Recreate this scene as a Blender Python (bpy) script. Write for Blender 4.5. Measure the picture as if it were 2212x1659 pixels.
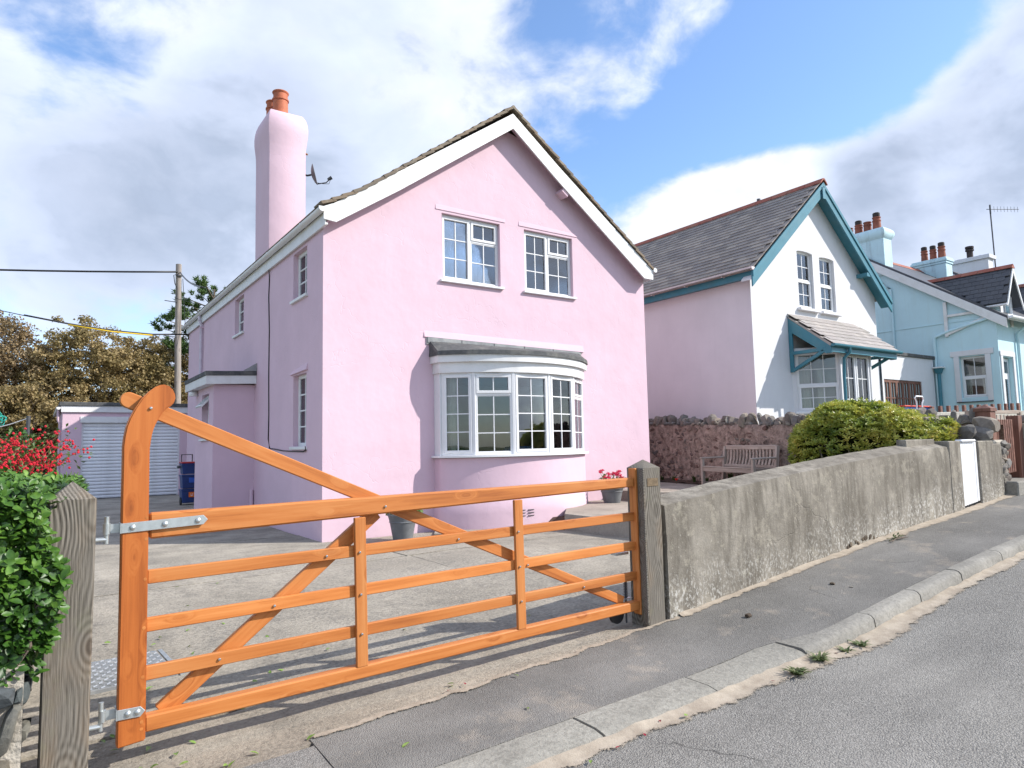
import bpy, bmesh, math, random
from math import sin, cos, tan, pi, sqrt, radians, atan2, hypot
from mathutils import Vector, Matrix, noise as mnoise

for o in list(bpy.data.objects):
    bpy.data.objects.remove(o)
scene = bpy.context.scene
COL = scene.collection
rnd = random.Random(7)

# ------------------------------------------------------------------ camera
cam_data = bpy.data.cameras.new('camera')
cam = bpy.data.objects.new('camera', cam_data)
COL.objects.link(cam)
YAW, PITCH, ROLL = 0.6096, 0.0886, -0.0208
fw = Vector((sin(YAW)*cos(PITCH), cos(YAW)*cos(PITCH), sin(PITCH)))
rt = Vector((cos(YAW), -sin(YAW), 0.0))
up = rt.cross(fw)
rt2 = rt*cos(ROLL) + up*sin(ROLL)
up2 = -rt*sin(ROLL) + up*cos(ROLL)
mw = Matrix((rt2, up2, -fw)).transposed().to_4x4()
mw.translation = Vector((-3.7856, -10.8186, 1.5))
cam.matrix_world = mw
cam_data.sensor_fit = 'HORIZONTAL'
cam_data.sensor_width = 36.0
cam_data.lens = 1658.49/2500.0*36.0
cam_data.clip_start = 0.05
cam_data.clip_end = 3000.0
scene.camera = cam

# ------------------------------------------------------------------ exposure
scene.view_settings.view_transform = 'Standard'
scene.view_settings.look = 'None'
scene.view_settings.gamma = 1.0
scene.view_settings.use_curve_mapping = False
scene.view_settings.exposure = 0.50
scene.cycles.max_bounces = 6
scene.cycles.diffuse_bounces = 3
scene.cycles.glossy_bounces = 3
scene.cycles.transmission_bounces = 4
scene.cycles.transparent_max_bounces = 12

# ------------------------------------------------------------------ node helpers
class NT:
    def __init__(s, tree):
        s.t = tree
    def n(s, kind, ins=None, **attrs):
        nd = s.t.nodes.new(kind)
        for k, v in attrs.items():
            setattr(nd, k, v)
        for k, v in (ins or {}).items():
            sock = nd.inputs[k]
            if isinstance(v, bpy.types.NodeSocket):
                s.t.links.new(v, sock)
            else:
                if sock.type == 'RGBA' and len(v) == 3:
                    v = (*v, 1.0)
                sock.default_value = v
        return nd
    def link(s, a, b):
        s.t.links.new(a, b)
    def math(s, op, a, b=0.0, c=None, clamp=False):
        ins = {0: a, 1: b}
        if c is not None:
            ins[2] = c
        return s.n('ShaderNodeMath', ins, operation=op, use_clamp=clamp).outputs[0]
    def vmath(s, op, a, b=None):
        ins = {0: a}
        if b is not None:
            ins[1] = b
        nd = s.n('ShaderNodeVectorMath', ins, operation=op)
        return nd.outputs['Value'] if op in ('DISTANCE', 'LENGTH', 'DOT_PRODUCT') else nd.outputs[0]
    def mapr(s, v, a, b, c=0.0, d=1.0, smooth=False):
        nd = s.n('ShaderNodeMapRange', {0: v, 1: a, 2: b, 3: c, 4: d})
        if smooth:
            nd.interpolation_type = 'SMOOTHSTEP'
        nd.clamp = True
        return nd.outputs[0]
    def noise(s, vec, scale, detail=4.0, rough=0.55, dist=0.0):
        return s.n('ShaderNodeTexNoise', {'Vector': vec, 'Scale': scale, 'Detail': detail, 'Roughness': rough, 'Distortion': dist}).outputs[0]
    def voro(s, vec, scale, feature='F1', out=0):
        return s.n('ShaderNodeTexVoronoi', {'Vector': vec, 'Scale': scale}, feature=feature).outputs[out]
    def mapping(s, vec, scale=(1, 1, 1), rot=(0, 0, 0), loc=(0, 0, 0)):
        return s.n('ShaderNodeMapping', {'Vector': vec, 'Location': loc, 'Rotation': rot, 'Scale': scale}).outputs[0]
    def mix(s, fac, a, b, blend='MIX'):
        nd = s.n('ShaderNodeMix', data_type='RGBA', blend_type=blend)
        for i, v in ((0, fac), (6, a), (7, b)):
            if isinstance(v, bpy.types.NodeSocket):
                s.t.links.new(v, nd.inputs[i])
            else:
                if i and len(v) == 3:
                    v = (*v, 1.0)
                nd.inputs[i].default_value = v
        return nd.outputs[2]
    def ramp(s, fac, stops):
        nd = s.n('ShaderNodeValToRGB', {0: fac})
        el = nd.color_ramp.elements
        while len(el) < len(stops):
            el.new(0.5)
        for e, (p, c) in zip(el, stops):
            e.position = p
            e.color = (*c, 1.0) if len(c) == 3 else c
        return nd.outputs[0]
    def bump(s, h, strength, dist=0.01, normal=None):
        ins = {'Height': h, 'Strength': strength, 'Distance': dist}
        if normal is not None:
            ins['Normal'] = normal
        return s.n('ShaderNodeBump', ins).outputs[0]

# ------------------------------------------------------------------ world
SUN = Vector((0.62, -0.51, 0.60)).normalized()
SUN_EL = math.asin(SUN.z)
world = bpy.data.worlds.new('World')
scene.world = world
world.use_nodes = True
wt = world.node_tree
wt.nodes.clear()
w = NT(wt)
SKY_STRENGTH = 0.10
sky = w.n('ShaderNodeTexSky', sky_type='NISHITA', sun_disc=False)
sky.sun_elevation = SUN_EL
sky.sun_rotation = atan2(SUN.x, SUN.y)
sky.altitude = 50.0
sky.air_density = 1.0
sky.dust_density = 0.6
sky.ozone_density = 2.0
tc = w.n('ShaderNodeTexCoord').outputs['Generated']
def px_dir(x, y):
    # direction of a bearing in the sky, given as tangent offsets from the main bearing
    d = fw + rt2*((x-1106.0)/1467.4) - up2*((y-829.5)/1467.4)
    return d.normalized()
def sky_blob(x, y, r, soft=1.0):
    d = w.vmath('DISTANCE', tc, tuple(px_dir(x, y)))
    return w.mapr(d, 0.0, r, 1.0, 0.0, smooth=True)
stretch = w.mapping(tc, scale=(1.0, 1.0, 1.5))
warp = w.n('ShaderNodeTexNoise', {'Vector': stretch, 'Scale': 2.2, 'Detail': 3.0}).outputs[1]
wv = w.n('ShaderNodeVectorMath', {0: warp, 1: (0.5, 0.5, 0.5)}, operation='SUBTRACT').outputs[0]
wv = w.n('ShaderNodeVectorMath', {0: wv, 3: 0.22}, operation='SCALE').outputs[0]
cvec = w.n('ShaderNodeVectorMath', {0: stretch, 1: wv}, operation='ADD').outputs[0]
n_big = w.noise(cvec, 2.6, 3.0, 0.5)
n_mid = w.noise(cvec, 7.5, 7.0, 0.58)
n_fine = w.noise(cvec, 22.0, 4.0, 0.6)
dens = w.math('ADD', w.math('MULTIPLY', n_big, 0.85), w.math('MULTIPLY', n_mid, 0.80))
dens = w.math('ADD', dens, w.math('MULTIPLY', n_fine, 0.16))
dens = w.math('SUBTRACT', dens, 0.60)          # general cover, mostly cloudy
for (x, y, r, a) in ((1990, 20, 0.22, -0.50), (1820, 110, 0.19, -0.52), (1640, 270, 0.165, -0.46), (1490, 350, 0.15, -0.42),
                     (1360, 420, 0.11, -0.30), (1720, 20, 0.13, -0.22),
                     (250, 110, 0.16, -0.26), (90, 40, 0.14, -0.16), (1190, 10, 0.10, -0.22), (60, 640, 0.16, -0.12), (300, 660, 0.10, -0.08), (1880, 420, 0.06, -0.1),
                     (800, 250, 0.55, 0.22), (180, 600, 0.26, 0.16), (1640, 110, 0.13, 0.14), (1600, 405, 0.12, 0.62), (1430, 470, 0.13, 0.56), (1700, 390, 0.12, 0.58), (1540, 470, 0.12, 0.5),
                     (2160, 330, 0.26, 0.52), (1960, 430, 0.21, 0.5), (2230, 120, 0.15, 0.36), (300, 430, 0.32, 0.2)):
    dens = w.math('ADD', dens, w.math('MULTIPLY', sky_blob(x, y, r), a))
cover = w.mapr(dens, 0.14, 0.46, 0.0, 1.0, smooth=True)
thick = w.mapr(dens, 0.30, 0.95, 0.0, 1.0, smooth=True)
tone = w.math('ADD', w.math('MULTIPLY', w.noise(cvec, 4.5, 5.0, 0.55), 1.0), w.math('MULTIPLY', n_fine, 0.18))
for (x, y, r, a) in ((2170, 330, 0.36, 0.20), (1980, 430, 0.2, 0.12), (2240, 560, 0.25, -0.12), (200, 480, 0.38, 0.20), (620, 420, 0.34, 0.16), (800, 200, 0.3, 0.08),
                     (1600, 390, 0.13, -0.46), (1430, 460, 0.13, -0.40), (1700, 370, 0.09, -0.40), (1560, 120, 0.22, -0.26), (1300, 60, 0.25, -0.16), (900, 90, 0.3, -0.1), (100, 200, 0.2, -0.15)):
    tone = w.math('ADD', tone, w.math('MULTIPLY', sky_blob(x, y, r), a))
shade = w.math('MULTIPLY', w.mapr(tone, 0.34, 0.86, 0.0, 1.0), w.mapr(thick, 0.0, 0.6, 0.62, 1.0))
c_col = w.ramp(shade, [(0.0, (0.76, 0.785, 0.85)), (0.35, (0.625, 0.69, 0.83)), (0.7, (0.51, 0.575, 0.72)), (1.0, (0.36, 0.42, 0.54))])
c_col = w.mix(1.0, c_col, (1/SKY_STRENGTH,)*3, 'MULTIPLY')
ctx_ = w.mapr(w.math('ADD', w.math('MULTIPLY', n_mid, 0.7), w.math('MULTIPLY', n_fine, 0.3)), 0.36, 0.64, 0.91, 1.07)
c_col = w.mix(1.0, c_col, w.n('ShaderNodeCombineXYZ', {0: ctx_, 1: ctx_, 2: ctx_}).outputs[0], 'MULTIPLY')
blue = w.mix(1.0, sky.outputs[0], (1.62, 1.78, 1.98), 'MULTIPLY')
full = w.mix(w.math('MULTIPLY', cover, 0.96), blue, c_col)
bg = w.n('ShaderNodeBackground', {'Color': full, 'Strength': SKY_STRENGTH})
wo = w.n('ShaderNodeOutputWorld', {'Surface': bg.outputs[0]})

# ------------------------------------------------------------------ sun
sd = bpy.data.lights.new('sun', 'SUN')
sd.energy = 4.4
sd.angle = radians(0.53)
sd.color = (1.0, 0.95, 0.875)
so = bpy.data.objects.new('sun', sd)
so.rotation_euler = (-SUN).to_track_quat('-Z', 'Y').to_euler()
so.location = (20, -20, 30)
COL.objects.link(so)

# ------------------------------------------------------------------ mesh helpers
WM = {}
class MB:
    def __init__(s):
        s.v = []; s.f = []
    def add(s, vs, fs):
        n = len(s.v)
        s.v += [tuple(v) for v in vs]
        s.f += [tuple(i+n for i in f) for f in fs]
        return s
    def hexa(s, p):   # 8 points: bottom 4 then top 4
        return s.add(p, [(3, 2, 1, 0), (4, 5, 6, 7), (0, 1, 5, 4), (1, 2, 6, 5), (2, 3, 7, 6), (3, 0, 4, 7)])
    def box(s, x0, x1, y0, y1, z0, z1):
        return s.hexa([(x0, y0, z0), (x1, y0, z0), (x1, y1, z0), (x0, y1, z0), (x0, y0, z1), (x1, y0, z1), (x1, y1, z1), (x0, y1, z1)])
    def fbox(s, F, u0, u1, v0, v1, n0, n1):   # box in a window frame F=(O,U,N)
        O, U, N = F
        V = Vector((0, 0, 1))
        P = lambda u, v, n: O + U*u + V*v + N*n
        return s.hexa([P(u0, v0, n1), P(u1, v0, n1), P(u1, v0, n0), P(u0, v0, n0), P(u0, v1, n1), P(u1, v1, n1), P(u1, v1, n0), P(u0, v1, n0)])
    def prism(s, poly, axis, a, b):
        def P(u, v, t):
            return {'x': (t, u, v), 'y': (u, t, v), 'z': (u, v, t)}[axis]
        n = len(poly)
        vs = [P(u, v, a) for u, v in poly] + [P(u, v, b) for u, v in poly]
        fs = [tuple(range(n)), tuple(range(2*n-1, n-1, -1))] + [(i, (i+1) % n, (i+1) % n+n, i+n) for i in range(n)]
        return s.add(vs, fs)
    def tube(s, pts, r, n=8, caps=True):
        pts = [Vector(p) for p in pts]
        m = len(pts)
        rr = r if isinstance(r, (list, tuple)) else [r]*m
        ring = []
        for i, p in enumerate(pts):
            d = (pts[min(i+1, m-1)] - pts[max(i-1, 0)])
            d = d.normalized() if d.length > 1e-9 else Vector((0, 0, 1))
            ref = Vector((0, 0, 1)) if abs(d.z) < 0.95 else Vector((0, 1, 0))
            a = d.cross(ref).normalized(); b = a.cross(d)
            ring.append([p + (a*cos(2*pi*k/n) + b*sin(2*pi*k/n))*rr[i] for k in range(n)])
        vs = [v for q in ring for v in q]
        fs = []
        for i in range(m-1):
            for k in range(n):
                fs.append((i*n+k, i*n+(k+1) % n, (i+1)*n+(k+1) % n, (i+1)*n+k))
        if caps:
            fs.append(tuple(range(n))[::-1]); fs.append(tuple((m-1)*n+k for k in range(n)))
        return s.add(vs, fs)
    def lathe(s, prof, n, c=(0, 0, 0), capb=True, capt=True):
        cx, cy, cz = c
        vs = [(cx+r*cos(2*pi*k/n), cy+r*sin(2*pi*k/n), cz+z) for r, z in prof for k in range(n)]
        m = len(prof)
        fs = [(i*n+k, i*n+(k+1) % n, (i+1)*n+(k+1) % n, (i+1)*n+k) for i in range(m-1) for k in range(n)]
        if capb: fs.append(tuple(range(n))[::-1])
        if capt: fs.append(tuple((m-1)*n+k for k in range(n)))
        return s.add(vs, fs)
    def beam(s, p0, p1, wd, th, side=None):   # box along p0-p1; wd along 'side' cross, th along side
        p0 = Vector(p0); p1 = Vector(p1)
        d = (p1-p0).normalized()
        sd_ = Vector(side) if side else Vector((0, 1, 0))
        sd_ = (sd_ - d*sd_.dot(d)).normalized()
        u = d.cross(sd_)
        a = u*(wd/2); b = sd_*(th/2)
        return s.hexa([p0-a-b, p0+a-b, p0+a+b, p0-a+b, p1-a-b, p1+a-b, p1+a+b, p1-a+b])
    def build(s, name, mat, parent=None, M=None, bevel=0.0, smooth=False, local=False, recalc=True, seg=1):
        me = bpy.data.meshes.new(name)
        Mw = M if M is not None else (WM[parent] if parent is not None else Matrix.Identity(4))
        vs = s.v
        if not local:
            inv = Mw.inverted()
            if inv != Matrix.Identity(4):
                vs = [tuple(inv @ Vector(v)) for v in vs]
        me.from_pydata(vs, [], s.f)
        if recalc:
            bm = bmesh.new(); bm.from_mesh(me)
            bmesh.ops.recalc_face_normals(bm, faces=bm.faces)
            if bevel > 0:
                es = [e for e in bm.edges if len(e.link_faces) == 2 and e.calc_face_angle(0) > 0.6]
                bmesh.ops.bevel(bm, geom=es, offset=bevel, segments=seg, affect='EDGES', clamp_overlap=True)
            bm.to_mesh(me); bm.free()
        if mat is not None:
            me.materials.append(mat)
        if smooth:
            for p in me.polygons: p.use_smooth = True
            if smooth != 'all':
                try:
                    me.set_sharp_from_angle(angle=radians(smooth if smooth is not True else 40))
                except Exception:
                    pass
        return link(bpy.data.objects.new(name, me), parent, Mw)

def link(o, parent, Mw):
    COL.objects.link(o)
    if parent is not None:
        o.parent = parent
        o.matrix_basis = WM[parent].inverted() @ Mw
    else:
        o.matrix_basis = Mw
    WM[o] = Mw.copy()
    return o

def tag(o, label, cat, group=None):
    o['label'] = label; o['category'] = cat
    if group: o['group'] = group
    return o

def thing(name, label, cat, loc=(0, 0, 0), rz=0.0, group=None):
    o = bpy.data.objects.new(name, None)
    o.empty_display_size = 0.2
    link(o, None, Matrix.Translation(Vector(loc)) @ Matrix.Rotation(rz, 4, 'Z'))
    return tag(o, label, cat, group)

def struct(o):
    o['kind'] = 'structure'; return o
def stuff(o):
    o['kind'] = 'stuff'; return o

def inst(name, src_mesh, parent, Mw):   # new object sharing mesh data
    return link(bpy.data.objects.new(name, src_mesh), parent, Mw)

def axisM(p0, p1, side=(0, 1, 0)):
    p0 = Vector(p0); p1 = Vector(p1)
    d = (p1-p0).normalized()
    sd_ = Vector(side); sd_ = (sd_ - d*sd_.dot(d)).normalized()
    u = d.cross(sd_)
    M = Matrix((d, sd_, u)).transposed().to_4x4()
    M.translation = p0
    return M

def plank(name, p0, p1, wd, th, mat, parent, side=(0, 1, 0), bevel=0.004, wd1=None):
    # board whose local X runs along it, local Y = thickness, local Z = width
    M = axisM(p0, p1, side)
    L = (Vector(p1)-Vector(p0)).length
    w1 = wd1 if wd1 else wd
    mb = MB().hexa([(0, -th/2, -wd/2), (L, -th/2, -w1/2), (L, th/2, -w1/2), (0, th/2, -wd/2), (0, -th/2, wd/2), (L, -th/2, w1/2), (L, th/2, w1/2), (0, th/2, wd/2)])
    return mb.build(name, mat, parent, M=M, bevel=bevel, local=True)

# ------------------------------------------------------------------ materials
def new_mat(name):
    m = bpy.data.materials.new(name); m.use_nodes = True
    nt = m.node_tree; nt.nodes.clear()
    g = NT(nt)
    bs = g.n('ShaderNodeBsdfPrincipled')
    g.n('ShaderNodeOutputMaterial', {'Surface': bs.outputs[0]})
    oc = g.n('ShaderNodeTexCoord').outputs['Object']
    return m, g, bs, oc

def simple(name, col, rough=0.6, var=0.12, scale=6.0, bump=0.15, bscale=60.0, bdist=0.004, metallic=0.0, spec=0.4, dirt=None, dirt_amt=0.0, dscale=3.0):
    m, g, bs, oc = new_mat(name)
    n = g.noise(oc, scale, 5.0, 0.6)
    a = tuple(c*(1-var) for c in col); b = tuple(min(1.0, c*(1+var)) for c in col)
    c = g.mix(g.mapr(n, 0.3, 0.7), a, b)
    if dirt:
        dn = g.noise(oc, dscale, 7.0, 0.65)
        c = g.mix(g.math('MULTIPLY', g.mapr(dn, 0.48, 0.72), dirt_amt), c, dirt)
    g.link(c, bs.inputs['Base Color'])
    bs.inputs['Roughness'].default_value = rough
    bs.inputs['Metallic'].default_value = metallic
    bs.inputs['Specular IOR Level'].default_value = spec
    if bump > 0:
        g.link(g.bump(g.noise(oc, bscale, 4.0, 0.6), bump, bdist), bs.inputs['Normal'])
    return m

def render_mat(name, col, dirt=(0.45, 0.38, 0.36), amt=0.25, lump=0.5, stain=None):
    m, g, bs, oc = new_mat(name)
    n1 = g.noise(oc, 1.1, 5.0, 0.6); n2 = g.noise(oc, 9.0, 5.0, 0.6)
    c = g.mix(g.mapr(n1, 0.3, 0.7), tuple(x*0.95 for x in col), tuple(min(1, x*1.04) for x in col))
    st = g.noise(g.mapping(oc, scale=(3.0, 3.0, 0.35)), 2.0, 7.0, 0.65)
    c = g.mix(g.math('MULTIPLY', g.mapr(st, 0.52, 0.8), amt), c, dirt)
    c = g.mix(g.math('MULTIPLY', g.mapr(n2, 0.55, 0.8), amt*0.35), c, dirt)
    if stain:      # grime that has settled on the lowest courses, uneven upper edge
        z = g.n('ShaderNodeSeparateXYZ', {0: oc}).outputs[2]
        zz = g.math('ADD', z, g.math('MULTIPLY', g.math('SUBTRACT', g.noise(oc, 2.5, 6.0, 0.65), 0.5), 0.55))
        c = g.mix(g.math('MULTIPLY', g.mapr(zz, 0.30, -0.05), 0.30), c, stain)
    g.link(c, bs.inputs['Base Color'])
    bs.inputs['Roughness'].default_value = 0.85
    bs.inputs['Specular IOR Level'].default_value = 0.25
    h = g.math('ADD', g.math('MULTIPLY', g.noise(oc, 1.7, 3.0, 0.5), 1.0), g.math('MULTIPLY', g.noise(oc, 9.0, 5.0, 0.6), 0.08))
    h = g.math('ADD', h, g.math('MULTIPLY', g.noise(oc, 160.0, 3.0, 0.6), 0.012))
    crk = g.voro(g.n('ShaderNodeVectorMath', {0: oc, 1: g.n('ShaderNodeTexNoise', {'Vector': oc, 'Scale': 3.0}).outputs[1]}, operation='ADD').outputs[0], 0.55, 'DISTANCE_TO_EDGE')
    h = g.math('SUBTRACT', h, g.math('MULTIPLY', g.mapr(crk, 0.0, 0.006, 1.0, 0.0), 0.10))
    g.link(g.bump(h, lump, 0.05), bs.inputs['Normal'])
    return m

def wood_mat(name, dark, mid, light, rough=0.45, gscale=1.0, knots=0.5, bump=0.15, spec=0.4, axis='x', seed=0.0):
    m, g, bs, oc = new_mat(name)
    info = g.n('ShaderNodeObjectInfo')
    off = g.n('ShaderNodeVectorMath', {0: oc, 1: g.n('ShaderNodeCombineXYZ', {0: g.math('MULTIPLY', info.outputs['Random'], 37.0), 1: g.math('MULTIPLY', info.outputs['Random'], 3.1), 2: seed}).outputs[0]}, operation='ADD').outputs[0]
    sc = {'x': (0.35, 6.0, 6.0), 'z': (6.0, 6.0, 0.35)}[axis]
    kv = g.mapping(off, scale={'x': (4.2, 0.0, 11.0), 'z': (11.0, 0.0, 4.2)}[axis])
    kn = g.n('ShaderNodeTexVoronoi', {'Vector': kv, 'Scale': 1.0})
    kd = kn.outputs[0]
    sel = g.mapr(g.n('ShaderNodeSeparateColor', {0: kn.outputs['Color']}).outputs[0], 0.60, 0.64)
    knot = g.math('MULTIPLY', g.mapr(kd, 0.05, 0.13, 1.0, 0.0, smooth=True), sel)
    halo = g.math('MULTIPLY', g.mapr(kd, 0.05, 0.5, 1.0, 0.0, smooth=True), sel)
    gv = g.mapping(off, scale=sc)
    gv = g.n('ShaderNodeVectorMath', {0: gv, 1: g.n('ShaderNodeVectorMath', {0: g.n('ShaderNodeTexNoise', {'Vector': gv, 'Scale': 1.5}).outputs[1], 3: 0.5}, operation='SCALE').outputs[0]}, operation='ADD').outputs[0]
    gv = g.n('ShaderNodeVectorMath', {0: gv, 1: g.n('ShaderNodeCombineXYZ', {0: 0.0, 1: g.math('MULTIPLY', halo, 0.5), 2: g.math('MULTIPLY', halo, 0.8)}).outputs[0]}, operation='ADD').outputs[0]
    grain = g.noise(gv, 2.2*gscale, 6.0, 0.6)
    fine = g.noise(g.mapping(off, scale={'x': (1.2, 60.0, 60.0), 'z': (60.0, 60.0, 1.2)}[axis]), 2.0, 3.0, 0.6)
    v = g.math('ADD', g.math('MULTIPLY', grain, 0.85), g.math('MULTIPLY', fine, 0.15))
    c = g.ramp(v, [(0.30, dark), (0.47, mid), (0.68, light)])
    c = g.mix(g.math('MULTIPLY', halo, 0.45*knots), c, dark)
    c = g.mix(g.math('MULTIPLY', knot, knots), c, tuple(x*0.38 for x in dark))
    tint = g.mapr(info.outputs['Random'], 0.0, 1.0, 0.84, 1.10)
    c = g.mix(1.0, c, g.n('ShaderNodeCombineXYZ', {0: tint, 1: tint, 2: tint}).outputs[0], 'MULTIPLY')
    g.link(c, bs.inputs['Base Color'])
    bs.inputs['Roughness'].default_value = rough
    bs.inputs['Specular IOR Level'].default_value = spec
    g.link(g.bump(v, bump, 0.004), bs.inputs['Normal'])
    return m

def weathered_post_mat():
    m, g, bs, oc = new_mat('weathered_softwood')
    info = g.n('ShaderNodeObjectInfo')
    off = g.n('ShaderNodeVectorMath', {0: oc, 1: g.n('ShaderNodeCombineXYZ', {0: 0.0, 1: 0.0, 2: g.math('MULTIPLY', info.outputs['Random'], 11.0)}).outputs[0]}, operation='ADD').outputs[0]
    sx = g.n('ShaderNodeSeparateXYZ', {0: off})
    # knots: flow field pushes the grain sideways round each knot
    kd = g.voro(g.mapping(off, scale=(5.0, 5.0, 2.6)), 1.0)
    knot = g.mapr(kd, 0.03, 0.2, 1.0, 0.0, smooth=True)
    halo = g.mapr(kd, 0.0, 0.6, 1.0, 0.0, smooth=True)
    wob = g.math('MULTIPLY', g.math('SUBTRACT', g.noise(g.mapping(off, scale=(1.6, 1.6, 0.75)), 1.6, 1.5, 0.45), 0.5), 0.36)
    u = g.math('ADD', g.math('ADD', sx.outputs[0], g.math('MULTIPLY', sx.outputs[1], 0.6)), wob)
    u = g.math('ADD', u, g.math('MULTIPLY', halo, 0.035))
    saw = g.math('SINE', g.math('MULTIPLY', u, 360.0))
    fine = g.noise(g.mapping(off, scale=(90.0, 90.0, 3.0)), 2.0, 4.0, 0.6)
    line = g.math('ADD', g.math('MULTIPLY', saw, g.mapr(g.noise(off, 3.0, 3.0, 0.5), 0.35, 0.65, 0.03, 0.26)), g.math('MULTIPLY', fine, 1.0))
    rings = g.math('SINE', g.math('MULTIPLY', kd, 55.0))
    v = g.mix(halo, line, g.math('ADD', g.math('MULTIPLY', rings, 0.25), 0.45))
    base = g.ramp(v, [(0.12, (0.040, 0.035, 0.028)), (0.42, (0.135, 0.12, 0.10)), (0.8, (0.25, 0.225, 0.19))])
    warm = g.noise(g.mapping(off, scale=(3, 3, 1.2)), 1.4, 4.0, 0.6)
    base = g.mix(g.math('MULTIPLY', g.mapr(warm, 0.5, 0.75), 0.5), base, (0.27, 0.19, 0.12))
    gr = g.noise(off, 4.0, 6.0, 0.65)
    base = g.mix(g.math('MULTIPLY', g.mapr(gr, 0.56, 0.75), 0.35), base, (0.20, 0.21, 0.11))
    base = g.mix(g.math('MULTIPLY', knot, 0.75), base, (0.085, 0.065, 0.05))
    g.link(base, bs.inputs['Base Color'])
    bs.inputs['Roughness'].default_value = 0.9
    bs.inputs['Specular IOR Level'].default_value = 0.15
    g.link(g.bump(v, 0.55, 0.006), bs.inputs['Normal'])
    return m

def concrete_wall_mat():
    m, g, bs, oc = new_mat('weathered_cement_render')
    n1 = g.noise(oc, 1.6, 7.0, 0.65); n2 = g.noise(oc, 7.0, 7.0, 0.7); n3 = g.noise(g.mapping(oc, scale=(4.5, 4.5, 0.7)), 1.6, 8.0, 0.7)
    c = g.ramp(n1, [(0.3, (0.165, 0.147, 0.12)), (0.5, (0.24, 0.215, 0.178)), (0.7, (0.33, 0.298, 0.25))])
    c = g.mix(g.math('MULTIPLY', g.mapr(n3, 0.45, 0.62), 0.75), c, (0.115, 0.10, 0.08))
    c = g.mix(g.math('MULTIPLY', g.mapr(g.noise(oc, 11.0, 8.0, 0.75), 0.5, 0.66), 0.38), c, (0.12, 0.106, 0.086))
    c = g.mix(g.math('MULTIPLY', g.mapr(g.noise(oc, 4.2, 9.0, 0.72), 0.56, 0.62), 0.36), c, (0.40, 0.36, 0.29))
    c = g.mix(g.math('MULTIPLY', g.mapr(n2, 0.6, 0.68), 0.5), c, (0.36, 0.33, 0.26))
    # salts blooming out of the damp foot of the wall
    hgt = g.n('ShaderNodeAttribute', attribute_name='foot').outputs['Fac']
    eff = g.math('MULTIPLY', g.mapr(g.math('ADD', hgt, g.math('MULTIPLY', g.math('SUBTRACT', g.noise(g.mapping(oc, scale=(1.6, 1.6, 0.9)), 1.6, 4.0, 0.6), 0.5), 0.7)), 0.42, 0.16),
                 g.math('MULTIPLY', g.mapr(g.noise(g.mapping(oc, scale=(1.0, 1.0, 0.62)), 42.0, 6.0, 0.72), 0.50, 0.62), g.mapr(g.noise(oc, 0.9, 3.0, 0.5), 0.36, 0.54, 0.35, 1.0)))
    c = g.mix(g.math('MULTIPLY', eff, 0.66), c, (0.64, 0.62, 0.57))
    spl = g.mapr(g.voro(g.mapping(oc, scale=(1, 1, 0.7)), 19.0), 0.08, 0.16, 1.0, 0.0)
    c = g.mix(g.math('MULTIPLY', spl, 0.25), c, (0.60, 0.56, 0.48))
    g.link(c, bs.inputs['Base Color'])
    bs.inputs['Roughness'].default_value = 0.92
    bs.inputs['Specular IOR Level'].default_value = 0.2
    h = g.math('ADD', g.math('MULTIPLY', n2, 0.6), g.math('MULTIPLY', g.noise(oc, 70.0, 5.0, 0.65), 0.25))
    h = g.math('ADD', h, g.math('MULTIPLY', n1, 1.1))
    crk = g.voro(g.n('ShaderNodeVectorMath', {0: oc, 1: g.n('ShaderNodeTexNoise', {'Vector': oc, 'Scale': 2.0, 'Detail': 5.0}).outputs[1]}, operation='ADD').outputs[0], 0.42, 'DISTANCE_TO_EDGE')
    h = g.math('SUBTRACT', h, g.math('MULTIPLY', g.mapr(crk, 0.0, 0.006, 1.0, 0.0), 0.22))
    g.link(g.bump(h, 0.6, 0.025), bs.inputs['Normal'])
    return m

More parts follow.
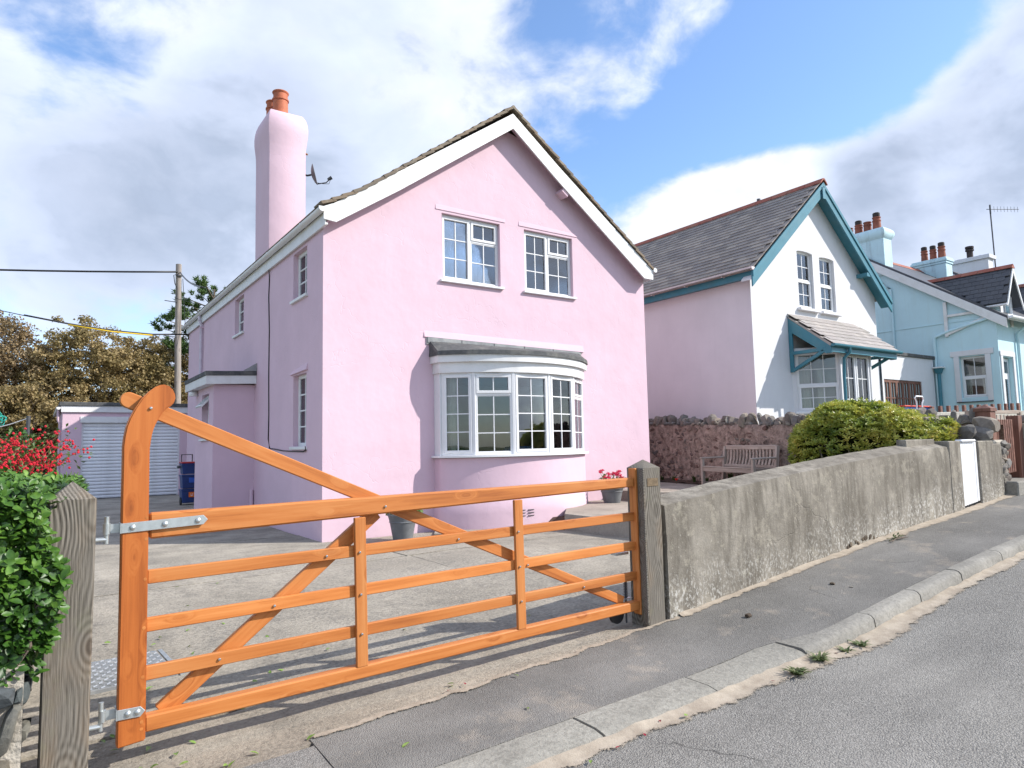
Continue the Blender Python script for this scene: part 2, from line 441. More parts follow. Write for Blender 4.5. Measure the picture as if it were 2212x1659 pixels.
def asphalt_mat(name, lo, hi, grain=150.0, bump=0.7, patch=0.15, sand=0.0, sandcol=(0.52, 0.43, 0.33)):
    m, g, bs, oc = new_mat(name)
    v = g.voro(oc, grain)
    vc = g.n('ShaderNodeTexVoronoi', {'Vector': oc, 'Scale': grain}).outputs['Color']
    rr = g.n('ShaderNodeSeparateColor', {0: vc}).outputs[0]
    n1 = g.noise(oc, 0.9, 6.0, 0.6); n2 = g.noise(oc, 34.0, 4.0, 0.65)
    c = g.mix(g.mapr(rr, 0.1, 0.9), lo, hi)
    c = g.mix(g.math('MULTIPLY', g.mapr(v, 0.30, 0.75), 0.55), c, tuple(x*0.35 for x in lo))
    c = g.mix(g.math('MULTIPLY', g.mapr(n1, 0.35, 0.7), patch), c, tuple(min(1, x*1.5) for x in hi))
    c = g.mix(g.math('MULTIPLY', g.mapr(n2, 0.35, 0.65), 0.25), c, tuple(x*0.7 for x in lo))
    wv_ = g.n('ShaderNodeVectorMath', {0: oc, 1: g.n('ShaderNodeVectorMath', {0: g.n('ShaderNodeTexNoise', {'Vector': oc, 'Scale': 1.3, 'Detail': 6.0}).outputs[1], 3: 0.9}, operation='SCALE').outputs[0]}, operation='ADD').outputs[0]
    ck = g.mapr(g.voro(wv_, 0.42, 'DISTANCE_TO_EDGE'), 0.0, 0.0045, 1.0, 0.0)
    ck = g.math('MULTIPLY', ck, g.mapr(g.noise(oc, 0.7, 3.0, 0.5), 0.58, 0.64))
    c = g.mix(g.math('MULTIPLY', ck, 0.75), c, (0.035, 0.033, 0.03))
    st_ = g.noise(g.mapping(oc, scale=(0.35, 2.0, 1.0)), 1.1, 5.0, 0.6)
    c = g.mix(g.math('MULTIPLY', g.mapr(st_, 0.5, 0.68), 0.28), c, tuple(x*0.6 for x in lo))
    if sand:
        c = g.mix(g.math('MULTIPLY', g.mapr(g.noise(oc, 2.2, 7.0, 0.68), 0.55, 0.72), sand), c, sandcol)
    g.link(c, bs.inputs['Base Color'])
    bs.inputs['Roughness'].default_value = 0.9
    bs.inputs['Specular IOR Level'].default_value = 0.25
    h = g.math('ADD', g.math('MULTIPLY', v, -1.0), g.math('MULTIPLY', n2, 0.8))
    h = g.math('ADD', h, g.math('MULTIPLY', g.noise(oc, 6.0, 4.0, 0.6), 1.2))
    g.link(g.bump(h, bump, 0.006), bs.inputs['Normal'])
    return m

def ground_concrete_mat(name, cols, stain=(0.16, 0.14, 0.12), agg=0.4, bump=0.5):
    m, g, bs, oc = new_mat(name)
    n1 = g.noise(oc, 0.8, 7.0, 0.62); n2 = g.noise(oc, 2.6, 9.0, 0.72); n3 = g.math('ADD', g.math('MULTIPLY', g.noise(oc, 34.0, 6.0, 0.75), 0.72), g.math('MULTIPLY', g.noise(oc, 1.7, 5.0, 0.6), 0.28))
    c = g.ramp(n1, [(0.3, cols[0]), (0.5, cols[1]), (0.7, cols[2])])
    c = g.mix(g.math('MULTIPLY', g.mapr(n2, 0.5, 0.68), 0.5), c, stain)
    c = g.mix(g.math('MULTIPLY', g.mapr(n3, 0.50, 0.60), agg), c, tuple(x*0.75 for x in stain))
    c = g.mix(g.math('MULTIPLY', g.mapr(n3, 0.46, 0.36), agg*0.8), c, tuple(min(1, x*1.35) for x in cols[2]))
    sp = g.mapr(g.voro(oc, 120.0), 0.1, 0.3, 1.0, 0.0)
    c = g.mix(g.math('MULTIPLY', sp, 0.25*agg), c, (0.10, 0.09, 0.08))
    g.link(c, bs.inputs['Base Color'])
    bs.inputs['Roughness'].default_value = 0.92
    bs.inputs['Specular IOR Level'].default_value = 0.2
    h = g.math('ADD', g.math('MULTIPLY', n3, 1.3), g.math('MULTIPLY', n2, 0.8))
    g.link(g.bump(h, bump, 0.014), bs.inputs['Normal'])
    return m

def glass_mat(name, tint=(0.80, 0.84, 0.86), refl=1.0, ior=1.55, rough=0.01):
    m = bpy.data.materials.new(name); m.use_nodes = True
    nt = m.node_tree; nt.nodes.clear(); g = NT(nt)
    oc = g.n('ShaderNodeTexCoord').outputs['Object']
    fr = g.n('ShaderNodeFresnel', {'IOR': ior}).outputs[0]
    nrm = g.bump(g.noise(oc, 2.2, 1.0, 0.5), 0.06, 0.02)
    gl = g.n('ShaderNodeBsdfGlossy', {'Color': (0.96, 0.97, 1.0), 'Roughness': rough, 'Normal': nrm}).outputs[0]
    tr = g.n('ShaderNodeBsdfTransparent', {'Color': tint}).outputs[0]
    mx = g.n('ShaderNodeMixShader', {0: g.math('MULTIPLY', fr, refl, clamp=True), 1: tr, 2: gl})
    g.n('ShaderNodeOutputMaterial', {'Surface': mx.outputs[0]})
    return m

def leaf_mat(name, cols, rough=0.4, trans=0.25, spec=0.5, cl=1.5, fine=9.0):
    m = bpy.data.materials.new(name); m.use_nodes = True
    nt = m.node_tree; nt.nodes.clear(); g = NT(nt)
    oc = g.n('ShaderNodeNewGeometry').outputs['Position']
    v = g.math('ADD', g.math('MULTIPLY', g.noise(oc, cl, 3.0, 0.5), 0.55), g.math('MULTIPLY', g.noise(oc, fine, 2.0, 0.5), 0.45))
    n = len(cols)
    c = g.ramp(v, [(0.33+0.34*i/(n-1), cc) for i, cc in enumerate(cols)])
    bs = g.n('ShaderNodeBsdfPrincipled', {'Base Color': c, 'Roughness': rough, 'Specular IOR Level': spec})
    tl = g.n('ShaderNodeBsdfTranslucent', {'Color': c})
    mx = g.n('ShaderNodeMixShader', {0: trans, 1: bs.outputs[0], 2: tl.outputs[0]})
    g.n('ShaderNodeOutputMaterial', {'Surface': mx.outputs[0]})
    return m

def slate_mat(name, cols, rough=0.55, lichen=0.3):
    m, g, bs, oc = new_mat(name)
    info = g.n('ShaderNodeNewGeometry').outputs['Random Per Island']
    oi = g.n('ShaderNodeObjectInfo').outputs['Random']
    v = g.math('FRACT', g.math('ADD', info, g.math('MULTIPLY', oi, 7.31)))
    n = len(cols)
    c = g.ramp(v, [(i/(n-1), cc) for i, cc in enumerate(cols)])
    pos = g.n('ShaderNodeNewGeometry').outputs['Position']
    nn = g.noise(pos, 4.0, 7.0, 0.7)
    c = g.mix(g.math('MULTIPLY', g.mapr(nn, 0.55, 0.7), lichen), c, (0.36, 0.34, 0.28))
    g.link(c, bs.inputs['Base Color'])
    bs.inputs['Roughness'].default_value = rough
    g.link(g.bump(g.noise(pos, 45.0, 4.0, 0.6), 0.25, 0.004), bs.inputs['Normal'])
    return m

def stone_mat(name, cols, lichen=0.3, bump=0.6):
    m, g, bs, oc = new_mat(name)
    oi = g.n('ShaderNodeObjectInfo').outputs['Random']
    n = len(cols)
    c = g.ramp(oi, [(i/(n-1), cc) for i, cc in enumerate(cols)])
    pos = g.n('ShaderNodeNewGeometry').outputs['Position']
    n1 = g.noise(pos, 14.0, 8.0, 0.7); n2 = g.noise(pos, 5.0, 6.0, 0.6)
    c = g.mix(g.math('MULTIPLY', g.mapr(n1, 0.35, 0.7), 0.5), c, tuple(x*0.4 for x in cols[0]))
    c = g.mix(g.math('MULTIPLY', g.mapr(n2, 0.56, 0.68), lichen), c, (0.42, 0.40, 0.30))
    g.link(c, bs.inputs['Base Color'])
    bs.inputs['Roughness'].default_value = 0.9
    bs.inputs['Specular IOR Level'].default_value = 0.25
    g.link(g.bump(g.noise(pos, 28.0, 6.0, 0.7), bump, 0.015), bs.inputs['Normal'])
    return m

PINK = render_mat('pink_render', (0.65, 0.475, 0.548), dirt=(0.50, 0.36, 0.43), amt=0.16, lump=0.36)
PINKS = render_mat('pink_render_smooth', (0.65, 0.475, 0.548), dirt=(0.56, 0.42, 0.50), amt=0.2, lump=0.25)
WHITER = render_mat('white_render', (0.67, 0.67, 0.69), dirt=(0.50, 0.48, 0.44), amt=0.30, lump=0.30)
PALEPINK = render_mat('pale_pink_render', (0.72, 0.645, 0.67), dirt=(0.60, 0.54, 0.55), amt=0.2, lump=0.15)
BLUER = render_mat('blue_render', (0.52, 0.715, 0.775), dirt=(0.42, 0.52, 0.50), amt=0.3, lump=0.15)
UPVC = simple('white_upvc', (0.74, 0.74, 0.75), 0.35, 0.03, 3.0, 0.03, 40.0, dirt=(0.55, 0.53, 0.48), dirt_amt=0.18)
PAINTW = simple('white_painted_timber', (0.72, 0.72, 0.72), 0.5, 0.04, 4.0, 0.1, 50.0, dirt=(0.48, 0.45, 0.40), dirt_amt=0.35)
TEAL = simple('teal_paint', (0.045, 0.185, 0.245), 0.45, 0.10, 4.0, 0.12, 40.0, dirt=(0.12, 0.22, 0.24), dirt_amt=0.4)
FELT = simple('grey_mineral_felt', (0.085, 0.088, 0.09), 0.95, 0.25, 12.0, 0.6, 260.0, 0.004, dirt=(0.25, 0.24, 0.21), dirt_amt=0.5)
LEAD = simple('weathered_lead', (0.22, 0.228, 0.235), 0.6, 0.25, 5.0, 0.4, 18.0, 0.01, dirt=(0.48, 0.47, 0.43), dirt_amt=0.5)
GALV = simple('galvanised_steel', (0.50, 0.53, 0.53), 0.42, 0.14, 18.0, 0.12, 60.0, 0.002, metallic=0.75)
STEEL = simple('stainless_steel', (0.62, 0.62, 0.60), 0.22, 0.06, 20.0, 0.0, metallic=1.0)
DARKMET = simple('dark_grey_metal', (0.07, 0.072, 0.078), 0.5, 0.15, 12.0, 0.1, 40.0, metallic=0.3)
BLACKPL = simple('black_plastic', (0.022, 0.022, 0.024), 0.45, 0.2, 12.0, 0.05, 60.0)
TERRA = simple('terracotta', (0.46, 0.135, 0.065), 0.7, 0.18, 7.0, 0.25, 70.0, dirt=(0.24, 0.10, 0.06), dirt_amt=0.55)
TERRA2 = simple('aged_terracotta', (0.27, 0.085, 0.052), 0.75, 0.22, 7.0, 0.25, 70.0, dirt=(0.10, 0.05, 0.035), dirt_amt=0.6)
RIDGE = simple('red_ridge_tile', (0.30, 0.085, 0.055), 0.75, 0.25, 4.0, 0.3, 50.0, dirt=(0.30, 0.20, 0.13), dirt_amt=0.6)
SOOT = simple('sooty_clay', (0.045, 0.035, 0.032), 0.8, 0.3, 8.0, 0.3, 50.0)
GATEW = wood_mat('orange_stained_pine', (0.30, 0.082, 0.015), (0.51, 0.168, 0.036), (0.62, 0.25, 0.075), 0.55, 1.25, 0.8, 0.2)
GATEZ = wood_mat('orange_stained_pine_upright', (0.29, 0.068, 0.009), (0.47, 0.128, 0.021), (0.57, 0.182, 0.038), 0.55, 1.0, 0.28, 0.12, axis='z')
OLDPOST = weathered_post_mat()
TEAK = wood_mat('silvered_teak', (0.24, 0.185, 0.15), (0.40, 0.325, 0.27), (0.54, 0.46, 0.39), 0.8, 1.2, 0.15, 0.35, spec=0.2)
BROWNW = wood_mat('brown_stained_timber', (0.095, 0.040, 0.028), (0.165, 0.072, 0.048), (0.23, 0.11, 0.08), 0.65, 1.0, 0.3, 0.25, axis='z')
POLEW = wood_mat('grey_pole_timber', (0.13, 0.11, 0.095), (0.26, 0.225, 0.20), (0.38, 0.34, 0.30), 0.9, 0.6, 0.1, 0.5, axis='z', spec=0.15)
CEMENT = concrete_wall_mat()
ROAD = asphalt_mat('worn_road_asphalt', (0.195, 0.185, 0.167), (0.345, 0.327, 0.296), 110.0, 0.95, 0.25)
PAVE = asphalt_mat('pavement_asphalt', (0.15, 0.142, 0.129), (0.225, 0.214, 0.196), 140.0, 0.8, 0.55, sand=0.38)
PAVE2 = asphalt_mat('older_pavement_asphalt', (0.17, 0.163, 0.15), (0.33, 0.315, 0.29), 120.0, 0.7, 0.2, sand=0.2)
DRIVE = ground_concrete_mat('driveway_concrete', ((0.225, 0.203, 0.167), (0.335, 0.302, 0.248), (0.44, 0.395, 0.325)), stain=(0.155, 0.145, 0.13), agg=0.62, bump=0.8)
APRON = ground_concrete_mat('broken_apron_concrete', ((0.255, 0.22, 0.175), (0.35, 0.305, 0.243), (0.44, 0.388, 0.31)), stain=(0.165, 0.15, 0.125), agg=0.5, bump=1.1)
KERBM = ground_concrete_mat('kerb_concrete', ((0.19, 0.18, 0.158), (0.265, 0.25, 0.22), (0.35, 0.33, 0.29)), stain=(0.14, 0.132, 0.115), agg=0.40, bump=0.7)
KERBL = ground_concrete_mat('pale_kerb_concrete', ((0.235, 0.222, 0.192), (0.315, 0.298, 0.258), (0.39, 0.37, 0.32)), stain=(0.17, 0.16, 0.138), agg=0.42, bump=0.8)
PATIO = ground_concrete_mat('patio_concrete', ((0.27, 0.235, 0.20), (0.35, 0.305, 0.255), (0.42, 0.37, 0.31)), agg=0.3)
SAND, g_, bs_, oc_ = new_mat('blown_sand')
sn_ = g_.noise(oc_, 9.0, 6.0, 0.65)
g_.link(g_.mix(g_.mapr(sn_, 0.35, 0.65), (0.30, 0.25, 0.195), (0.42, 0.36, 0.285)), bs_.inputs['Base Color'])
bs_.inputs['Roughness'].default_value = 0.95
bs_.inputs['Specular IOR Level'].default_value = 0.15
g_.link(g_.bump(g_.math('ADD', g_.noise(oc_, 120.0, 4.0, 0.6), g_.math('MULTIPLY', g_.noise(oc_, 22.0, 4.0, 0.6), 1.5)), 0.5, 0.006), bs_.inputs['Normal'])
ed_ = g_.n('ShaderNodeAttribute', attribute_name='edge').outputs['Fac']
al_ = g_.math('GREATER_THAN', g_.math('ADD', ed_, g_.math('MULTIPLY', g_.math('SUBTRACT', g_.math('ADD', g_.math('MULTIPLY', g_.noise(oc_, 130.0, 4.0, 0.7), 0.85), g_.math('MULTIPLY', g_.noise(oc_, 14.0, 5.0, 0.65), 0.65)), 0.75), 2.3)), 0.34)
g_.link(al_, bs_.inputs['Alpha'])
SOIL = simple('dark_soil', (0.085, 0.055, 0.042), 0.95, 0.35, 16.0, 0.9, 40.0, 0.02, spec=0.15)
EARTH = simple('rough_ground', (0.13, 0.14, 0.065), 0.95, 0.4, 1.6, 0.8, 20.0, 0.03, spec=0.15)
GLASS = glass_mat('window_glass', (0.86, 0.89, 0.90), 1.2, 1.6)
GLASSUP = glass_mat('upper_window_glass', (0.82, 0.86, 0.88), 1.9, 1.7)
ROOM = simple('dim_room_wall', (0.52, 0.48, 0.41), 0.9, 0.1, 2.0, 0.0)
CURTAIN = simple('cream_curtain', (0.62, 0.58, 0.48), 0.9, 0.08, 5.0, 0.1, 60.0)
NET = simple('pale_blue_blind', (0.62, 0.68, 0.72), 0.9, 0.06, 5.0, 0.05, 60.0)

# ================================================================== SETTING
GX = [(-60, -1.2), (-20, -0.6), (-8, -0.25), (-3.5, -0.09), (-2, -0.05), (0, 0.005), (0.61, 0.055), (1.58, 0.155), (2.72, 0.275), (4.11, 0.395), (6.03, 0.525), (7.2, 0.62), (10, 0.82), (16, 1.12), (30, 1.6), (60, 2.2), (400, 3.0)]
def gx0(x):
    if x <= GX[0][0]: return GX[0][1]
    for (a, b), (c, d) in zip(GX, GX[1:]):
        if x <= c: return b+(d-b)*(x-a)/(c-a)
    return GX[-1][1]
def g(x):
    return (gx0(x-0.4)+gx0(x-0.2)+gx0(x)+gx0(x+0.2)+gx0(x+0.4))/5
WALL_Y = -6.75
KB, KF = -7.72, -7.98            # kerb back / front
def kerb_top(x): return g(x)-0.035
def kbk(x): return KB+0.035-0.16*min(1, max(0, (x-0.55)/0.5))
def upstand(x): return 0.022 if x < 0.3 else (0.022+0.085*min(1, (x-0.3)/0.9))
def road_z(x, y):
    return kerb_top(x)-upstand(min(x, 8))-0.0+(0.02*min(2.5, KF-y))
def pave_z(x, y):
    t = (y-KB)/(WALL_Y-0.1-KB)
    return kerb_top(x)*(1-t)+g(x)*t
def drive_z(x, y):
    t = min(1, max(0, (y+6.85)/6.4))
    return g(min(x, 0.9))*(1-t) + 0.0*t - 0.004*0
def lin(a, b, n): return [a+(b-a)*i/n for i in range(n+1)]
def fb(x, y, s, seed=0.0): return mnoise.fractal(Vector((x*s, y*s, seed)), 1.0, 2.0, 4)

def sheet(name, xs, lo, hi, ny, zf, mat, parent=None, kind='structure', skirt=0.0):
    mb = MB(); n = ny+1
    vs = []
    for x in xs:
        a, b = lo(x), hi(x)
        for j in range(n):
            y = a+(b-a)*j/ny
            vs.append((x, y, zf(x, y)))
    fs = [(i*n+j, (i+1)*n+j, (i+1)*n+j+1, i*n+j+1) for i in range(len(xs)-1) for j in range(ny)]
    if skirt:
        m = len(vs)
        edge = [i*n for i in range(len(xs))] + [(len(xs)-1)*n+j for j in range(1, n)] + [i*n+ny for i in range(len(xs)-2, -1, -1)] + [j for j in range(ny-1, 0, -1)]
        for k, e in enumerate(edge):
            v = vs[e]; vs.append((v[0], v[1], v[2]-skirt))
        for k in range(len(edge)):
            fs.append((edge[(k+1) % len(edge)], edge[k], m+k, m+(k+1) % len(edge)))
    mb.add(vs, fs)
    o = mb.build(name, mat, parent, smooth=30 if skirt else 'all', recalc=False)
    if kind: o['kind'] = kind
    return o

# terrain that reaches the horizon
def ter_z(x, y):
    if y < -7: base = g(x)-0.45
    elif y < 16: base = -0.55 if x < 8.5 else 0.3
    else: base = -0.30+min(1.5, (y-16)*0.03)
    return base + 0.04*fb(x, y, 0.3)
txs = [-900, -300, -120, -60, -40, -30]+lin(-24, 40, 40)+[60, 120, 300, 900]
tys = [-900, -300, -100, -50, -30, -22]+lin(-16, 60, 50)+[90, 160, 400, 900]
mb = MB(); n = len(tys)
mb.add([(x, y, ter_z(x, y)) for x in txs for y in tys], [(i*n+j, (i+1)*n+j, (i+1)*n+j+1, i*n+j+1) for i in range(len(txs)-1) for j in range(n-1)])
struct(mb.build('ground', EARTH, recalc=False, smooth='all'))

rxs = lin(-30, -8, 16)+lin(-7.5, 8, 62)+lin(9, 60, 30)
sheet('road', rxs, lambda x: -15.5, lambda x: KF+0.03, 24, lambda x, y: road_z(x, y)-0.004+0.006*fb(x, y, 0.8), ROAD)
# a shallow scar in the carriageway
mb = MB(); pts = []
for i in range(15):
    t = i/14; pts.append((1.05+0.85*t, -9.55-0.28*t+0.03*sin(t*9)))
vs = []
for i, (x, y) in enumerate(pts):
    wd = 0.018+0.03*sin(pi*i/14)*(1+0.5*fb(x, y, 6))
    for s_ in (-1, 1):
        vs.append((x+0.3*wd*s_, y+wd*s_, road_z(x, y)+0.002))
mb.add(vs, [(2*i, 2*i+1, 2*i+3, 2*i+2) for i in range(14)])
scar = mb.build('tar_seam', simple('fresh_tar', (0.05, 0.052, 0.055), 0.7, 0.3, 20, 0.6, 90, 0.008), recalc=False)
struct(scar)

# pavement
pav = sheet('pavement', lin(-2.52, 8, 60)+lin(8.6, 40, 30), lambda x: kbk(x)+0.004, lambda x: (WALL_Y-0.10 if x > 0.55 else -7.02+0.055*(x+2.5)+0.04*fb(x, 1, 1.7)+0.03*fb(x, 3, 6)) , 10,
            lambda x, y: pave_z(x, y)+0.004*fb(x, y, 1.2), PAVE, skirt=0.08)
sheet('pavement_patch', lin(-9, -2.524, 34), lambda x: kbk(x)+0.004, lambda x: -7.10+0.03*fb(x, 5, 2.2), 8, lambda x, y: pave_z(x, y)-0.003+0.004*fb(x, y, 1.4), PAVE2, skirt=0.08)
# kerb stones
kerb = struct(bpy.data.objects.new('kerb', None)); link(kerb, None, Matrix.Translation((0, KF, 0)))
jx = [-6.9, -5.95, -5.02, -4.08, -3.12, -2.16, -1.22, -0.27, 0.66, 1.58, 2.34, 3.12, 4.04, 4.96, 5.88, 6.8, 7.7, 8.6, 9.5, 10.4, 11.3, 12.2, 13.1, 14, 15, 16, 17, 18, 19, 20]
for a, b in zip(jx, jx[1:]):
    mb = MB(); prof = []
    gap = 0.006+0.004*rnd.random()
    dz = 0.006*(rnd.random()-0.5)
    xs = lin(a+gap, b-gap, 5)
    vs = []
    drop = b < 0.9
    for x in xs:
        zt = kerb_top(x)+dz; u = upstand(x)
        if drop:
            kq = kbk(x); P = [(kq, zt-0.2), (kq, zt), (KB-0.15, zt-0.002), (KF+0.045, zt-0.012), (KF+0.012, zt-0.026), (KF, zt-0.05), (KF, zt-0.25)]
        else:
            kq = kbk(x); P = [(kq, zt-0.2), (kq, zt), (KF+0.06, zt+0.001), (KF+0.032, zt-0.008), (KF+0.012, zt-0.03), (KF, zt-u), (KF-0.004, zt-0.3)]
        vs += [(x, y+0.004*fb(x, y, 5), z+0.003*fb(x, y, 9)) for y, z in P]
    m = 7
    fs = [(i*m+j, i*m+j+1, (i+1)*m+j+1, (i+1)*m+j) for i in range(5) for j in range(m-1)]
    fs += [tuple(range(m)), tuple(5*m+j for j in range(m))[::-1]]
    mb.add(vs, fs)
    mb.build('kerb_stone', KERBL if drop else KERBM, kerb, smooth=35)

# blown sand along the gutter and at the foot of the wall
def sand_strip(name, xs, lo, hi, zf, hump, seed, one=True):
    mb = MB(); ny = 8; n = ny+1; vs = []
    for x in xs:
        a, b = lo(x), hi(x)
        for j in range(n):
            t = j/ny; y = a+(b-a)*t
            vs.append((x, y, zf(x, y)+0.001+hump*(max(0, (t-0.42)/0.58)**1.3 if one else 0.0)*(0.8+0.9*fb(x, y, 5.5, seed))))
    mb.add(vs, [(i*n+j, (i+1)*n+j, (i+1)*n+j+1, i*n+j+1) for i in range(len(xs)-1) for j in range(ny)])
    o = mb.build(name, SAND, recalc=False, smooth='all')
    at = o.data.attributes.new('edge', 'FLOAT', 'POINT')
    for i in range(len(xs)):
        for j in range(n):
            at.data[i*n+j].value = min(1.0, (j if one else min(j, ny-j))/(ny*0.5))
    return stuff(o)
s1 = sand_strip('gutter_sand', lin(-3.5, 14, 260), lambda x: KF-0.115-0.05*abs(fb(x, 0, 0.9))-0.09*max(0, 1-abs(x-1.3)/1.6)-0.05*fb(x, 9, 7)-0.03*fb(x, 2, 25), lambda x: KF+0.01, lambda x, y: road_z(x, y)+0.003, 0.020, 2.0)
s2 = sand_strip('wall_foot_sand', lin(0.62, 9.5, 220), lambda x: WALL_Y-0.105-max(0.03, 0.075+0.05*min(1, max(0, (x-2.2)/2))+0.06*fb(x, 2, 1.5)+0.03*fb(x, 7, 9)), lambda x: WALL_Y-0.09, lambda x, y: pave_z(x, min(y, WALL_Y-0.1))+0.004, 0.015, 8.0)
s3 = sand_strip('joint_sand', lin(-2.5, 0.6, 120), lambda x: -7.03+0.055*(x+2.5)+0.04*fb(x, 1, 1.7)+0.03*fb(x, 3, 6)-0.015-0.03*abs(fb(x, 4, 5)), lambda x: -7.0+0.055*(x+2.5)+0.04*fb(x, 1, 1.7)+0.03*fb(x, 3, 6)+0.01+0.05*abs(fb(x, 8, 4)), lambda x, y: g(x)+0.001, 0.006, 5.0, False)
for o, l in ((s1, 'pale sand lying along the road gutter'), (s2, 'pale sand drifted at the foot of the grey wall'), (s3, 'sand in the seam between apron and pavement')):
    o['label'] = l; o['category'] = 'sand'

# concrete apron under the gate and the driveway slabs
sheet('driveway_apron', lin(-9, 0.62, 80), lambda x: -7.10 if x < -2.55 else -7.05+0.055*(x+2.5)+0.04*fb(x, 1, 1.7)+0.03*fb(x, 3, 6), lambda x: -6.30+0.10*fb(x, 2, 0.9), 14,
      lambda x, y: drive_z(x, y)-0.006+0.010*fb(x, y, 2.4)+(-0.006 if y < -6.9 else 0), APRON, skirt=0.06)
drv = struct(bpy.data.objects.new('driveway', None)); link(drv, None, Matrix.Translation((0, -3, 0)))
def slab(xa, xb, ya, yb, tilt=0.0, na=10, nb=14):
    sd = rnd.random()*50
    gp = 0.016
    xs = lin(0, 1, na)
    X = lambda t, y: (xa(y)+gp)*(1-t)+(xb(y)-gp)*t
    mb = MB(); vs = []; n = nb+1
    for t in xs:
        for j in range(n):
            y = ya+gp+(yb-ya-2*gp)*j/nb; x = X(t, y)
            vs.append((x, y, drive_z(x, y)+tilt*(t-0.5)+0.006*fb(x, y, 1.1, sd)))
    fs = [(i*n+j, (i+1)*n+j, (i+1)*n+j+1, i*n+j+1) for i in range(na) for j in range(nb)]
    m = len(vs)
    edge = [i*n for i in range(na+1)]+[na*n+j for j in range(1, n)]+[i*n+nb for i in range(na-1, -1, -1)]+[j for j in range(nb-1, 0, -1)]
    vs += [(vs[e][0], vs[e][1], vs[e][2]-0.06) for e in edge]
    fs += [(edge[(k+1) % len(edge)], edge[k], m+k, m+(k+1) % len(edge)) for k in range(len(edge))]
    mb.add(vs, fs)
    return mb.build('slab', DRIVE, drv, recalc=False, smooth=30)
ce = lambda v: (lambda y: v)
jj = lambda y: 0.44+0.03*sin(y*2.1)+0.02*fb(0, y, 2.5)
slab(ce(-9), ce(-4.2), -6.28, -2.2); slab(ce(-4.2), jj, -6.28, -2.2)
slab(jj, ce(2.2), -6.28, -4.1, 0.02); slab(ce(2.2), ce(3.9), -6.28, -4.1, 0.02); slab(jj, ce(2.2), -4.1, -2.2, 0.015); slab(ce(2.2), ce(3.9), -4.1, -2.2, 0.01)
slab(ce(-9), ce(-4.2), -2.2, 3.2); slab(ce(-4.2), ce(0.42), -2.2, 1.2); slab(ce(0.42), ce(4.2), -2.2, -0.02)
slab(ce(-9), ce(-4.2), 3.2, 18); slab(ce(-4.2), ce(-0.01), 1.2, 6.0); slab(ce(-4.2), ce(2.0), 6.0, 15.46)
sheet('garden_ground', lin(0.6, 8, 20), lambda x: WALL_Y+0.1, lambda x: 9, 20, lambda x, y: (0.0 if x < 3.7 else 0.24)-0.07, SOIL)

# raised patio, upper terrace, soil bed
def slab_poly(name, poly, z0, z1, mat, bevel=0.008):
    return struct(MB().prism(poly, 'z', z0, z1).build(name, mat, bevel=bevel))
slab_poly('patio', [(3.72, -6.6), (7.65, -6.6), (8.3, -3.4), (7.45, -0.01), (4.95, -0.01), (4.55, -0.62), (3.68, -1.62)], -0.2, 0.295, PATIO)
slab_poly('terrace', [(6.25, -1.28), (7.05, -1.85), (7.6, -2.6), (7.5, -6.55), (7.62, -6.55), (9.6, 2.2), (9.6, 8), (7.52, 8), (7.52, -0.02), (6.2, -0.02)], 0.1, 0.50, PATIO)
slab_poly('bay_plinth_step', [(1.72, -0.55), (2.35, -1.02), (3.2, -1.22), (3.2, -0.5), (2.0, -0.1)], -0.1, 0.045, PATIO, 0.012)
mb = MB(); ys_ = lin(-6.5, 2.5, 80)
vs = [(7.62+0.2256*(y+6.4)-0.42+0.105*k+0.02*fb(y, k, 3), y, 0.515+0.035*fb(y, k*0.3, 4)+0.01*k) for y in ys_ for k in range(6)]
mb.add(vs, [(i*6+j, (i*6+j+6), i*6+j+7, i*6+j+1) for i in range(80) for j in range(5)])
struct(mb.build('soil_bed', SOIL, recalc=False, smooth='all'))

# checker plate over a drain in the drive
plate_root = thing('drain_cover', 'worn steel chequer plate drain cover set in the driveway behind the gate', 'drain cover', (-3.28, -5.1, -0.05), 0.06)
pz = drive_z(-3.2, -5.1)+0.004
pm = WM[plate_root].copy(); pm.translation.z = pz
mb = MB().box(-0.33, 0.33, -0.36, 0.36, -0.02, 0.012)
mb.build('plate', LEAD, plate_root, M=pm, local=True, bevel=0.003)
mb = MB()
for i in range(17):
    for j in range(13):
        x = -0.31+0.0385*i; y = -0.33+0.055*j
        a = 0.75 if (i+j) % 2 else -0.75
        dx, dy = 0.017*cos(a), 0.017*sin(a); ex, ey = -0.006*sin(a), 0.006*cos(a)
        vs = [(x-dx-ex, y-dy-ey, 0.012), (x+dx-ex, y+dy-ey, 0.012), (x+dx+ex, y+dy+ey, 0.012), (x-dx+ex, y-dy+ey, 0.012), (x-dx, y-dy, 0.017), (x+dx, y+dy, 0.017)]
        mb.add(vs, [(0, 1, 5, 4), (1, 2, 5), (2, 3, 4, 5), (3, 0, 4)])
stuff(mb.build('tread_pattern', GALV, plate_root, M=pm, local=True))
MB().box(0.345, 0.375, -0.38, 0.38, -0.02, 0.008).build('rim', GALV, plate_root, M=pm, local=True)

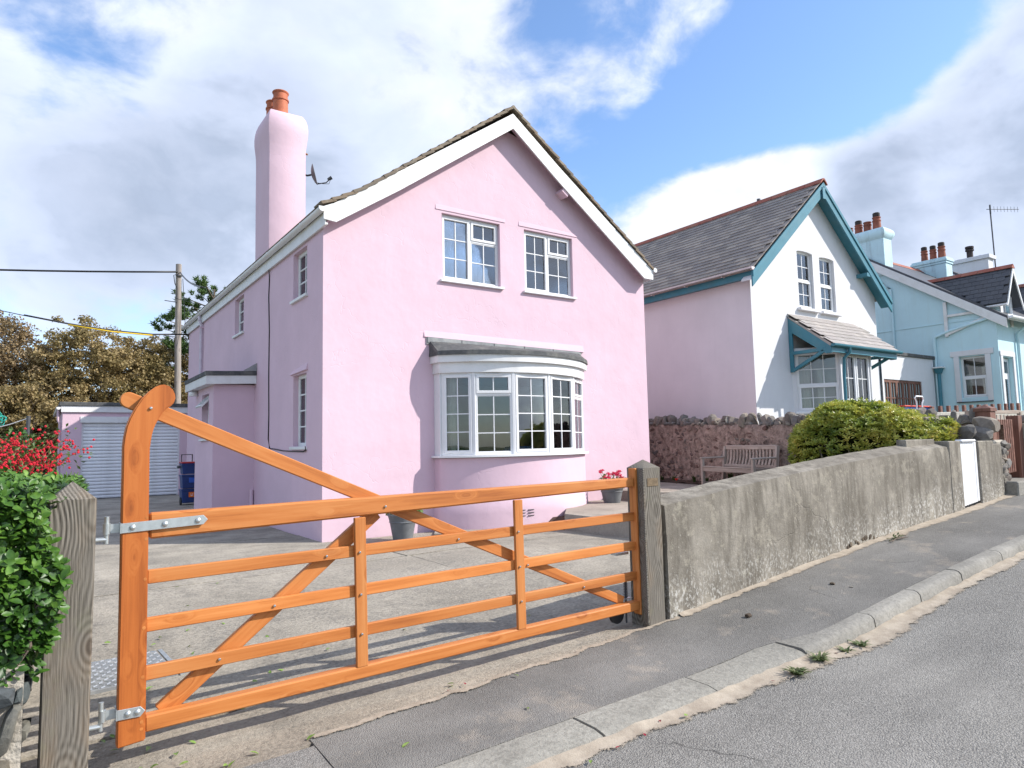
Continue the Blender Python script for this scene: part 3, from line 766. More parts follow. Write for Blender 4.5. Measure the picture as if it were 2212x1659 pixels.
# ================================================================== WINDOWS
def V3(*a): return Vector(a)
ZA = Vector((0, 0, 1))
def frame_window(parent, F, wd, ht, sashes, fr=0.05, mat=None, glass=None, name='window', depth=0.06, bar=0.018, sill=None, curtains=(), room=True, roomd=1.0, blind=None, rmar=(0.25, 0.5)):
    """F=(O,U,N): O lower left outer corner on the frame's front plane. sashes: (u0,u1,v0,v1,cols,rows,opening)"""
    mat = mat or UPVC; glass = glass or GLASS
    O, U, N = F
    mb = MB()
    mb.fbox(F, 0, wd, 0, fr, -depth, 0); mb.fbox(F, 0, wd, ht-fr, ht, -depth, 0)
    mb.fbox(F, 0, fr, fr, ht-fr, -depth, 0); mb.fbox(F, wd-fr, wd, fr, ht-fr, -depth, 0)
    us = sorted({round(s[1], 4) for s in sashes if s[1] < wd-0.06})
    for u in us:      # mullions
        mb.fbox(F, u-fr*0.4, u+fr*0.4, fr, ht-fr, -depth, -0.001)
    for s in sashes:
        if s[3] < ht-0.08:
            mb.fbox(F, s[0]+fr*0.4, s[1]-fr*0.4, s[3]-fr*0.35, s[3]+fr*0.35, -depth, -0.001)
    win = mb.build(name, mat, parent, bevel=0.004)
    for (u0, u1, v0, v1, nc, nr, op) in sashes:
        a0 = u0+(fr*0.72 if u0 < 0.01 else fr*0.34); a1 = u1-(fr*0.72 if u1 > wd-0.01 else fr*0.34)
        b0 = v0+(fr*0.72 if v0 < 0.01 else fr*0.3); b1 = v1-(fr*0.72 if v1 > ht-0.01 else fr*0.3)
        sf = 0.048 if op else 0.022
        nf = 0.016 if op else -0.010
        sm = MB()
        sm.fbox(F, a0, a1, b0, b0+sf, -0.04, nf); sm.fbox(F, a0, a1, b1-sf, b1, -0.04, nf)
        sm.fbox(F, a0, a0+sf, b0+sf, b1-sf, -0.04, nf); sm.fbox(F, a1-sf, a1, b0+sf, b1-sf, -0.04, nf)
        sm.build('sash', mat, win, bevel=0.004)
        g0, g1, h0, h1 = a0+sf, a1-sf, b0+sf, b1-sf
        bm_ = MB()
        for i in range(1, nc):
            u = g0+(g1-g0)*i/nc; bm_.fbox(F, u-bar/2, u+bar/2, h0, h1, -0.034, -0.012)
        for j in range(1, nr):
            v = h0+(h1-h0)*j/nr
            for i in range(nc):
                ua = g0+(g1-g0)*i/nc+(bar/2 if i else 0); ub = g0+(g1-g0)*(i+1)/nc-(bar/2 if i < nc-1 else 0)
                bm_.fbox(F, ua, ub, v-bar/2, v+bar/2, -0.033, -0.013)
        if nc*nr > 1:
            bm_.build('glazing_bars', mat, win)
        for i in range(nc):
            for j in range(nr):
                ua = g0+(g1-g0)*i/nc; ub = g0+(g1-g0)*(i+1)/nc; va = h0+(h1-h0)*j/nr; vb = h0+(h1-h0)*(j+1)/nr
                MB().fbox(F, ua, ub, va, vb, -0.026, -0.022).build('pane', glass, win)
    if sill:
        ov, hgt, out = sill
        MB().fbox(F, -ov, wd+ov, -hgt, -0.002, -depth, out).build('sill', mat, win, bevel=0.006)
    for (u0, u1, v0, v1, amp, cm) in curtains:
        curtain(win, F, u0, u1, v0, v1, amp, cm)
    if blind:
        MB().fbox(F, 0.02, wd-0.02, blind, ht-0.02, -0.075, -0.065).build('blind', NET, win)
    if room:
        room_box(win, F, 0.0, wd, 0.0, ht, roomd, rmar)
    return win

def curtain(win, F, u0, u1, v0, v1, amp=0.02, cm=None, nrm=-0.14):
    O, U, N = F; mb = MB(); nn = max(6, int((u1-u0)/0.025)); vs = []
    for i in range(nn+1):
        u = u0+(u1-u0)*i/nn
        d = nrm+amp*sin(u*95.0+3*fb(u, v0, 4))
        for v in (v0, v1):
            vs.append(O+U*u+ZA*v+N*d)
    for i in range(nn+1):
        u = u0+(u1-u0)*i/nn
        d = nrm-0.006+amp*sin(u*95.0+3*fb(u, v0, 4))
        for v in (v0, v1):
            vs.append(O+U*u+ZA*v+N*d)
    k = 2*(nn+1)
    fs = [(2*i, 2*i+2, 2*i+3, 2*i+1) for i in range(nn)]+[(k+2*i, k+2*i+1, k+2*i+3, k+2*i+2) for i in range(nn)]
    fs += [(0, 1, k+1, k), (2*nn, k+2*nn, k+2*nn+1, 2*nn+1)]
    mb.add(vs, fs)
    return mb.build('curtain', cm or CURTAIN, win, smooth='all', recalc=False)

def room_box(win, F, u0, u1, v0, v1, dp, mar=(0.25, 0.5)):
    """closed lining behind the window, open towards the glass"""
    O, U, N = F
    P = lambda u, v, n: O+U*u+ZA*v+N*n
    a, b = u0-mar[0], u1+mar[0]; c, d = v0-mar[1], v1+mar[0]; n0, n1 = -0.07, -0.07-dp
    vs = [P(a, c, n0), P(b, c, n0), P(b, d, n0), P(a, d, n0), P(a, c, n1), P(b, c, n1), P(b, d, n1), P(a, d, n1), P(u0, v0, n0), P(u1, v0, n0), P(u1, v1, n0), P(u0, v1, n0)]
    fs = [(4, 5, 6, 7), (0, 1, 5, 4), (1, 2, 6, 5), (2, 3, 7, 6), (3, 0, 4, 7), (0, 8, 9, 1), (1, 9, 10, 2), (2, 10, 11, 3), (3, 11, 8, 0)]
    return MB().add(vs, fs).build('room_lining', ROOM, win, recalc=False)

def wall_face(mb, x0, x1, z0, top, holes, P, reveal=0.16, sub=0.5):
    """front face with rectangular holes and their reveals. P(x, n, z) -> point, n = depth inwards. top(x) -> z"""
    xs = {x0, x1}
    for h in holes: xs |= {h[0], h[1]}
    xs = sorted(xs)
    fine = []
    for a, b in zip(xs, xs[1:]):
        k = max(1, int((b-a)/sub)); fine += lin(a, b, k)[:-1]
    fine.append(xs[-1])
    for a, b in zip(fine, fine[1:]):
        m = (a+b)/2
        hs = sorted([h for h in holes if h[0]-1e-6 <= m <= h[1]+1e-6], key=lambda h: h[2])
        z = z0
        for h in hs:
            if h[2] > z+1e-6:
                mb.add([P(a, 0, z), P(b, 0, z), P(b, 0, h[2]), P(a, 0, h[2])], [(0, 1, 2, 3)])
            z = h[3]
        mb.add([P(a, 0, z), P(b, 0, z), P(b, 0, top(b)), P(a, 0, top(a))], [(0, 1, 2, 3)])
    for h in holes:
        a, b, c, d = h[:4]
        dp = h[4] if len(h) > 4 else reveal
        q = [(a, c), (b, c), (b, d), (a, d)]
        for i in range(4):
            p, r = q[i], q[(i+1) % 4]
            mb.add([P(p[0], 0, p[1]), P(r[0], 0, r[1]), P(r[0], dp, r[1]), P(p[0], dp, p[1])], [(0, 1, 2, 3)])

# ================================================================== PINK HOUSE
HW, HL = 7.5, 12.2
pink = thing('pink_house', 'two storey pink rendered house with bow window and tall leaning chimney', 'house', (0, 0, 0))
EZ = 5.24
pitch = (7.98-EZ)/3.75
gtop = lambda x: EZ+pitch*(3.75-abs(x-3.75))
W1 = (2.25, 3.55, 4.56, 5.83); W2 = (4.14, 5.40, 4.56, 5.83)
mb = MB()
wall_face(mb, 0, HW, -0.3, gtop, [W1+(0.09,), W2+(0.09,), (2.25, 5.17, 0.95, 2.95, 0.3)], lambda x, n, z: Vector((x, n, z)))
SIDE = [(0.82, 1.60, 4.21, 5.08), (5.30, 6.15, 4.21, 5.08), (0.82, 1.55, 1.54, 2.82)]
wall_face(mb, 0, HL, -0.3, lambda y: EZ+0.0, SIDE, lambda y, n, z: Vector((n, y, z)), reveal=0.10)
mb.add([(HW, 0, -0.3), (HW, HL, -0.3), (HW, HL, EZ), (HW, 0, EZ)], [(0, 1, 2, 3)])
mb.add([(0, HL, -0.3), (HW, HL, -0.3), (HW, HL, EZ), (3.75, HL, 7.98), (0, HL, EZ)], [(0, 1, 2, 3, 4)])
mb.build('wall', PINK, pink, recalc=False)
# two upper windows in the gable
for (a, b, c, d) in (W1, W2):
    wd, ht = b-a, d-c
    F = (V3(a, 0.075, c), V3(1, 0, 0), V3(0, -1, 0))
    m_ = wd*0.505
    frame_window(pink, F, wd, ht, [(0, m_, 0, ht, 2, 3, True), (m_, wd, ht*0.665, ht, 2, 1, True), (m_, wd, 0, ht*0.665, 2, 2, False)], fr=0.055, glass=GLASSUP,
                 sill=(0.055, 0.045, 0.135), curtains=((0.05, 0.36, 0.03, ht-0.02, 0.018, NET), (wd-0.62, wd-0.04, 0.03, ht-0.02, 0.018, NET)), roomd=1.6)
    # flared drip moulding over the head
    mb = MB(); vs = []
    for x, tw in ((a-0.13, 0.10), (b+0.13, 0.07)):
        vs += [(x, -0.013, d+0.05), (x, 0.004, d+0.05), (x, 0.004, d+0.05+tw), (x, -0.001, d+0.05+tw)]
    mb.add(vs, [(0, 1, 2, 3), (7, 6, 5, 4), (0, 4, 5, 1), (1, 5, 6, 2), (2, 6, 7, 3), (3, 7, 4, 0)])
    mb.build('drip_mould', PINKS, pink)
# side windows, deep set
for k, (a, b, c, d) in enumerate(SIDE):
    F = (V3(0.09, b, c), V3(0, -1, 0), V3(-1, 0, 0))
    frame_window(pink, F, b-a, d-c, [(0, b-a, 0, d-c, 2, 4 if k == 2 else 3, False)], fr=0.06, mat=PAINTW, bar=0.024, curtains=((0.05, 0.22, 0.02, d-c-0.02, 0.02, CURTAIN), (b-a-0.22, b-a-0.05, 0.02, d-c-0.02, 0.02, CURTAIN)), roomd=1.0)
    MB().box(-0.05, 0.085, a-0.06, b+0.06, c-0.055, c-0.002).build('sill', PAINTW, pink, bevel=0.005)
mb = MB().add([(-0.04, 0.74, 2.86), (0.003, 0.74, 2.86), (0.003, 0.74, 3.0), (-0.04, 1.66, 2.84), (0.003, 1.66, 2.84), (0.003, 1.66, 2.90)], [(0, 1, 2), (3, 5, 4), (0, 3, 4, 1), (1, 4, 5, 2), (2, 5, 3, 0)])
mb.build('drip_mould', PINKS, pink)
# roof: two slopes, verge slates, ridge tiles
sl = hypot(3.75, 7.98-EZ)
nrm_l = Vector((-pitch, 0, 1)).normalized(); nrm_r = Vector((pitch, 0, 1)).normalized()
SLATE_B = slate_mat('brown_lichened_slate', [(0.17, 0.125, 0.085), (0.22, 0.165, 0.115), (0.14, 0.115, 0.09), (0.25, 0.20, 0.14)], 0.85, 0.5)
def roof_pt(side, t, y, h=0.0):     # t: 0 eave .. 1 ridge
    x = -0.10+3.85*t if side < 0 else 7.60-3.85*t
    z = EZ+0.02+pitch*(x+0.0 if side < 0 else 7.5-x)+0.13
    if side < 0 and t < 0.22:
        z += 0.13*((0.22-t)/0.22)**2
    n = nrm_l if side < 0 else nrm_r
    return Vector((x, y, z))+n*h
rm = MB()
for side in (-1, 1):
    ts = lin(0, 1, 8)
    for a, b in zip(ts, ts[1:]):
        rm.hexa([roof_pt(side, a, -0.20), roof_pt(side, a, HL+0.2), roof_pt(side, b, HL+0.2), roof_pt(side, b, -0.20), roof_pt(side, a, -0.20, 0.045), roof_pt(side, a, HL+0.2, 0.045), roof_pt(side, b, HL+0.2, 0.045), roof_pt(side, b, -0.20, 0.045)])
roof = rm.build('roof', SLATE_B, pink)
for side in (-1, 1):
    k = 21
    for i in range(k):
        a, b = i/k, (i+1)/k+0.012
        h0, h1 = 0.050+0.012*rnd.random(), 0.030
        o_ = -0.285-0.015*rnd.random()
        MB().hexa([roof_pt(side, a, o_, h0-0.03), roof_pt(side, a, 0.06, h0-0.03), roof_pt(side, b, 0.06, h1-0.03), roof_pt(side, b, o_, h1-0.03), roof_pt(side, a, o_, h0+0.022), roof_pt(side, a, 0.06, h0+0.022), roof_pt(side, b, 0.06, h1+0.015), roof_pt(side, b, o_, h1+0.015)]).build('slate', SLATE_B, roof)
for i in range(9):
    y0 = -0.30+0.46*i
    zr = roof_pt(-1, 1, 0).z+0.03
    MB().prism([(3.75-0.16, zr-0.10), (3.75, zr+0.045), (3.75+0.16, zr-0.10), (3.75+0.15, zr-0.125), (3.75, zr+0.02), (3.75-0.15, zr-0.125)], 'y', y0, y0+0.45).build('ridge_tile', SLATE_B, roof)
# barge boards (left one kicked up at the foot)
yb0, yb1 = -0.262, -0.235
bl = [(-0.085, 5.225), (0.13, 5.205), (1.27, 5.97), (3.75, 7.735), (3.75, 8.045), (2.24, 6.995), (0.97, 6.115), (0.39, 5.725), (0.12, 5.54), (-0.085, 5.435)]
br = [(3.752, 7.735), (4.87, 6.885), (7.28, 5.15), (7.56, 5.15), (7.56, 5.36), (4.88, 7.215), (3.752, 8.045)]
for pl in (bl, br):
    MB().prism(pl, 'y', yb0, yb1).build('barge_board', PAINTW, pink, bevel=0.003)
for side in (-1, 1):   # soffit behind the boards and painted purlin ends
    A = [(x, z) for x, z in ((0.0, EZ-0.03), (3.75, 7.93), (3.75, 7.97), (0.0, EZ+0.03))]
    if side > 0: A = [(7.5-x, z) for x, z in A]
    MB().prism(A, 'y', -0.236, 0.0).build('soffit', PINKS, pink)
MB().prism([(4.98, 6.72), (5.12, 6.62), (5.16, 6.69), (5.02, 6.79)], 'y', -0.234, -0.002).build('purlin_end', PINKS, pink)
# eaves: fascia, gutter with unions, downpipe
MB().box(-0.055, -0.03, -0.233, HL+0.18, 5.14, 5.36).build('fascia', PAINTW, pink, bevel=0.003)
MB().box(-0.03, -0.001, -0.23, HL, 5.15, 5.18).build('soffit', PAINTW, pink)
gut = MB(); n = 9
prof = [(-0.115+0.062*cos(pi+pi*k/8), 5.395+0.062*sin(pi+pi*k/8)) for k in range(9)]+[(-0.115+0.057*cos(2*pi-pi*k/8), 5.395+0.057*sin(2*pi-pi*k/8)) for k in range(9)]
gut.prism(prof, 'y', -0.29, HL+0.4)
gutter = gut.build('gutter', UPVC, pink, smooth=50)
pe = [(-0.115+0.063*cos(pi+pi*k/10), 5.395+0.063*sin(pi+pi*k/10)) for k in range(11)]+[(-0.052, 5.42), (-0.178, 5.42)]
MB().prism(pe, 'y', -0.30, -0.275).build('stop_end', UPVC, gutter, bevel=0.004)
for y in [0.65, 1.75, 2.75, 3.85, 5.0, 6.2, 7.5, 8.8, 10.2, 11.6]:
    pp = [(-0.115+0.07*cos(pi+pi*k/8), 5.397+0.07*sin(pi+pi*k/8)) for k in range(9)]+[(-0.115+0.060*cos(2*pi-pi*k/8), 5.397+0.060*sin(2*pi-pi*k/8)) for k in range(9)]
    MB().prism(pp, 'y', y, y+0.05).build('bracket', UPVC, gutter)
MB().tube([(-0.115, 9.95, 5.33), (-0.115, 9.95, 5.22), (-0.06, 9.95, 5.08), (-0.06, 9.95, 3.2), (-0.06, 9.95, 0.02)], 0.042, 10).build('downpipe', simple('lilac_pipe_paint', (0.62, 0.55, 0.62), 0.5), pink, smooth=50)
MB().box(-0.10, 0, 9.90, 10.0, 4.98, 5.03).build('pipe_clip', PINKS, pink)
MB().box(7.5, 7.53, -0.23, HL, 5.14, 5.36).build('fascia', PAINTW, pink)
MB().tube([(7.60, -0.30, 5.37), (7.60, HL, 5.37)], 0.055, 10).build('gutter', UPVC, pink, smooth=50)
# chimney
ch0, ch1, cy0, cy1 = 0.03, 0.80, 3.40, 4.46
ring = []
CP = [(0.0, 4.9), (0.0, 6.0), (0.005, 7.0), (0.004, 7.70), (0.010, 7.95), (0.036, 8.12), (0.062, 8.28), (0.066, 8.40), (0.050, 8.52), (0.01, 8.63), (-0.06, 8.72), (-0.075, 8.73)]
mb = MB(); vs = []
for e, z in CP:
    ln = -0.012*(z-4.9)/4
    r_ = 0.010
    for (sx, sy) in ((0, 0), (1, 0), (1, 1), (0, 1)):
        x = (ch1+e*0.75 if sx else ch0-e*0.45)+ln; y = (cy1+e if sy else cy0-e*0.55)
        cx = x-(2*sx-1)*r_; cy_ = y-(2*sy-1)*r_
        pr = [(x, cy_), (cx, y)] if (sx ^ sy) else [(cx, y), (x, cy_)]
        if (sx, sy) == (0, 0): pr = [(x, cy_), (cx, y)]
        if (sx, sy) == (1, 0): pr = [(cx, y), (x, cy_)]
        if (sx, sy) == (1, 1): pr = [(x, cy_), (cx, y)]
        if (sx, sy) == (0, 1): pr = [(cx, y), (x, cy_)]
        vs += [(a, b, z) for a, b in pr]
m = 8
fs = [(i*m+j, i*m+(j+1) % m, (i+1)*m+(j+1) % m, (i+1)*m+j) for i in range(len(CP)-1) for j in range(m)]+[tuple((len(CP)-1)*m+j for j in range(m))]
mb.add(vs, fs)
chim = mb.build('chimney', PINK, pink, smooth=50)
def pot(mb, c, r, h, taper=0.92, band=0.7):
    p = [(r, 0), (r*0.99, h*0.05), (r*(taper+0.03), h*band-0.02), (r*(taper+0.15), h*band-0.012), (r*(taper+0.15), h*band+0.018), (r*taper, h*band+0.03), (r*taper, h-0.05), (r*(taper+0.12), h-0.03), (r*(taper+0.15), h-0.012), (r*(taper+0.1), h), (r*(taper-0.1), h), (r*(taper-0.14), h-0.15)]
    mb.lathe(p, 24, c)
for c, r_, h_ in (((0.34, 3.74, 8.68), 0.165, 0.62), ((0.30, 4.18, 8.68), 0.145, 0.58)):
    mb = MB(); pot(mb, c, r_, h_); mb.build('chimney_pot', TERRA, chim, smooth=35)
MB().tube([(0.80, 3.42, 7.9), (0.835, 3.40, 7.88)], 0.02, 6).build('wall_hook', simple('rust', (0.30, 0.13, 0.05), 0.9), chim)
# satellite dish fixed to the chimney
dish_c = Vector((1.05, 3.62, 7.56))
dn = Vector((0.88, -0.36, 0.22)).normalized()
M = axisM(dish_c, dish_c+dn, (0, 0, 1))
mb = MB(); vs = []; NR = 7; NA = 28
for i in range(NR+1):
    r_ = i/NR
    for k in range(NA):
        a = 2*pi*k/NA
        vs.append((-0.05+0.075*r_*r_, 0.235*r_*sin(a), 0.19*r_*cos(a)))
for i in range(NR+1):
    r_ = i/NR
    for k in range(NA):
        a = 2*pi*k/NA
        vs.append((-0.056+0.075*r_*r_, 0.239*r_*sin(a), 0.194*r_*cos(a)))
off = (NR+1)*NA
fs = [(i*NA+k, i*NA+(k+1) % NA, (i+1)*NA+(k+1) % NA, (i+1)*NA+k) for i in range(NR) for k in range(NA)]
fs += [(off+i*NA+k, off+(i+1)*NA+k, off+(i+1)*NA+(k+1) % NA, off+i*NA+(k+1) % NA) for i in range(NR) for k in range(NA)]
fs += [(NR*NA+k, NR*NA+(k+1) % NA, off+NR*NA+(k+1) % NA, off+NR*NA+k) for k in range(NA)]
dish = mb.add(vs, fs).build('satellite_dish', simple('grey_dish_paint', (0.13, 0.135, 0.14), 0.5, 0.1), pink, M=M, local=True, smooth='all', recalc=False)
pe_ = M @ Vector((0.40, -0.02, -0.12)); lowp = M @ Vector((0.02, -0.225, 0.0))
MB().tube([lowp, M @ Vector((0.22, -0.225, 0.0)), M @ Vector((0.30, -0.17, 0.0))], 0.013, 8).build('feed_arm', DARKMET, dish, smooth=50)
MB().tube([M @ Vector((0.27, -0.165, 0)), M @ Vector((0.36, -0.13, 0))], [0.03, 0.042], 12).build('receiver', DARKMET, dish, smooth=40)
MB().tube([M @ Vector((-0.06, 0, 0)), (0.92, 3.66, 7.52), (0.79, 3.66, 7.52)], 0.022, 8).build('mount_arm', DARKMET, dish)
MB().box(0.795, 0.83, 3.56, 3.76, 7.36, 7.68).build('wall_bracket', DARKMET, dish)
MB().tube([M @ Vector((0.33, -0.17, 0)), M @ Vector((0.27, -0.27, 0.02)), M @ Vector((0.15, -0.25, 0.02)), M @ Vector((-0.02, -0.18, 0))], 0.006, 6).build('cable', BLACKPL, dish)

# bow window -------------------------------------------------------------
BP = [(2.07, -0.23), (2.52, -0.60), (3.18, -0.88), (3.97, -0.91), (4.75, -0.67), (5.38, -0.21)]
def bow(off=0.0, k=10, ends=True):
    """smooth bow through the facet corners, pushed out by off; ends return to the wall"""
    P = [Vector((x, y)) for x, y in BP]
    # circle through first, middle, last
    cx = 3.72; ch = 5.38-2.06; sag = 0.72
    Rr = ((ch/2)**2+sag**2)/(2*sag); cyy = -0.93+Rr
    th = math.asin((ch/2)/Rr)
    out = []
    for i in range(k+1):
        t = -th+2*th*i/k
        out.append((cx+(Rr+off)*sin(t), cyy-(Rr+off)*cos(t)))
    if ends:
        out = [(2.06-off*0.8, 0.0), (2.06-off*0.8, -0.18)]+out[0:]+[(5.38+off*0.8, -0.18), (5.38+off*0.8, 0.0)]
    return out
def bow_band(name, off0, off1, z0, z1, mat, parent, k=26, smooth=35, bevel=0.004):
    a = bow(off1, k)
    inner = [(2.3, 0.02), (5.1, 0.02)]
    return MB().prism(a+[(5.1, 0.01), (2.3, 0.01)], 'z', z0, z1).build(name, mat, parent, smooth=smooth, bevel=bevel)
# lower wall, slightly battered at the plinth
mb = MB()
lv = [(-0.2, 0.055), (0.30, 0.055), (0.52, 0.052), (0.56, 0.025), (0.75, 0.02), (1.275, 0.02)]
m = None; vs = []
for z, of in lv:
    a = bow(of, 30); m = len(a); vs += [(x, y, z) for x, y in a]
fs = [(i*m+j, i*m+j+1, (i+1)*m+j+1, (i+1)*m+j) for i in range(len(lv)-1) for j in range(m-1)]+[tuple((len(lv)-1)*m+j for j in range(m))]
bay = mb.add(vs, fs).build('bow_window', PINK, pink, smooth=45)
bow_band('sill', 0, 0.10, 1.285, 1.325, UPVC, bay)
# facets
zb, zt = 1.325, 2.785
spec = [('full', 0), ('top', 1), ('full', 2), ('full', 3), ('top', 4)]
for kind, i in spec:
    a, b = Vector((*BP[i], zb)), Vector((*BP[i+1], zb))
    U = (b-a).normalized(); wd = (b-a).length-0.012; N = Vector((U.y, -U.x, 0))
    a = a+U*0.006
    ht = zt-zb
    s_ = [(0, wd, 0, ht, 2, 4, True)] if kind == 'full' else [(0, wd, ht*0.735, ht, 2, 1, True), (0, wd, 0, ht*0.735, 2, 3, False)]
    F = (a, U, N)
    win = frame_window(pink, F, wd, ht, s_, fr=0.055, room=False)
    MB().fbox(F, wd-0.02, wd+0.032, 0, ht, -0.05, 0.012).build('mullion', UPVC, win, bevel=0.006) if i < 4 else None
    if kind == 'top':
        MB().fbox(F, wd*0.28, wd*0.72, ht-0.045, ht-0.02, 0.012, 0.03).build('trickle_vent', UPVC, win, bevel=0.006)
    if i == 0: curtain(win, F, 0.08, 0.26, 0.02, ht, 0.02, CURTAIN)
    if i == 4: curtain(win, F, wd-0.4, wd-0.06, 0.02, ht, 0.02, CURTAIN)
    if i == 3: curtain(win, F, wd-0.2, wd-0.02, 0.02, ht, 0.02, CURTAIN)
MB().box(2.05, 2.10, -0.215, -0.002, zb, zt).build('side_panel', UPVC, bay)
MB().box(5.34, 5.39, -0.205, -0.002, zb, zt).build('side_panel', UPVC, bay)
# room behind the bow
mb = MB().add([(1.0, 0.31, 0.4), (6.4, 0.31, 0.4), (6.4, 3.6, 0.4), (1.0, 3.6, 0.4), (1.0, 0.31, 2.97), (6.4, 0.31, 2.97), (6.4, 3.6, 2.97), (1.0, 3.6, 2.97)],
     [(0, 1, 2, 3), (4, 7, 6, 5), (3, 2, 6, 7), (0, 3, 7, 4), (1, 5, 6, 2)])
mb.add([(1.0, 0.31, 0.4), (2.25, 0.31, 0.4), (2.25, 0.31, 2.97), (1.0, 0.31, 2.97), (5.17, 0.31, 0.4), (6.4, 0.31, 0.4), (6.4, 0.31, 2.97), (5.17, 0.31, 2.97), (2.25, 0.31, 0.4), (5.17, 0.31, 0.4), (5.17, 0.31, 0.95), (2.25, 0.31, 0.95)], [(0, 1, 2, 3), (4, 5, 6, 7), (8, 9, 10, 11)])
mb.build('room_lining', ROOM, bay, recalc=False)
# window seat cushion and lamp shade glimpsed inside
MB().box(3.35, 3.95, -0.5, -0.2, 1.20, 1.46).build('cushion', simple('blue_fabric', (0.05, 0.12, 0.30), 0.9), bay, bevel=0.06)
MB().lathe([(0.20, 0), (0.10, 0.28)], 20, (2.85, 1.1, 2.05)).build('lamp_shade', CURTAIN, bay, smooth=40)
# entablature and felt roof
bow_band('frieze', 0, 0.045, 2.785, 2.972, PAINTW, bay)
bow_band('fascia', 0, 0.105, 2.972, 3.115, PAINTW, bay)
mb = MB()
a = bow(0.135, 30); b = bow(0.125, 30); top = [(x, -0.005) for x in lin(1.96, 5.50, len(a)-1)]
m = len(a); zl = lambda x: 3.40-0.02*(x-1.96)/3.5
vs = [(x, y, 3.10) for x, y in a]+[(x, y, 3.178) for x, y in b]+[(min(5.48, max(1.95, x)), -0.005, zl(x)) for x, y in b]
fs = [(j, j+1, m+j+1, m+j) for j in range(m-1)]+[(m+j, m+j+1, 2*m+j+1, 2*m+j) for j in range(m-1)]+[tuple(range(m))]
roofb = mb.add(vs, fs).build('bow_roof', FELT, bay, smooth=35)
MB().prism([(1.90, 3.33), (5.55, 3.235), (5.55, 3.40), (1.90, 3.45)], 'y', -0.02, -0.003).build('lead_flashing', LEAD, bay)
for i in range(5):
    x0 = 1.92+0.72*i
    MB().prism([(x0, 3.36-0.012*i), (x0+0.70, 3.34-0.012*i), (x0+0.70, 3.455-0.012*i), (x0, 3.465-0.012*i)], 'y', -0.030-0.002*(i % 2), -0.021).build('lead_sheet', LEAD, bay)
mb = MB().add([(1.86, -0.022, 3.462), (1.86, 0.004, 3.462), (1.86, 0.004, 3.60), (5.62, -0.034, 3.405), (5.62, 0.004, 3.405), (5.62, 0.004, 3.56)], [(0, 1, 2), (3, 5, 4), (0, 3, 4, 1), (1, 4, 5, 2), (2, 5, 3, 0)])
mb.build('drip_mould', PINKS, pink)
# air brick
cx = 3.28
mb = MB()
for r_ in range(3):
    for c_ in range(2):
        x = 3.22+0.17*c_; yw_ = -0.946-0.026*c_; mb.box(x, x+0.12, yw_-0.012, yw_+0.02, 0.235+0.05*r_, 0.245+0.05*r_)
mb.build('air_brick', DARKMET, bay)

# porch on the side ------------------------------------------------------
px0, py0, py1 = -0.82, 4.25, 6.15
mb = MB()
wall_face(mb, px0, 0.0, -0.2, lambda x: 2.88, [], lambda x, n, z: Vector((x, py0+n, z)))
wall_face(mb, py0, py1, -0.2, lambda x: 2.88, [(4.72, 5.45, 1.76, 2.72)], lambda y, n, z: Vector((px0+n, y, z)), reveal=0.13)
mb.add([(px0, py1, -0.2), (0, py1, -0.2), (0, py1, 2.88), (px0, py1, 2.88)], [(0, 1, 2, 3)])
porch = mb.build('porch', PINK, pink, recalc=False)
MB().prism([(-0.98, 2.86), (-0.003, 2.90), (-0.003, 3.08), (-0.98, 3.04)], 'y', 4.10, 4.125).build('fascia', PAINTW, porch, bevel=0.003)
MB().box(-1.0, -0.98, 4.10, 6.5, 2.86, 3.04).build('fascia', PAINTW, porch, bevel=0.003)
MB().box(-0.98, -0.82, 4.126, 6.4, 2.865, 2.88).build('soffit', PAINTW, porch)
MB().prism([(-1.02, 3.035), (-0.003, 3.075), (-0.003, 3.17), (-1.02, 3.13)], 'y', 4.075, 6.5).build('felt_roof', FELT, porch, bevel=0.01)
MB().prism([(-0.28, 3.165), (-0.004, 3.168), (-0.004, 3.34)], 'y', 4.07, 4.095).build('lead_flashing', LEAD, porch)
F = (V3(px0+0.125, 5.45, 1.76), V3(0, -1, 0), V3(-1, 0, 0))
pw = frame_window(porch, F, 0.73, 0.96, [(0, 0.73, 0, 0.62, 2, 2, False)], fr=0.05, mat=PAINTW, bar=0.022)
# top hung sash standing open
hinge = V3(px0+0.11, 0, 2.70); dirs = V3(-0.26, 0, -0.27).normalized(); L_ = 0.36
def opn(y, d, t): return (hinge.x+dirs.x*d-dirs.z*t, y, hinge.z+dirs.z*d+dirs.x*t)
def obx(mb, y0, y1, d0, d1, t0=-0.018, t1=0.018):
    mb.hexa([opn(y0, d0, t0), opn(y1, d0, t0), opn(y1, d1, t0), opn(y0, d1, t0), opn(y0, d0, t1), opn(y1, d0, t1), opn(y1, d1, t1), opn(y0, d1, t1)])
mb = MB(); obx(mb, 4.76, 5.41, 0, 0.04); obx(mb, 4.76, 5.41, L_-0.04, L_); obx(mb, 4.76, 4.80, 0.04, L_-0.04); obx(mb, 5.37, 5.41, 0.04, L_-0.04); obx(mb, 5.075, 5.095, 0.04, L_-0.04)
mb.build('open_sash', PAINTW, porch)
mb = MB(); obx(mb, 4.80, 5.075, 0.04, L_-0.04, -0.003, 0.003); mb.build('pane', GLASS, porch)
mb = MB(); obx(mb, 5.095, 5.37, 0.04, L_-0.04, -0.003, 0.003); mb.build('pane', GLASS, porch)
MB().box(px0-0.05, px0+0.125, 4.66, 5.51, 1.71, 1.757).build('sill', PAINTW, porch, bevel=0.005)
MB().lathe([(0.09, 0), (0.10, 0.02), (0.09, 0.09), (0.05, 0.11)], 16, (-0.905, 6.0, 2.74)).build('porch_lamp', UPVC, porch, smooth=40)
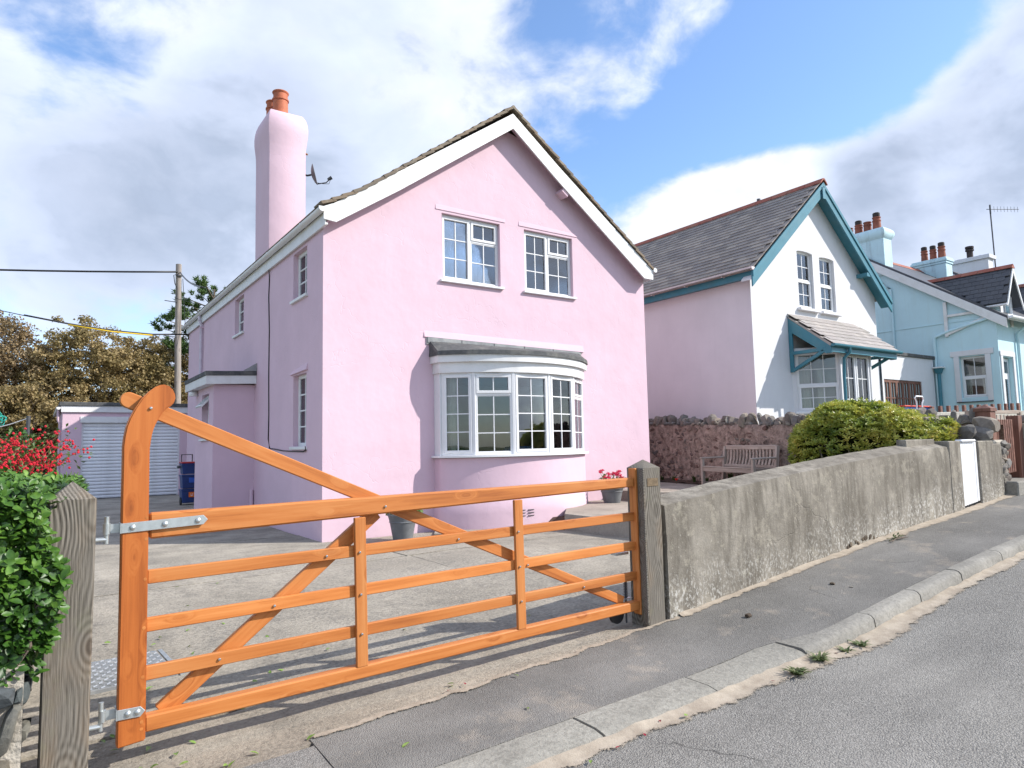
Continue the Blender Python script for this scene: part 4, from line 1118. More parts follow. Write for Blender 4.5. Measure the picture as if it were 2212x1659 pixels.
MB().tube([(-0.05, 4.21, -0.05), (-0.05, 4.21, 0.62), (-0.05, 4.215, 0.66)], 0.04, 12).build('waste_pipe', PINKS, pink, smooth=50)
# cable down the side wall
MB().tube([(-0.04, 3.12, 5.18), (-0.012, 3.16, 5.0), (-0.012, 3.20, 4.6), (-0.012, 3.13, 3.9), (-0.012, 3.14, 3.0), (-0.012, 3.10, 2.2), (-0.012, 3.12, 1.70), (-0.012, 3.02, 1.52), (-0.012, 2.6, 1.50), (-0.012, 2.1, 1.47), (-0.012, 1.5, 1.455), (-0.012, 0.92, 1.45), (-0.03, 0.76, 1.47), (-0.03, 0.77, 1.54)], 0.011, 6).build('wall_cable', BLACKPL, pink, smooth='all')

# ================================================================== PINK GARAGE
gar = thing('garage', 'pink flat roofed garage with white ribbed roller door behind the house', 'garage', (-1.0, 15.5, 0))
mb = MB()
wall_face(mb, -3.15, 2.2, -0.3, lambda x: 2.95, [(-2.62, 0.31, -0.3, 2.52)], lambda x, n, z: Vector((x, 15.5+n, z)), reveal=0.14)
mb.add([(-3.15, 15.5, -0.3), (-3.15, 21, -0.3), (-3.15, 21, 2.95), (-3.15, 15.5, 2.95)], [(3, 2, 1, 0)])
mb.add([(2.2, 15.5, -0.3), (2.2, 21, -0.3), (2.2, 21, 2.95), (2.2, 15.5, 2.95)], [(0, 1, 2, 3)])
mb.add([(-3.15, 21, -0.3), (2.2, 21, -0.3), (2.2, 21, 2.95), (-3.15, 21, 2.95)], [(0, 1, 2, 3)])
mb.build('wall', PINK, gar, recalc=False)
MB().box(-2.66, 0.36, 15.475, 15.498, 2.50, 2.70).build('lintel_board', PAINTW, gar)
MB().box(-3.2, 2.3, 15.44, 15.47, 2.84, 3.05).build('fascia', PAINTW, gar, bevel=0.003)
MB().box(-3.25, 2.3, 15.40, 21.2, 3.045, 3.17).build('felt_roof', FELT, gar, bevel=0.012)
dr = MB().box(-2.62, -2.565, 15.56, 15.63, -0.02, 2.52).box(0.255, 0.31, 15.56, 15.63, -0.02, 2.52).box(-2.565, 0.255, 15.56, 15.63, 2.47, 2.52).build('roller_door', UPVC, gar)
ns = 22; sh = 2.47/ns
sm = MB().prism([(15.60, 0.004), (15.578, 0.018), (15.570, sh*0.5), (15.578, sh-0.014), (15.60, sh-0.004), (15.61, sh-0.004), (15.61, 0.004)], 'x', -2.565, 0.255)
s0 = sm.build('slat', simple('white_enamel', (0.84, 0.85, 0.87), 0.4, 0.05, 2.0, 0.05, 30, dirt=(0.5, 0.5, 0.48), dirt_amt=0.25), dr)
for i in range(1, ns):
    inst('slat', s0.data, dr, WM[s0] @ Matrix.Translation((0, 0, sh*i)))
pe = [(-3.27+0.06*cos(pi+pi*k/8), 2.97+0.06*sin(pi+pi*k/8)) for k in range(9)]+[(-3.21, 3.0), (-3.33, 3.0)]
MB().prism(pe, 'y', 15.4, 21).build('gutter', UPVC, gar, bevel=0.004)
MB().tube([(-3.27, 15.6, 2.93), (-3.27, 15.6, 2.6), (-3.21, 15.62, 2.45), (-3.21, 15.62, 0.0)], 0.038, 10).build('downpipe', PINKS, gar, smooth=50)

# recycling trolley by the porch
tr = thing('recycling_trolley', 'tall blue stacked recycling trolley with red lid beside the porch', 'recycling bin', (-0.26, 10.3, 0.0))
BLUEPL = simple('blue_plastic', (0.018, 0.045, 0.16), 0.4, 0.15, 8.0, 0.06, 40)
REDPL = simple('red_plastic', (0.45, 0.03, 0.03), 0.4, 0.1)
bx, by = -0.26, 10.3
for i, (z0, z1) in enumerate(((0.06, 0.44), (0.46, 0.84), (0.86, 1.16))):
    MB().hexa([(bx-0.17, by-0.2, z0), (bx+0.17, by-0.2, z0), (bx+0.17, by+0.2, z0), (bx-0.17, by+0.2, z0), (bx-0.195, by-0.23, z1), (bx+0.195, by-0.23, z1), (bx+0.195, by+0.23, z1), (bx-0.195, by+0.23, z1)]).build('box', BLUEPL, tr, bevel=0.015)
    MB().box(bx-0.205, bx+0.205, by-0.245, by+0.245, z1-0.045, z1-0.004).build('rim', BLUEPL, tr, bevel=0.008)
MB().box(bx-0.21, bx+0.21, by-0.25, by+0.25, 1.16, 1.20).build('lid', REDPL, tr, bevel=0.012)
MB().box(bx-0.02, bx+0.15, by-0.262, by-0.245, 0.62, 0.76).build('label_plate', simple('mid_blue', (0.03, 0.10, 0.42), 0.5), tr)
MB().box(bx-0.02, bx+0.15, by-0.262, by-0.245, 0.22, 0.36).build('label_plate', simple('orange_label', (0.75, 0.16, 0.02), 0.5), tr)
mb = MB()
for k in range(3):
    mb.tube([(bx+0.04+0.03*cos(2.1*k), by-0.266, 0.29+0.03*sin(2.1*k)), (bx+0.07+0.03*cos(2.1*k+1), by-0.266, 0.29+0.03*sin(2.1*k+1))], 0.008, 5)
mb.build('recycling_mark', UPVC, tr)
MB().tube([(bx-0.14, by+0.24, 1.0), (bx-0.14, by+0.26, 1.40), (bx+0.14, by+0.26, 1.40), (bx+0.14, by+0.24, 1.0)], 0.018, 8).build('handle', DARKMET, tr, smooth=50)
for s_ in (-1, 1):
    MB().tube([(bx+s_*0.19-0.02, by-0.05, 0.11), (bx+s_*0.19+0.02, by-0.05, 0.11)], 0.11, 18).build('wheel', BLACKPL, tr, smooth=40)
MB().box(bx-0.29, bx-0.21, by-0.1, by+0.1, 1.02, 1.1).build('side_grip', DARKMET, tr, bevel=0.02)

def place(o, loc, rz=0.0, s=1.0):
    M = Matrix.Translation(loc) @ Matrix.Rotation(rz, 4, 'Z') @ Matrix.Diagonal((s, s, s, 1))
    o.matrix_basis = M; WM[o] = M
# ================================================================== FIELD GATE
gate = thing('field_gate', 'orange stained five bar timber gate with curved heel post', 'gate', (-3.36, -6.75, 0.0))
SL = 0.0195
def gz(x, t): return 0.075+SL*(x+3.281)+t
HORN = [(-3.422, 1.468), (-3.423, 1.533), (-3.418, 1.584), (-3.409, 1.635), (-3.395, 1.679), (-3.371, 1.731), (-3.341, 1.783), (-3.309, 1.82), (-3.279, 1.845), (-3.256, 1.856), (-3.235, 1.858), (-3.213, 1.85), (-3.196, 1.832), (-3.185, 1.808), (-3.182, 1.787), (-3.19, 1.76), (-3.204, 1.743), (-3.225, 1.727), (-3.246, 1.703), (-3.261, 1.674), (-3.275, 1.645), (-3.284, 1.619), (-3.291, 1.588), (-3.295, 1.557), (-3.299, 1.518), (-3.299, 1.464)]
stile_poly = [(-3.412, 0.028), (-3.416, 0.7)]+HORN+[(-3.291, 0.7), (-3.285, 0.04)]
Ms = Matrix.Translation((-3.36, -6.745, 0.9))
hs = MB().prism(stile_poly, 'y', -6.782, -6.708).build('heel_stile', GATEZ, gate, M=Ms, bevel=0.006, seg=2)
# rails: top rail tapers towards the latch end
def rail(name, x0, zc0, h0, x1, zc1, h1, y0, y1, bev=0.004):
    th = y1-y0
    return plank(name, (x0, (y0+y1)/2, zc0), (x1, (y0+y1)/2, zc1), h0, th, GATEW, gate, bevel=bev, wd1=h1)
rail('top_rail', -3.29, 1.113, 0.134, 0.243, 1.170, 0.075, -6.772, -6.70, 0.010)
for t0, t1 in ((0.848, 0.891), (0.603, 0.655), (0.359, 0.414)):
    rail('rail', -3.29, t0, 0.071, 0.262, t1, 0.067, -6.748, -6.716)
rail('bottom_rail', -3.288, 0.113, 0.080, 0.262, 0.180, 0.072, -6.772, -6.70, 0.008)
# clapping stile at the latch end
plank('clapping_stile', (0.295, -6.735, 0.105), (0.283, -6.735, 1.283), 0.068, 0.078, GATEW, gate, bevel=0.006)
# long brace from the head of the heel stile to the foot of the clapping stile, with a rounded end
bp0, bp1 = Vector((-3.395, -6.686, 1.777)), Vector((0.14, -6.686, 0.222))
Mb = axisM(bp0, bp1); L = (bp1-bp0).length
poly = [(0.042*cos(a), 0.042*sin(a)) for a in [pi/2+pi*k/10 for k in range(11)]]+[(L, -0.036), (L, 0.036)]
MB().prism(poly, 'y', -0.021, 0.021).build('long_brace', GATEW, gate, M=Mb, local=True, bevel=0.004)
plank('short_brace', (-3.205, -6.686, 0.135), (-1.99, -6.686, 1.085), 0.088, 0.042, GATEW, gate)
plank('upright', (-2.113, -6.762, 0.168), (-2.129, -6.762, 1.068), 0.073, 0.026, GATEW, gate)
plank('upright', (-0.913, -6.762, 0.190), (-0.926, -6.762, 1.100), 0.073, 0.026, GATEW, gate)
def bolt(x, y, z, r=0.0085, parent=None):
    return MB().lathe([(r, 0), (r, 0.006), (r*0.8, 0.010), (r*0.45, 0.011), (r*0.4, 0.006)], 12).build('bolt', STEEL, parent or gate, M=Matrix.Translation((x, y, z)) @ Matrix.Rotation(pi/2, 4, 'X'), local=True, smooth=40)
for x, z, y in ((-1.961, 1.124, -6.772), (-2.334, 0.852, -6.748), (-2.639, 0.606, -6.748), (-2.931, 0.365, -6.748), (-1.416, 0.865, -6.748), (-0.84, 0.627, -6.748), (-0.313, 0.399, -6.748),
                (-2.134, 0.857, -6.775), (-2.126, 0.602, -6.775), (-2.120, 0.365, -6.775), (-0.935, 0.875, -6.775), (-0.928, 0.628, -6.775), (-0.921, 0.385, -6.775), (-3.30, 1.73, -6.782)):
    bolt(x, y, z)
for z in (1.16, 1.05, 0.845, 0.60, 0.355, 0.135, 0.10):
    MB().lathe([(0.0085, 0), (0.0085, 0.0012)], 12).build('peg', GATEW, gate, M=Matrix.Translation((-3.305, -6.782, z)) @ Matrix.Rotation(pi/2, 4, 'X'), local=True)
# hinge straps
def strap(x0, x1, z0, z1, ht, bolts):
    th = 0.007; y0 = -6.790; y1 = -6.7835
    d = (z1-z0)/(x1-x0)
    zz = lambda x: z0+d*(x-x0)
    tip = 0.022
    poly = [(x0, zz(x0)-ht/2), (x1-tip, zz(x1)-ht/2), (x1, zz(x1)), (x1-tip, zz(x1)+ht/2), (x0, zz(x0)+ht/2)]
    st = MB().prism(poly, 'y', y0, y1).build('hinge_strap', GALV, gate, bevel=0.0015)
    # wraps round the back edge of the stile and ends in an eye on the pin
    MB().hexa([(x0-0.006, -6.79, zz(x0)-ht/2), (x0, -6.79, zz(x0)-ht/2), (x0, -6.700, zz(x0)-ht/2), (x0-0.006, -6.700, zz(x0)-ht/2), (x0-0.006, -6.79, zz(x0)+ht/2), (x0, -6.79, zz(x0)+ht/2), (x0, -6.700, zz(x0)+ht/2), (x0-0.006, -6.700, zz(x0)+ht/2)]).build('strap_return', GALV, gate)
    MB().box(x0-0.062, x0-0.006, -6.75, -6.742, zz(x0)-ht*0.46, zz(x0)+ht*0.46).build('strap_neck', GALV, gate)
    MB().lathe([(0.017, -ht*0.55), (0.017, ht*0.55)], 16, (x0-0.062, -6.746, zz(x0))).build('hinge_eye', GALV, gate, smooth=40)
    for bx_ in bolts:
        MB().lathe([(0.0155, 0), (0.0145, 0.004), (0.011, 0.008), (0.0, 0.0105)], 16).build('coach_bolt', GALV, gate, M=Matrix.Translation((bx_, y0, zz(bx_))) @ Matrix.Rotation(pi/2, 4, 'X'), local=True, smooth=50)
strap(-3.419, -3.010, 1.113, 1.128, 0.050, (-3.37, -3.22, -3.06))
strap(-3.413, -3.290, 0.192, 0.190, 0.050, (-3.368, -3.325))
# drop bolt with spring and wheel at the latch end
MB().tube([(0.20, -6.67, 0.035), (0.20, -6.67, 0.40)], 0.008, 8).build('drop_bolt', DARKMET, gate)
mb = MB(); mb.tube([(0.20+0.016*cos(k*0.8), -6.67+0.016*sin(k*0.8), 0.23+0.0016*k) for k in range(90)], 0.003, 5); mb.build('spring', DARKMET, gate)
MB().box(0.17, 0.26, -6.685, -6.655, 0.225, 0.231).build('bolt_bracket', GALV, gate)
MB().box(0.17, 0.26, -6.685, -6.655, 0.385, 0.391).build('bolt_bracket', GALV, gate)
MB().tube([(0.12, -6.655, 0.105), (0.12, -6.625, 0.105)], 0.07, 20).build('wheel', BLACKPL, gate, smooth=40)
MB().box(0.10, 0.24, -6.68, -6.62, 0.58, 0.60).build('latch', GALV, gate)

# gate posts
def gatepost(label, x0, x1, y0, y1, zb, zs, zp, twist=0.0):
    cx, cy = (x0+x1)/2, (y0+y1)/2
    r = thing('gate_post', label, 'gate post', (cx, cy, zb))
    M = Matrix.Translation((cx, cy, zb))
    hx, hy = (x1-x0)/2, (y1-y0)/2; H = zs-zb; P = zp-zb
    mb = MB(); vs = []
    lev = lin(0, H, 10); c = 0.008
    for z in lev:
        for (sx, sy) in ((-1, -1), (1, -1), (1, 1), (-1, 1)):
            a = [(sx*hx, sy*(hy-c)), (sx*(hx-c), sy*hy)]
            if (sx, sy) in ((1, -1), (-1, 1)): a = a[::-1]
            vs += [(px+0.002*fb(z, sx, 3), py+0.002*fb(z, sy, 3), z) for px, py in a]
    m = 8
    fs = [(i*m+j, i*m+(j+1) % m, (i+1)*m+(j+1) % m, (i+1)*m+j) for i in range(10) for j in range(m)]
    top = len(vs); vs.append((0.0, 0.0, P))
    fs += [(10*m+j, 10*m+(j+1) % m, top) for j in range(m)]+[tuple(range(m))[::-1]]
    mb.add(vs, fs).build('shaft', OLDPOST, r, M=M, local=True, smooth=25)
    return r
pl_ = gatepost('weathered grey timber gate post beside the glossy hedge', -3.735, -3.535, -6.85, -6.65, -0.35, 1.275, 1.362)
pr_ = gatepost('weathered grey timber gate post against the concrete wall end', 0.275, 0.470, -6.85, -6.65, -0.25, 1.285, 1.352)
# planted closing strip and plate ghost on the latch post
plank('slam_strip', (0.265, -6.835, 0.04), (0.265, -6.835, 1.285), 0.02, 0.05, OLDPOST, pr_)
MB().box(0.31, 0.435, -6.8535, -6.850, 1.135, 1.20).build('bare_patch', simple('brown_bare_wood', (0.16, 0.115, 0.07), 0.9, 0.3, 30, 0.4, 80), pr_)
for z, dz in ((1.06, 0.10), (0.145, 0.09)):      # hinge pins screwed through the post
    MB().tube([(-3.54, -6.746, z), (-3.481, -6.746, z), ], 0.012, 10).build('hinge_pin_arm', GALV, pl_)
    MB().tube([(-3.481, -6.746, z-0.022), (-3.481, -6.746, z+0.115)], 0.0115, 12).build('hinge_pin', GALV, pl_, smooth=40)
    MB().tube([(-3.537, -6.746, z), (-3.533, -6.746, z)], 0.028, 14).build('washer', GALV, pl_)

# ================================================================== FRONT WALL
def foot_attr(o, fn):
    at = o.data.attributes.new('foot', 'FLOAT', 'POINT')
    Mw = WM[o]
    for i, v in enumerate(o.data.vertices):
        p = Mw @ v.co
        at.data[i].value = p.z-fn(p.x)
fw_ = thing('boundary_wall', 'low weathered grey rendered wall rising along the pavement', 'wall', (3.2, -6.75, 0.3))
def wtop(x): return 0.975+(x-0.61)*0.112-0.0075*max(0, x-0.61)**2
mb = MB(); xs = lin(0.515, 5.76, 80); zs = lin(0, 1, 14); vs = []
n = len(zs)
for face in (0, 1):
    for x in xs:
        zb_ = g(x)-0.2; zt_ = wtop(x)
        for t in zs:
            z = zb_+(zt_-zb_)*t
            y = (WALL_Y-0.10 if face == 0 else WALL_Y+0.15)+(0.006*fb(x, z, 2.5)+0.004*fb(x, z, 9))*(1 if face == 0 else 0)
            if face == 0 and t > 0.9: y += 0.012*(t-0.9)/0.1
            vs.append((x, y, z+0.006*fb(x, face, 4)*(t > 0.95)+((0.042+0.006*(x-0.6))*t if face else 0.0)))
m = len(xs)*n
fs = [(i*n+j, (i+1)*n+j, (i+1)*n+j+1, i*n+j+1) for i in range(len(xs)-1) for j in range(n-1)]
fs += [(m+i*n+j, m+i*n+j+1, m+(i+1)*n+j+1, m+(i+1)*n+j) for i in range(len(xs)-1) for j in range(n-1)]
fs += [(i*n+n-1, (i+1)*n+n-1, m+(i+1)*n+n-1, m+i*n+n-1) for i in range(len(xs)-1)]
fs += [(j, j+1, m+j+1, m+j) for j in range(n-1)]+[((len(xs)-1)*n+j, m+(len(xs)-1)*n+j, m+(len(xs)-1)*n+j+1, (len(xs)-1)*n+j+1) for j in range(n-1)]
o = mb.add(vs, fs).build('wall_body', CEMENT, fw_, recalc=True, smooth=50); foot_attr(o, g)
o = MB().box(5.76, 6.10, WALL_Y-0.105, WALL_Y+0.155, g(5.9)-0.2, 1.425).build('end_pier', CEMENT, fw_, bevel=0.012); foot_attr(o, g)
o = MB().box(5.0, 5.758, WALL_Y+0.06, WALL_Y+0.18, 1.30, 1.455).build('coping', CEMENT, fw_, bevel=0.01); foot_attr(o, g)
# exposed rubble where the render has broken away near the foot
WALL_RUBBLE = [(3.24+0.075*i+0.03*rnd.random(), 0.015+0.05*rnd.random(), 0.014+0.014*rnd.random()) for i in range(9)]
# white boarded garden gate standing ajar
wg = thing('garden_gate', 'narrow white plastic boarded garden gate in the grey wall', 'gate', (6.12, -6.72, g(6.3)))
zb_, zt_ = 0.60, 1.405
for i in range(6):
    x = 6.112+0.068*i
    MB().box(x+0.0002, x+0.0678, -6.842, -6.812, zb_-0.02+0.006*i, zt_-0.002).build('board', UPVC, wg, bevel=0.003)
MB().box(6.095, 6.53, -6.872, -6.785, zt_, zt_+0.035).build('top_cap', UPVC, wg, bevel=0.012)
MB().box(6.522, 6.585, -6.845, -6.70, zb_+0.02, zt_-0.002).build('end_post', UPVC, wg, bevel=0.004)
# stub of wall beyond the gate
sw = thing('wall_stub', 'short grey rendered wall stub between white gate and rough stone pier', 'wall', (7.0, -6.75, 0.6))
o = MB().box(6.60, 7.10, WALL_Y-0.115, WALL_Y+0.40, 0.4, 1.415).build('pier', CEMENT, sw, bevel=0.012); foot_attr(o, g)
o = MB().box(7.10, 7.40, WALL_Y-0.10, WALL_Y+0.16, 0.4, 1.37).build('wing', CEMENT, sw, bevel=0.012); foot_attr(o, g)

# ================================================================== STONES
STONE = stone_mat('slate_rubble', [(0.16, 0.135, 0.115), (0.24, 0.205, 0.175), (0.20, 0.195, 0.185), (0.30, 0.245, 0.195), (0.13, 0.125, 0.12)], 0.35)
REDSTONE = stone_mat('reddish_rubble', [(0.15, 0.095, 0.078), (0.24, 0.155, 0.125), (0.17, 0.13, 0.115), (0.30, 0.20, 0.16), (0.12, 0.10, 0.092)], 0.15)
MORTAR = simple('pinkish_lime_mortar', (0.42, 0.315, 0.26), 0.95, 0.45, 6.0, 1.0, 26.0, 0.06, spec=0.15, dirt=(0.10, 0.075, 0.065), dirt_amt=0.85, dscale=9.0)
MORTARG = simple('grey_lime_mortar', (0.40, 0.36, 0.30), 0.95, 0.3, 7.0, 0.9, 26.0, 0.02, spec=0.15)
def rock_mesh(seed, flat=0.5):
    r = random.Random(seed)
    bm = bmesh.new()
    bmesh.ops.create_icosphere(bm, subdivisions=2, radius=1.0)
    planes = []
    for i in range(9):
        z = r.uniform(-1, 1); a = r.uniform(0, 2*pi); q = sqrt(1-z*z)
        planes.append((Vector((q*cos(a), q*sin(a), z)), r.uniform(0.50, 0.80)))
    for v in bm.verts:
        c = v.co.copy()
        for nn, d in planes:
            k = c.dot(nn)-d
            if k > 0: c -= nn*k
        c += Vector((r.uniform(-1, 1), r.uniform(-1, 1), r.uniform(-1, 1)))*0.022
        for ax in range(3): c[ax] = max(-0.72, min(0.72, c[ax]))
        v.co = c
    me = bpy.data.meshes.new('stone'); bm.to_mesh(me); bm.free()
    return me
ROCKS = {}
def rock(mat, k):
    key = (mat.name, k)
    if key not in ROCKS:
        me = rock_mesh(k*13+5); me.materials.append(mat); ROCKS[key] = me
    return ROCKS[key]
def put_rock(name, parent, mat, p, s, rot=None):
    rot = rot or (rnd.uniform(-0.3, 0.3), rnd.uniform(-0.3, 0.3), rnd.uniform(-0.3, 0.3))
    M = Matrix.Translation(p) @ Matrix.Rotation(rot[2], 4, 'Z') @ Matrix.Rotation(rot[0], 4, 'X') @ Matrix.Rotation(rot[1], 4, 'Y') @ Matrix.Diagonal((s[0]*1.45, s[1]*1.45, s[2]*1.45, 1))
    return inst(name, rock(mat, rnd.randrange(9)), parent, M)
DKR = stone_mat('dark_rubble', [(0.075, 0.055, 0.04), (0.15, 0.115, 0.08), (0.10, 0.08, 0.06)])
for (x, dz, sz) in WALL_RUBBLE:
    put_rock('stone', fw_, DKR, (x, WALL_Y-0.095, g(x)+dz), (sz*1.4, 0.014, sz))
# party wall running back beside the terrace, splayed slightly away from the house
def swx(y): return 7.62+0.2256*(y+6.4)
stw = thing('rubble_wall', 'reddish rubble stone garden wall with upright coping stones behind the bench', 'wall', (8.5, -2.5, 0.4))
swt = lambda y: 1.66+0.035*(y+6.1)
mb = MB(); ys = lin(-6.7, 7.5, 120); vs = []; n = 15
for y in ys:
    for j in range(n):
        z = 0.3+(swt(y)-0.3)*j/14
        vs.append((swx(y)+0.04*fb(y, z, 3.2)+0.025*fb(y, z, 9), y, z+(0.03*fb(y, 1, 5) if j == 14 else 0)))
for y in ys: vs.append((swx(y)+0.4, y, swt(y)))
for y in ys: vs.append((swx(y)+0.42, y, 0.3))
m = len(ys); base = m*n
fs = [(i*n+j, i*n+j+1, (i+1)*n+j+1, (i+1)*n+j) for i in range(m-1) for j in range(n-1)]
fs += [(i*n+n-1, base+i, base+i+1, (i+1)*n+n-1) for i in range(m-1)]+[(base+i, base+m+i, base+m+i+1, base+i+1) for i in range(m-1)]
mb.add(vs, fs).build('mortar', MORTAR, stw, smooth='all', recalc=False)
cnt = 0
y = -3.3
while y < 2.0 and cnt < 290:
    z = 0.58
    while z < swt(y)-0.06:
        if rnd.random() < 0.60:
            a = 0.04+0.085*rnd.random()**2; b = 0.02+0.035*rnd.random()
            yy = y+0.08*rnd.random()
            put_rock('stone', stw, REDSTONE if rnd.random() < 0.72 else STONE, (swx(yy)+0.028+0.015*rnd.random(), yy, z), (0.045, a, b), (rnd.uniform(-0.4, 0.4), rnd.uniform(-0.15, 0.15), -0.22+rnd.uniform(-0.1, 0.1)))
            cnt += 1
        z += 0.06+0.05*rnd.random()
    y += 0.15+0.09*rnd.random()
y = -6.4
while y < 2.6:
    a = 0.04+0.05*rnd.random(); h_ = 0.07+0.10*rnd.random()
    put_rock('coping_stone', stw, STONE, (swx(y)+0.16+0.08*rnd.uniform(-1, 1), y, swt(y)+h_*0.55), (0.11+0.05*rnd.random(), a, h_), (rnd.uniform(-0.6, 0.6), rnd.uniform(-0.35, 0.35), rnd.uniform(-0.5, 0.5)))
    if rnd.random() < 0.7:
        put_rock('coping_stone', stw, STONE, (swx(y)+0.05, y+0.05, swt(y)+0.02), (0.07, 0.05+0.03*rnd.random(), 0.045))
    y += a*1.5+0.085*rnd.random()
# rough stone pier where it meets the street
pier = thing('stone_pier', 'rough dark rubble pier with big top stones beside the brown gate', 'pier', (7.6, -6.6, 0.6))
MB().box(7.36, 7.70, -6.80, -6.35, 0.5, 1.42).build('core', MORTARG, pier, bevel=0.03)
for i in range(40):
    t = i/40
    side = i % 2
    z = 0.68+0.72*(i/40)
    if side: p = (7.705, -6.76+0.38*rnd.random(), z); s_ = (0.04, 0.06+0.03*rnd.random(), 0.04+0.02*rnd.random())
    else: p = (7.42+0.27*rnd.random(), -6.805, z); s_ = (0.06+0.03*rnd.random(), 0.035, 0.04+0.02*rnd.random())
    put_rock('stone', pier, STONE, p, s_)
for p, s_ in (((7.46, -6.55, 1.50), (0.17, 0.19, 0.13)), ((7.20, -6.5, 1.52), (0.12, 0.16, 0.11)), ((7.55, -6.62, 1.63), (0.16, 0.15, 0.11)), ((7.12, -6.1, 1.70), (0.20, 0.16, 0.10)), ((6.98, -6.3, 1.57), (0.10, 0.12, 0.07)), ((7.36, -6.35, 1.40), (0.2, 0.2, 0.14)), ((7.15, -6.45, 1.36), (0.2, 0.18, 0.12))):
    put_rock('top_stone', pier, STONE, p, s_)
# low rubble wall under the hedge
lw = thing('rubble_wall', 'low slate rubble wall in pale mortar under the glossy hedge', 'wall', (-4.6, -6.9, 0.2))
mb = MB(); xs = lin(-7.5, -3.80, 50); vs = []; n = 9
for x in xs:
    for j in range(n):
        z = -0.3+0.86*j/8
        vs.append((x, -7.04+0.03*fb(x, z, 3)+0.012*fb(x, z, 12)+0.02*j/8, z))
for x in xs: vs.append((x, -6.6, 0.58))
m = len(xs)
fs = [(i*n+j, (i+1)*n+j, (i+1)*n+j+1, i*n+j+1) for i in range(m-1) for j in range(n-1)]+[(i*n+n-1, (i+1)*n+n-1, m*n+i+1, m*n+i) for i in range(m-1)]
k = len(vs)
vs += [(-3.80, -6.6, -0.3), (-3.80, -6.6, 0.58)]
fs += [((m-1)*n+j, k, k+1, (m-1)*n+j+1) for j in range(n-1)]
vs += [(-3.81, -4.6, -0.3), (-3.81, -4.6, 0.58), (-4.3, -4.6, 0.58), (-4.3, -6.6, 0.58)]
fs += [(k, k+2, k+3, k+1), (k+1, k+3, k+4, k+5)]
mb.add(vs, fs).build('mortar', MORTARG, lw, smooth=60, recalc=False)
SLATEST = stone_mat('grey_slate_stone', [(0.075, 0.09, 0.09), (0.13, 0.14, 0.135), (0.17, 0.14, 0.10), (0.10, 0.11, 0.115), (0.22, 0.16, 0.09)], 0.2)
for (x, z, a, b, ry) in ((-3.99, 0.46, 0.13, 0.075, 0.1), (-4.02, 0.33, 0.05, 0.15, 0.5), (-3.90, 0.30, 0.035, 0.13, 0.3), (-3.97, 0.14, 0.10, 0.05, -0.2), (-3.93, 0.02, 0.07, 0.10, 0.5), (-4.10, 0.20, 0.06, 0.05, 0.2), (-4.05, -0.06, 0.09, 0.06, 0.1), (-4.20, 0.48, 0.12, 0.07, 0.0), (-4.25, 0.34, 0.10, 0.05, 0.1), (-4.28, 0.1, 0.1, 0.06, 0), (-3.90, -0.13, 0.07, 0.07, 0), (-4.45, 0.45, 0.11, 0.06, 0), (-4.5, 0.2, 0.1, 0.07, 0), (-4.7, 0.35, 0.12, 0.08, 0)):
    put_rock('stone', lw, SLATEST, (x+0.05, -7.04+0.01*rnd.random(), z), (a*0.8, 0.045, b*0.8), (0.1, ry, 0.05))
for i in range(14):
    put_rock('stone', lw, SLATEST, (-3.805, -6.95+0.16*i, 0.1+0.38*rnd.random()), (0.03, 0.08, 0.05))

# ================================================================== BENCH
bench = thing('garden_bench', 'silvered teak slatted garden bench against the rubble wall', 'bench', (7.1, -2.75, 0.58))
bz = 0.578; fx, bxx = 6.85, 7.33; ya, yb = -3.47, -2.03
for y in (ya, yb):
    plank('leg', (fx, y, bz), (fx, y, bz+0.56), 0.06, 0.06, TEAK, bench)
    plank('back_post', (bxx, y, bz), (bxx+0.10, y, bz+0.80), 0.065, 0.06, TEAK, bench)
    plank('arm_rest', (fx-0.05, y, bz+0.575), (bxx+0.06, y, bz+0.585), 0.035, 0.075, TEAK, bench, bevel=0.01)
    plank('side_rail', (fx+0.03, y, bz+0.375), (bxx+0.02, y, bz+0.36), 0.06, 0.035, TEAK, bench)
    plank('stretcher', (fx+0.03, y, bz+0.09), (bxx, y, bz+0.09), 0.045, 0.03, TEAK, bench)
plank('seat_rail', (fx, ya+0.03, bz+0.355), (fx, yb-0.03, bz+0.355), 0.075, 0.035, TEAK, bench, side=(1, 0, 0))
plank('top_rail', (bxx+0.10, ya+0.02, bz+0.775), (bxx+0.10, yb-0.02, bz+0.775), 0.085, 0.035, TEAK, bench, side=(1, 0, 0), bevel=0.01)
plank('lower_rail', (bxx+0.045, ya+0.03, bz+0.42), (bxx+0.045, yb-0.03, bz+0.42), 0.05, 0.03, TEAK, bench, side=(1, 0, 0))
for i in range(7):
    x = fx+0.0+0.072*i
    plank('seat_slat', (x, ya+0.03, bz+0.405-0.004*i), (x, yb-0.03, bz+0.405-0.004*i), 0.018, 0.058, TEAK, bench, side=(1, 0, 0), bevel=0.004)
for i in range(15):
    y = ya+0.09+(yb-ya-0.18)*i/14
    mb = MB(); pts = [(bxx+0.047+0.02*sin(pi*t)+0.052*t, bz+0.44+0.30*t) for t in lin(0, 1, 5)]
    for (x0, z0), (x1, z1) in zip(pts, pts[1:]):
        mb.hexa([(x0-0.008, y-0.024, z0), (x0+0.008, y-0.024, z0), (x0+0.008, y+0.024, z0), (x0-0.008, y+0.024, z0), (x1-0.008, y-0.024, z1), (x1+0.008, y-0.024, z1), (x1+0.008, y+0.024, z1), (x1-0.008, y+0.024, z1)])
    mb.build('back_slat', TEAK, bench, M=Matrix.Translation((bxx, y, bz+0.4)))

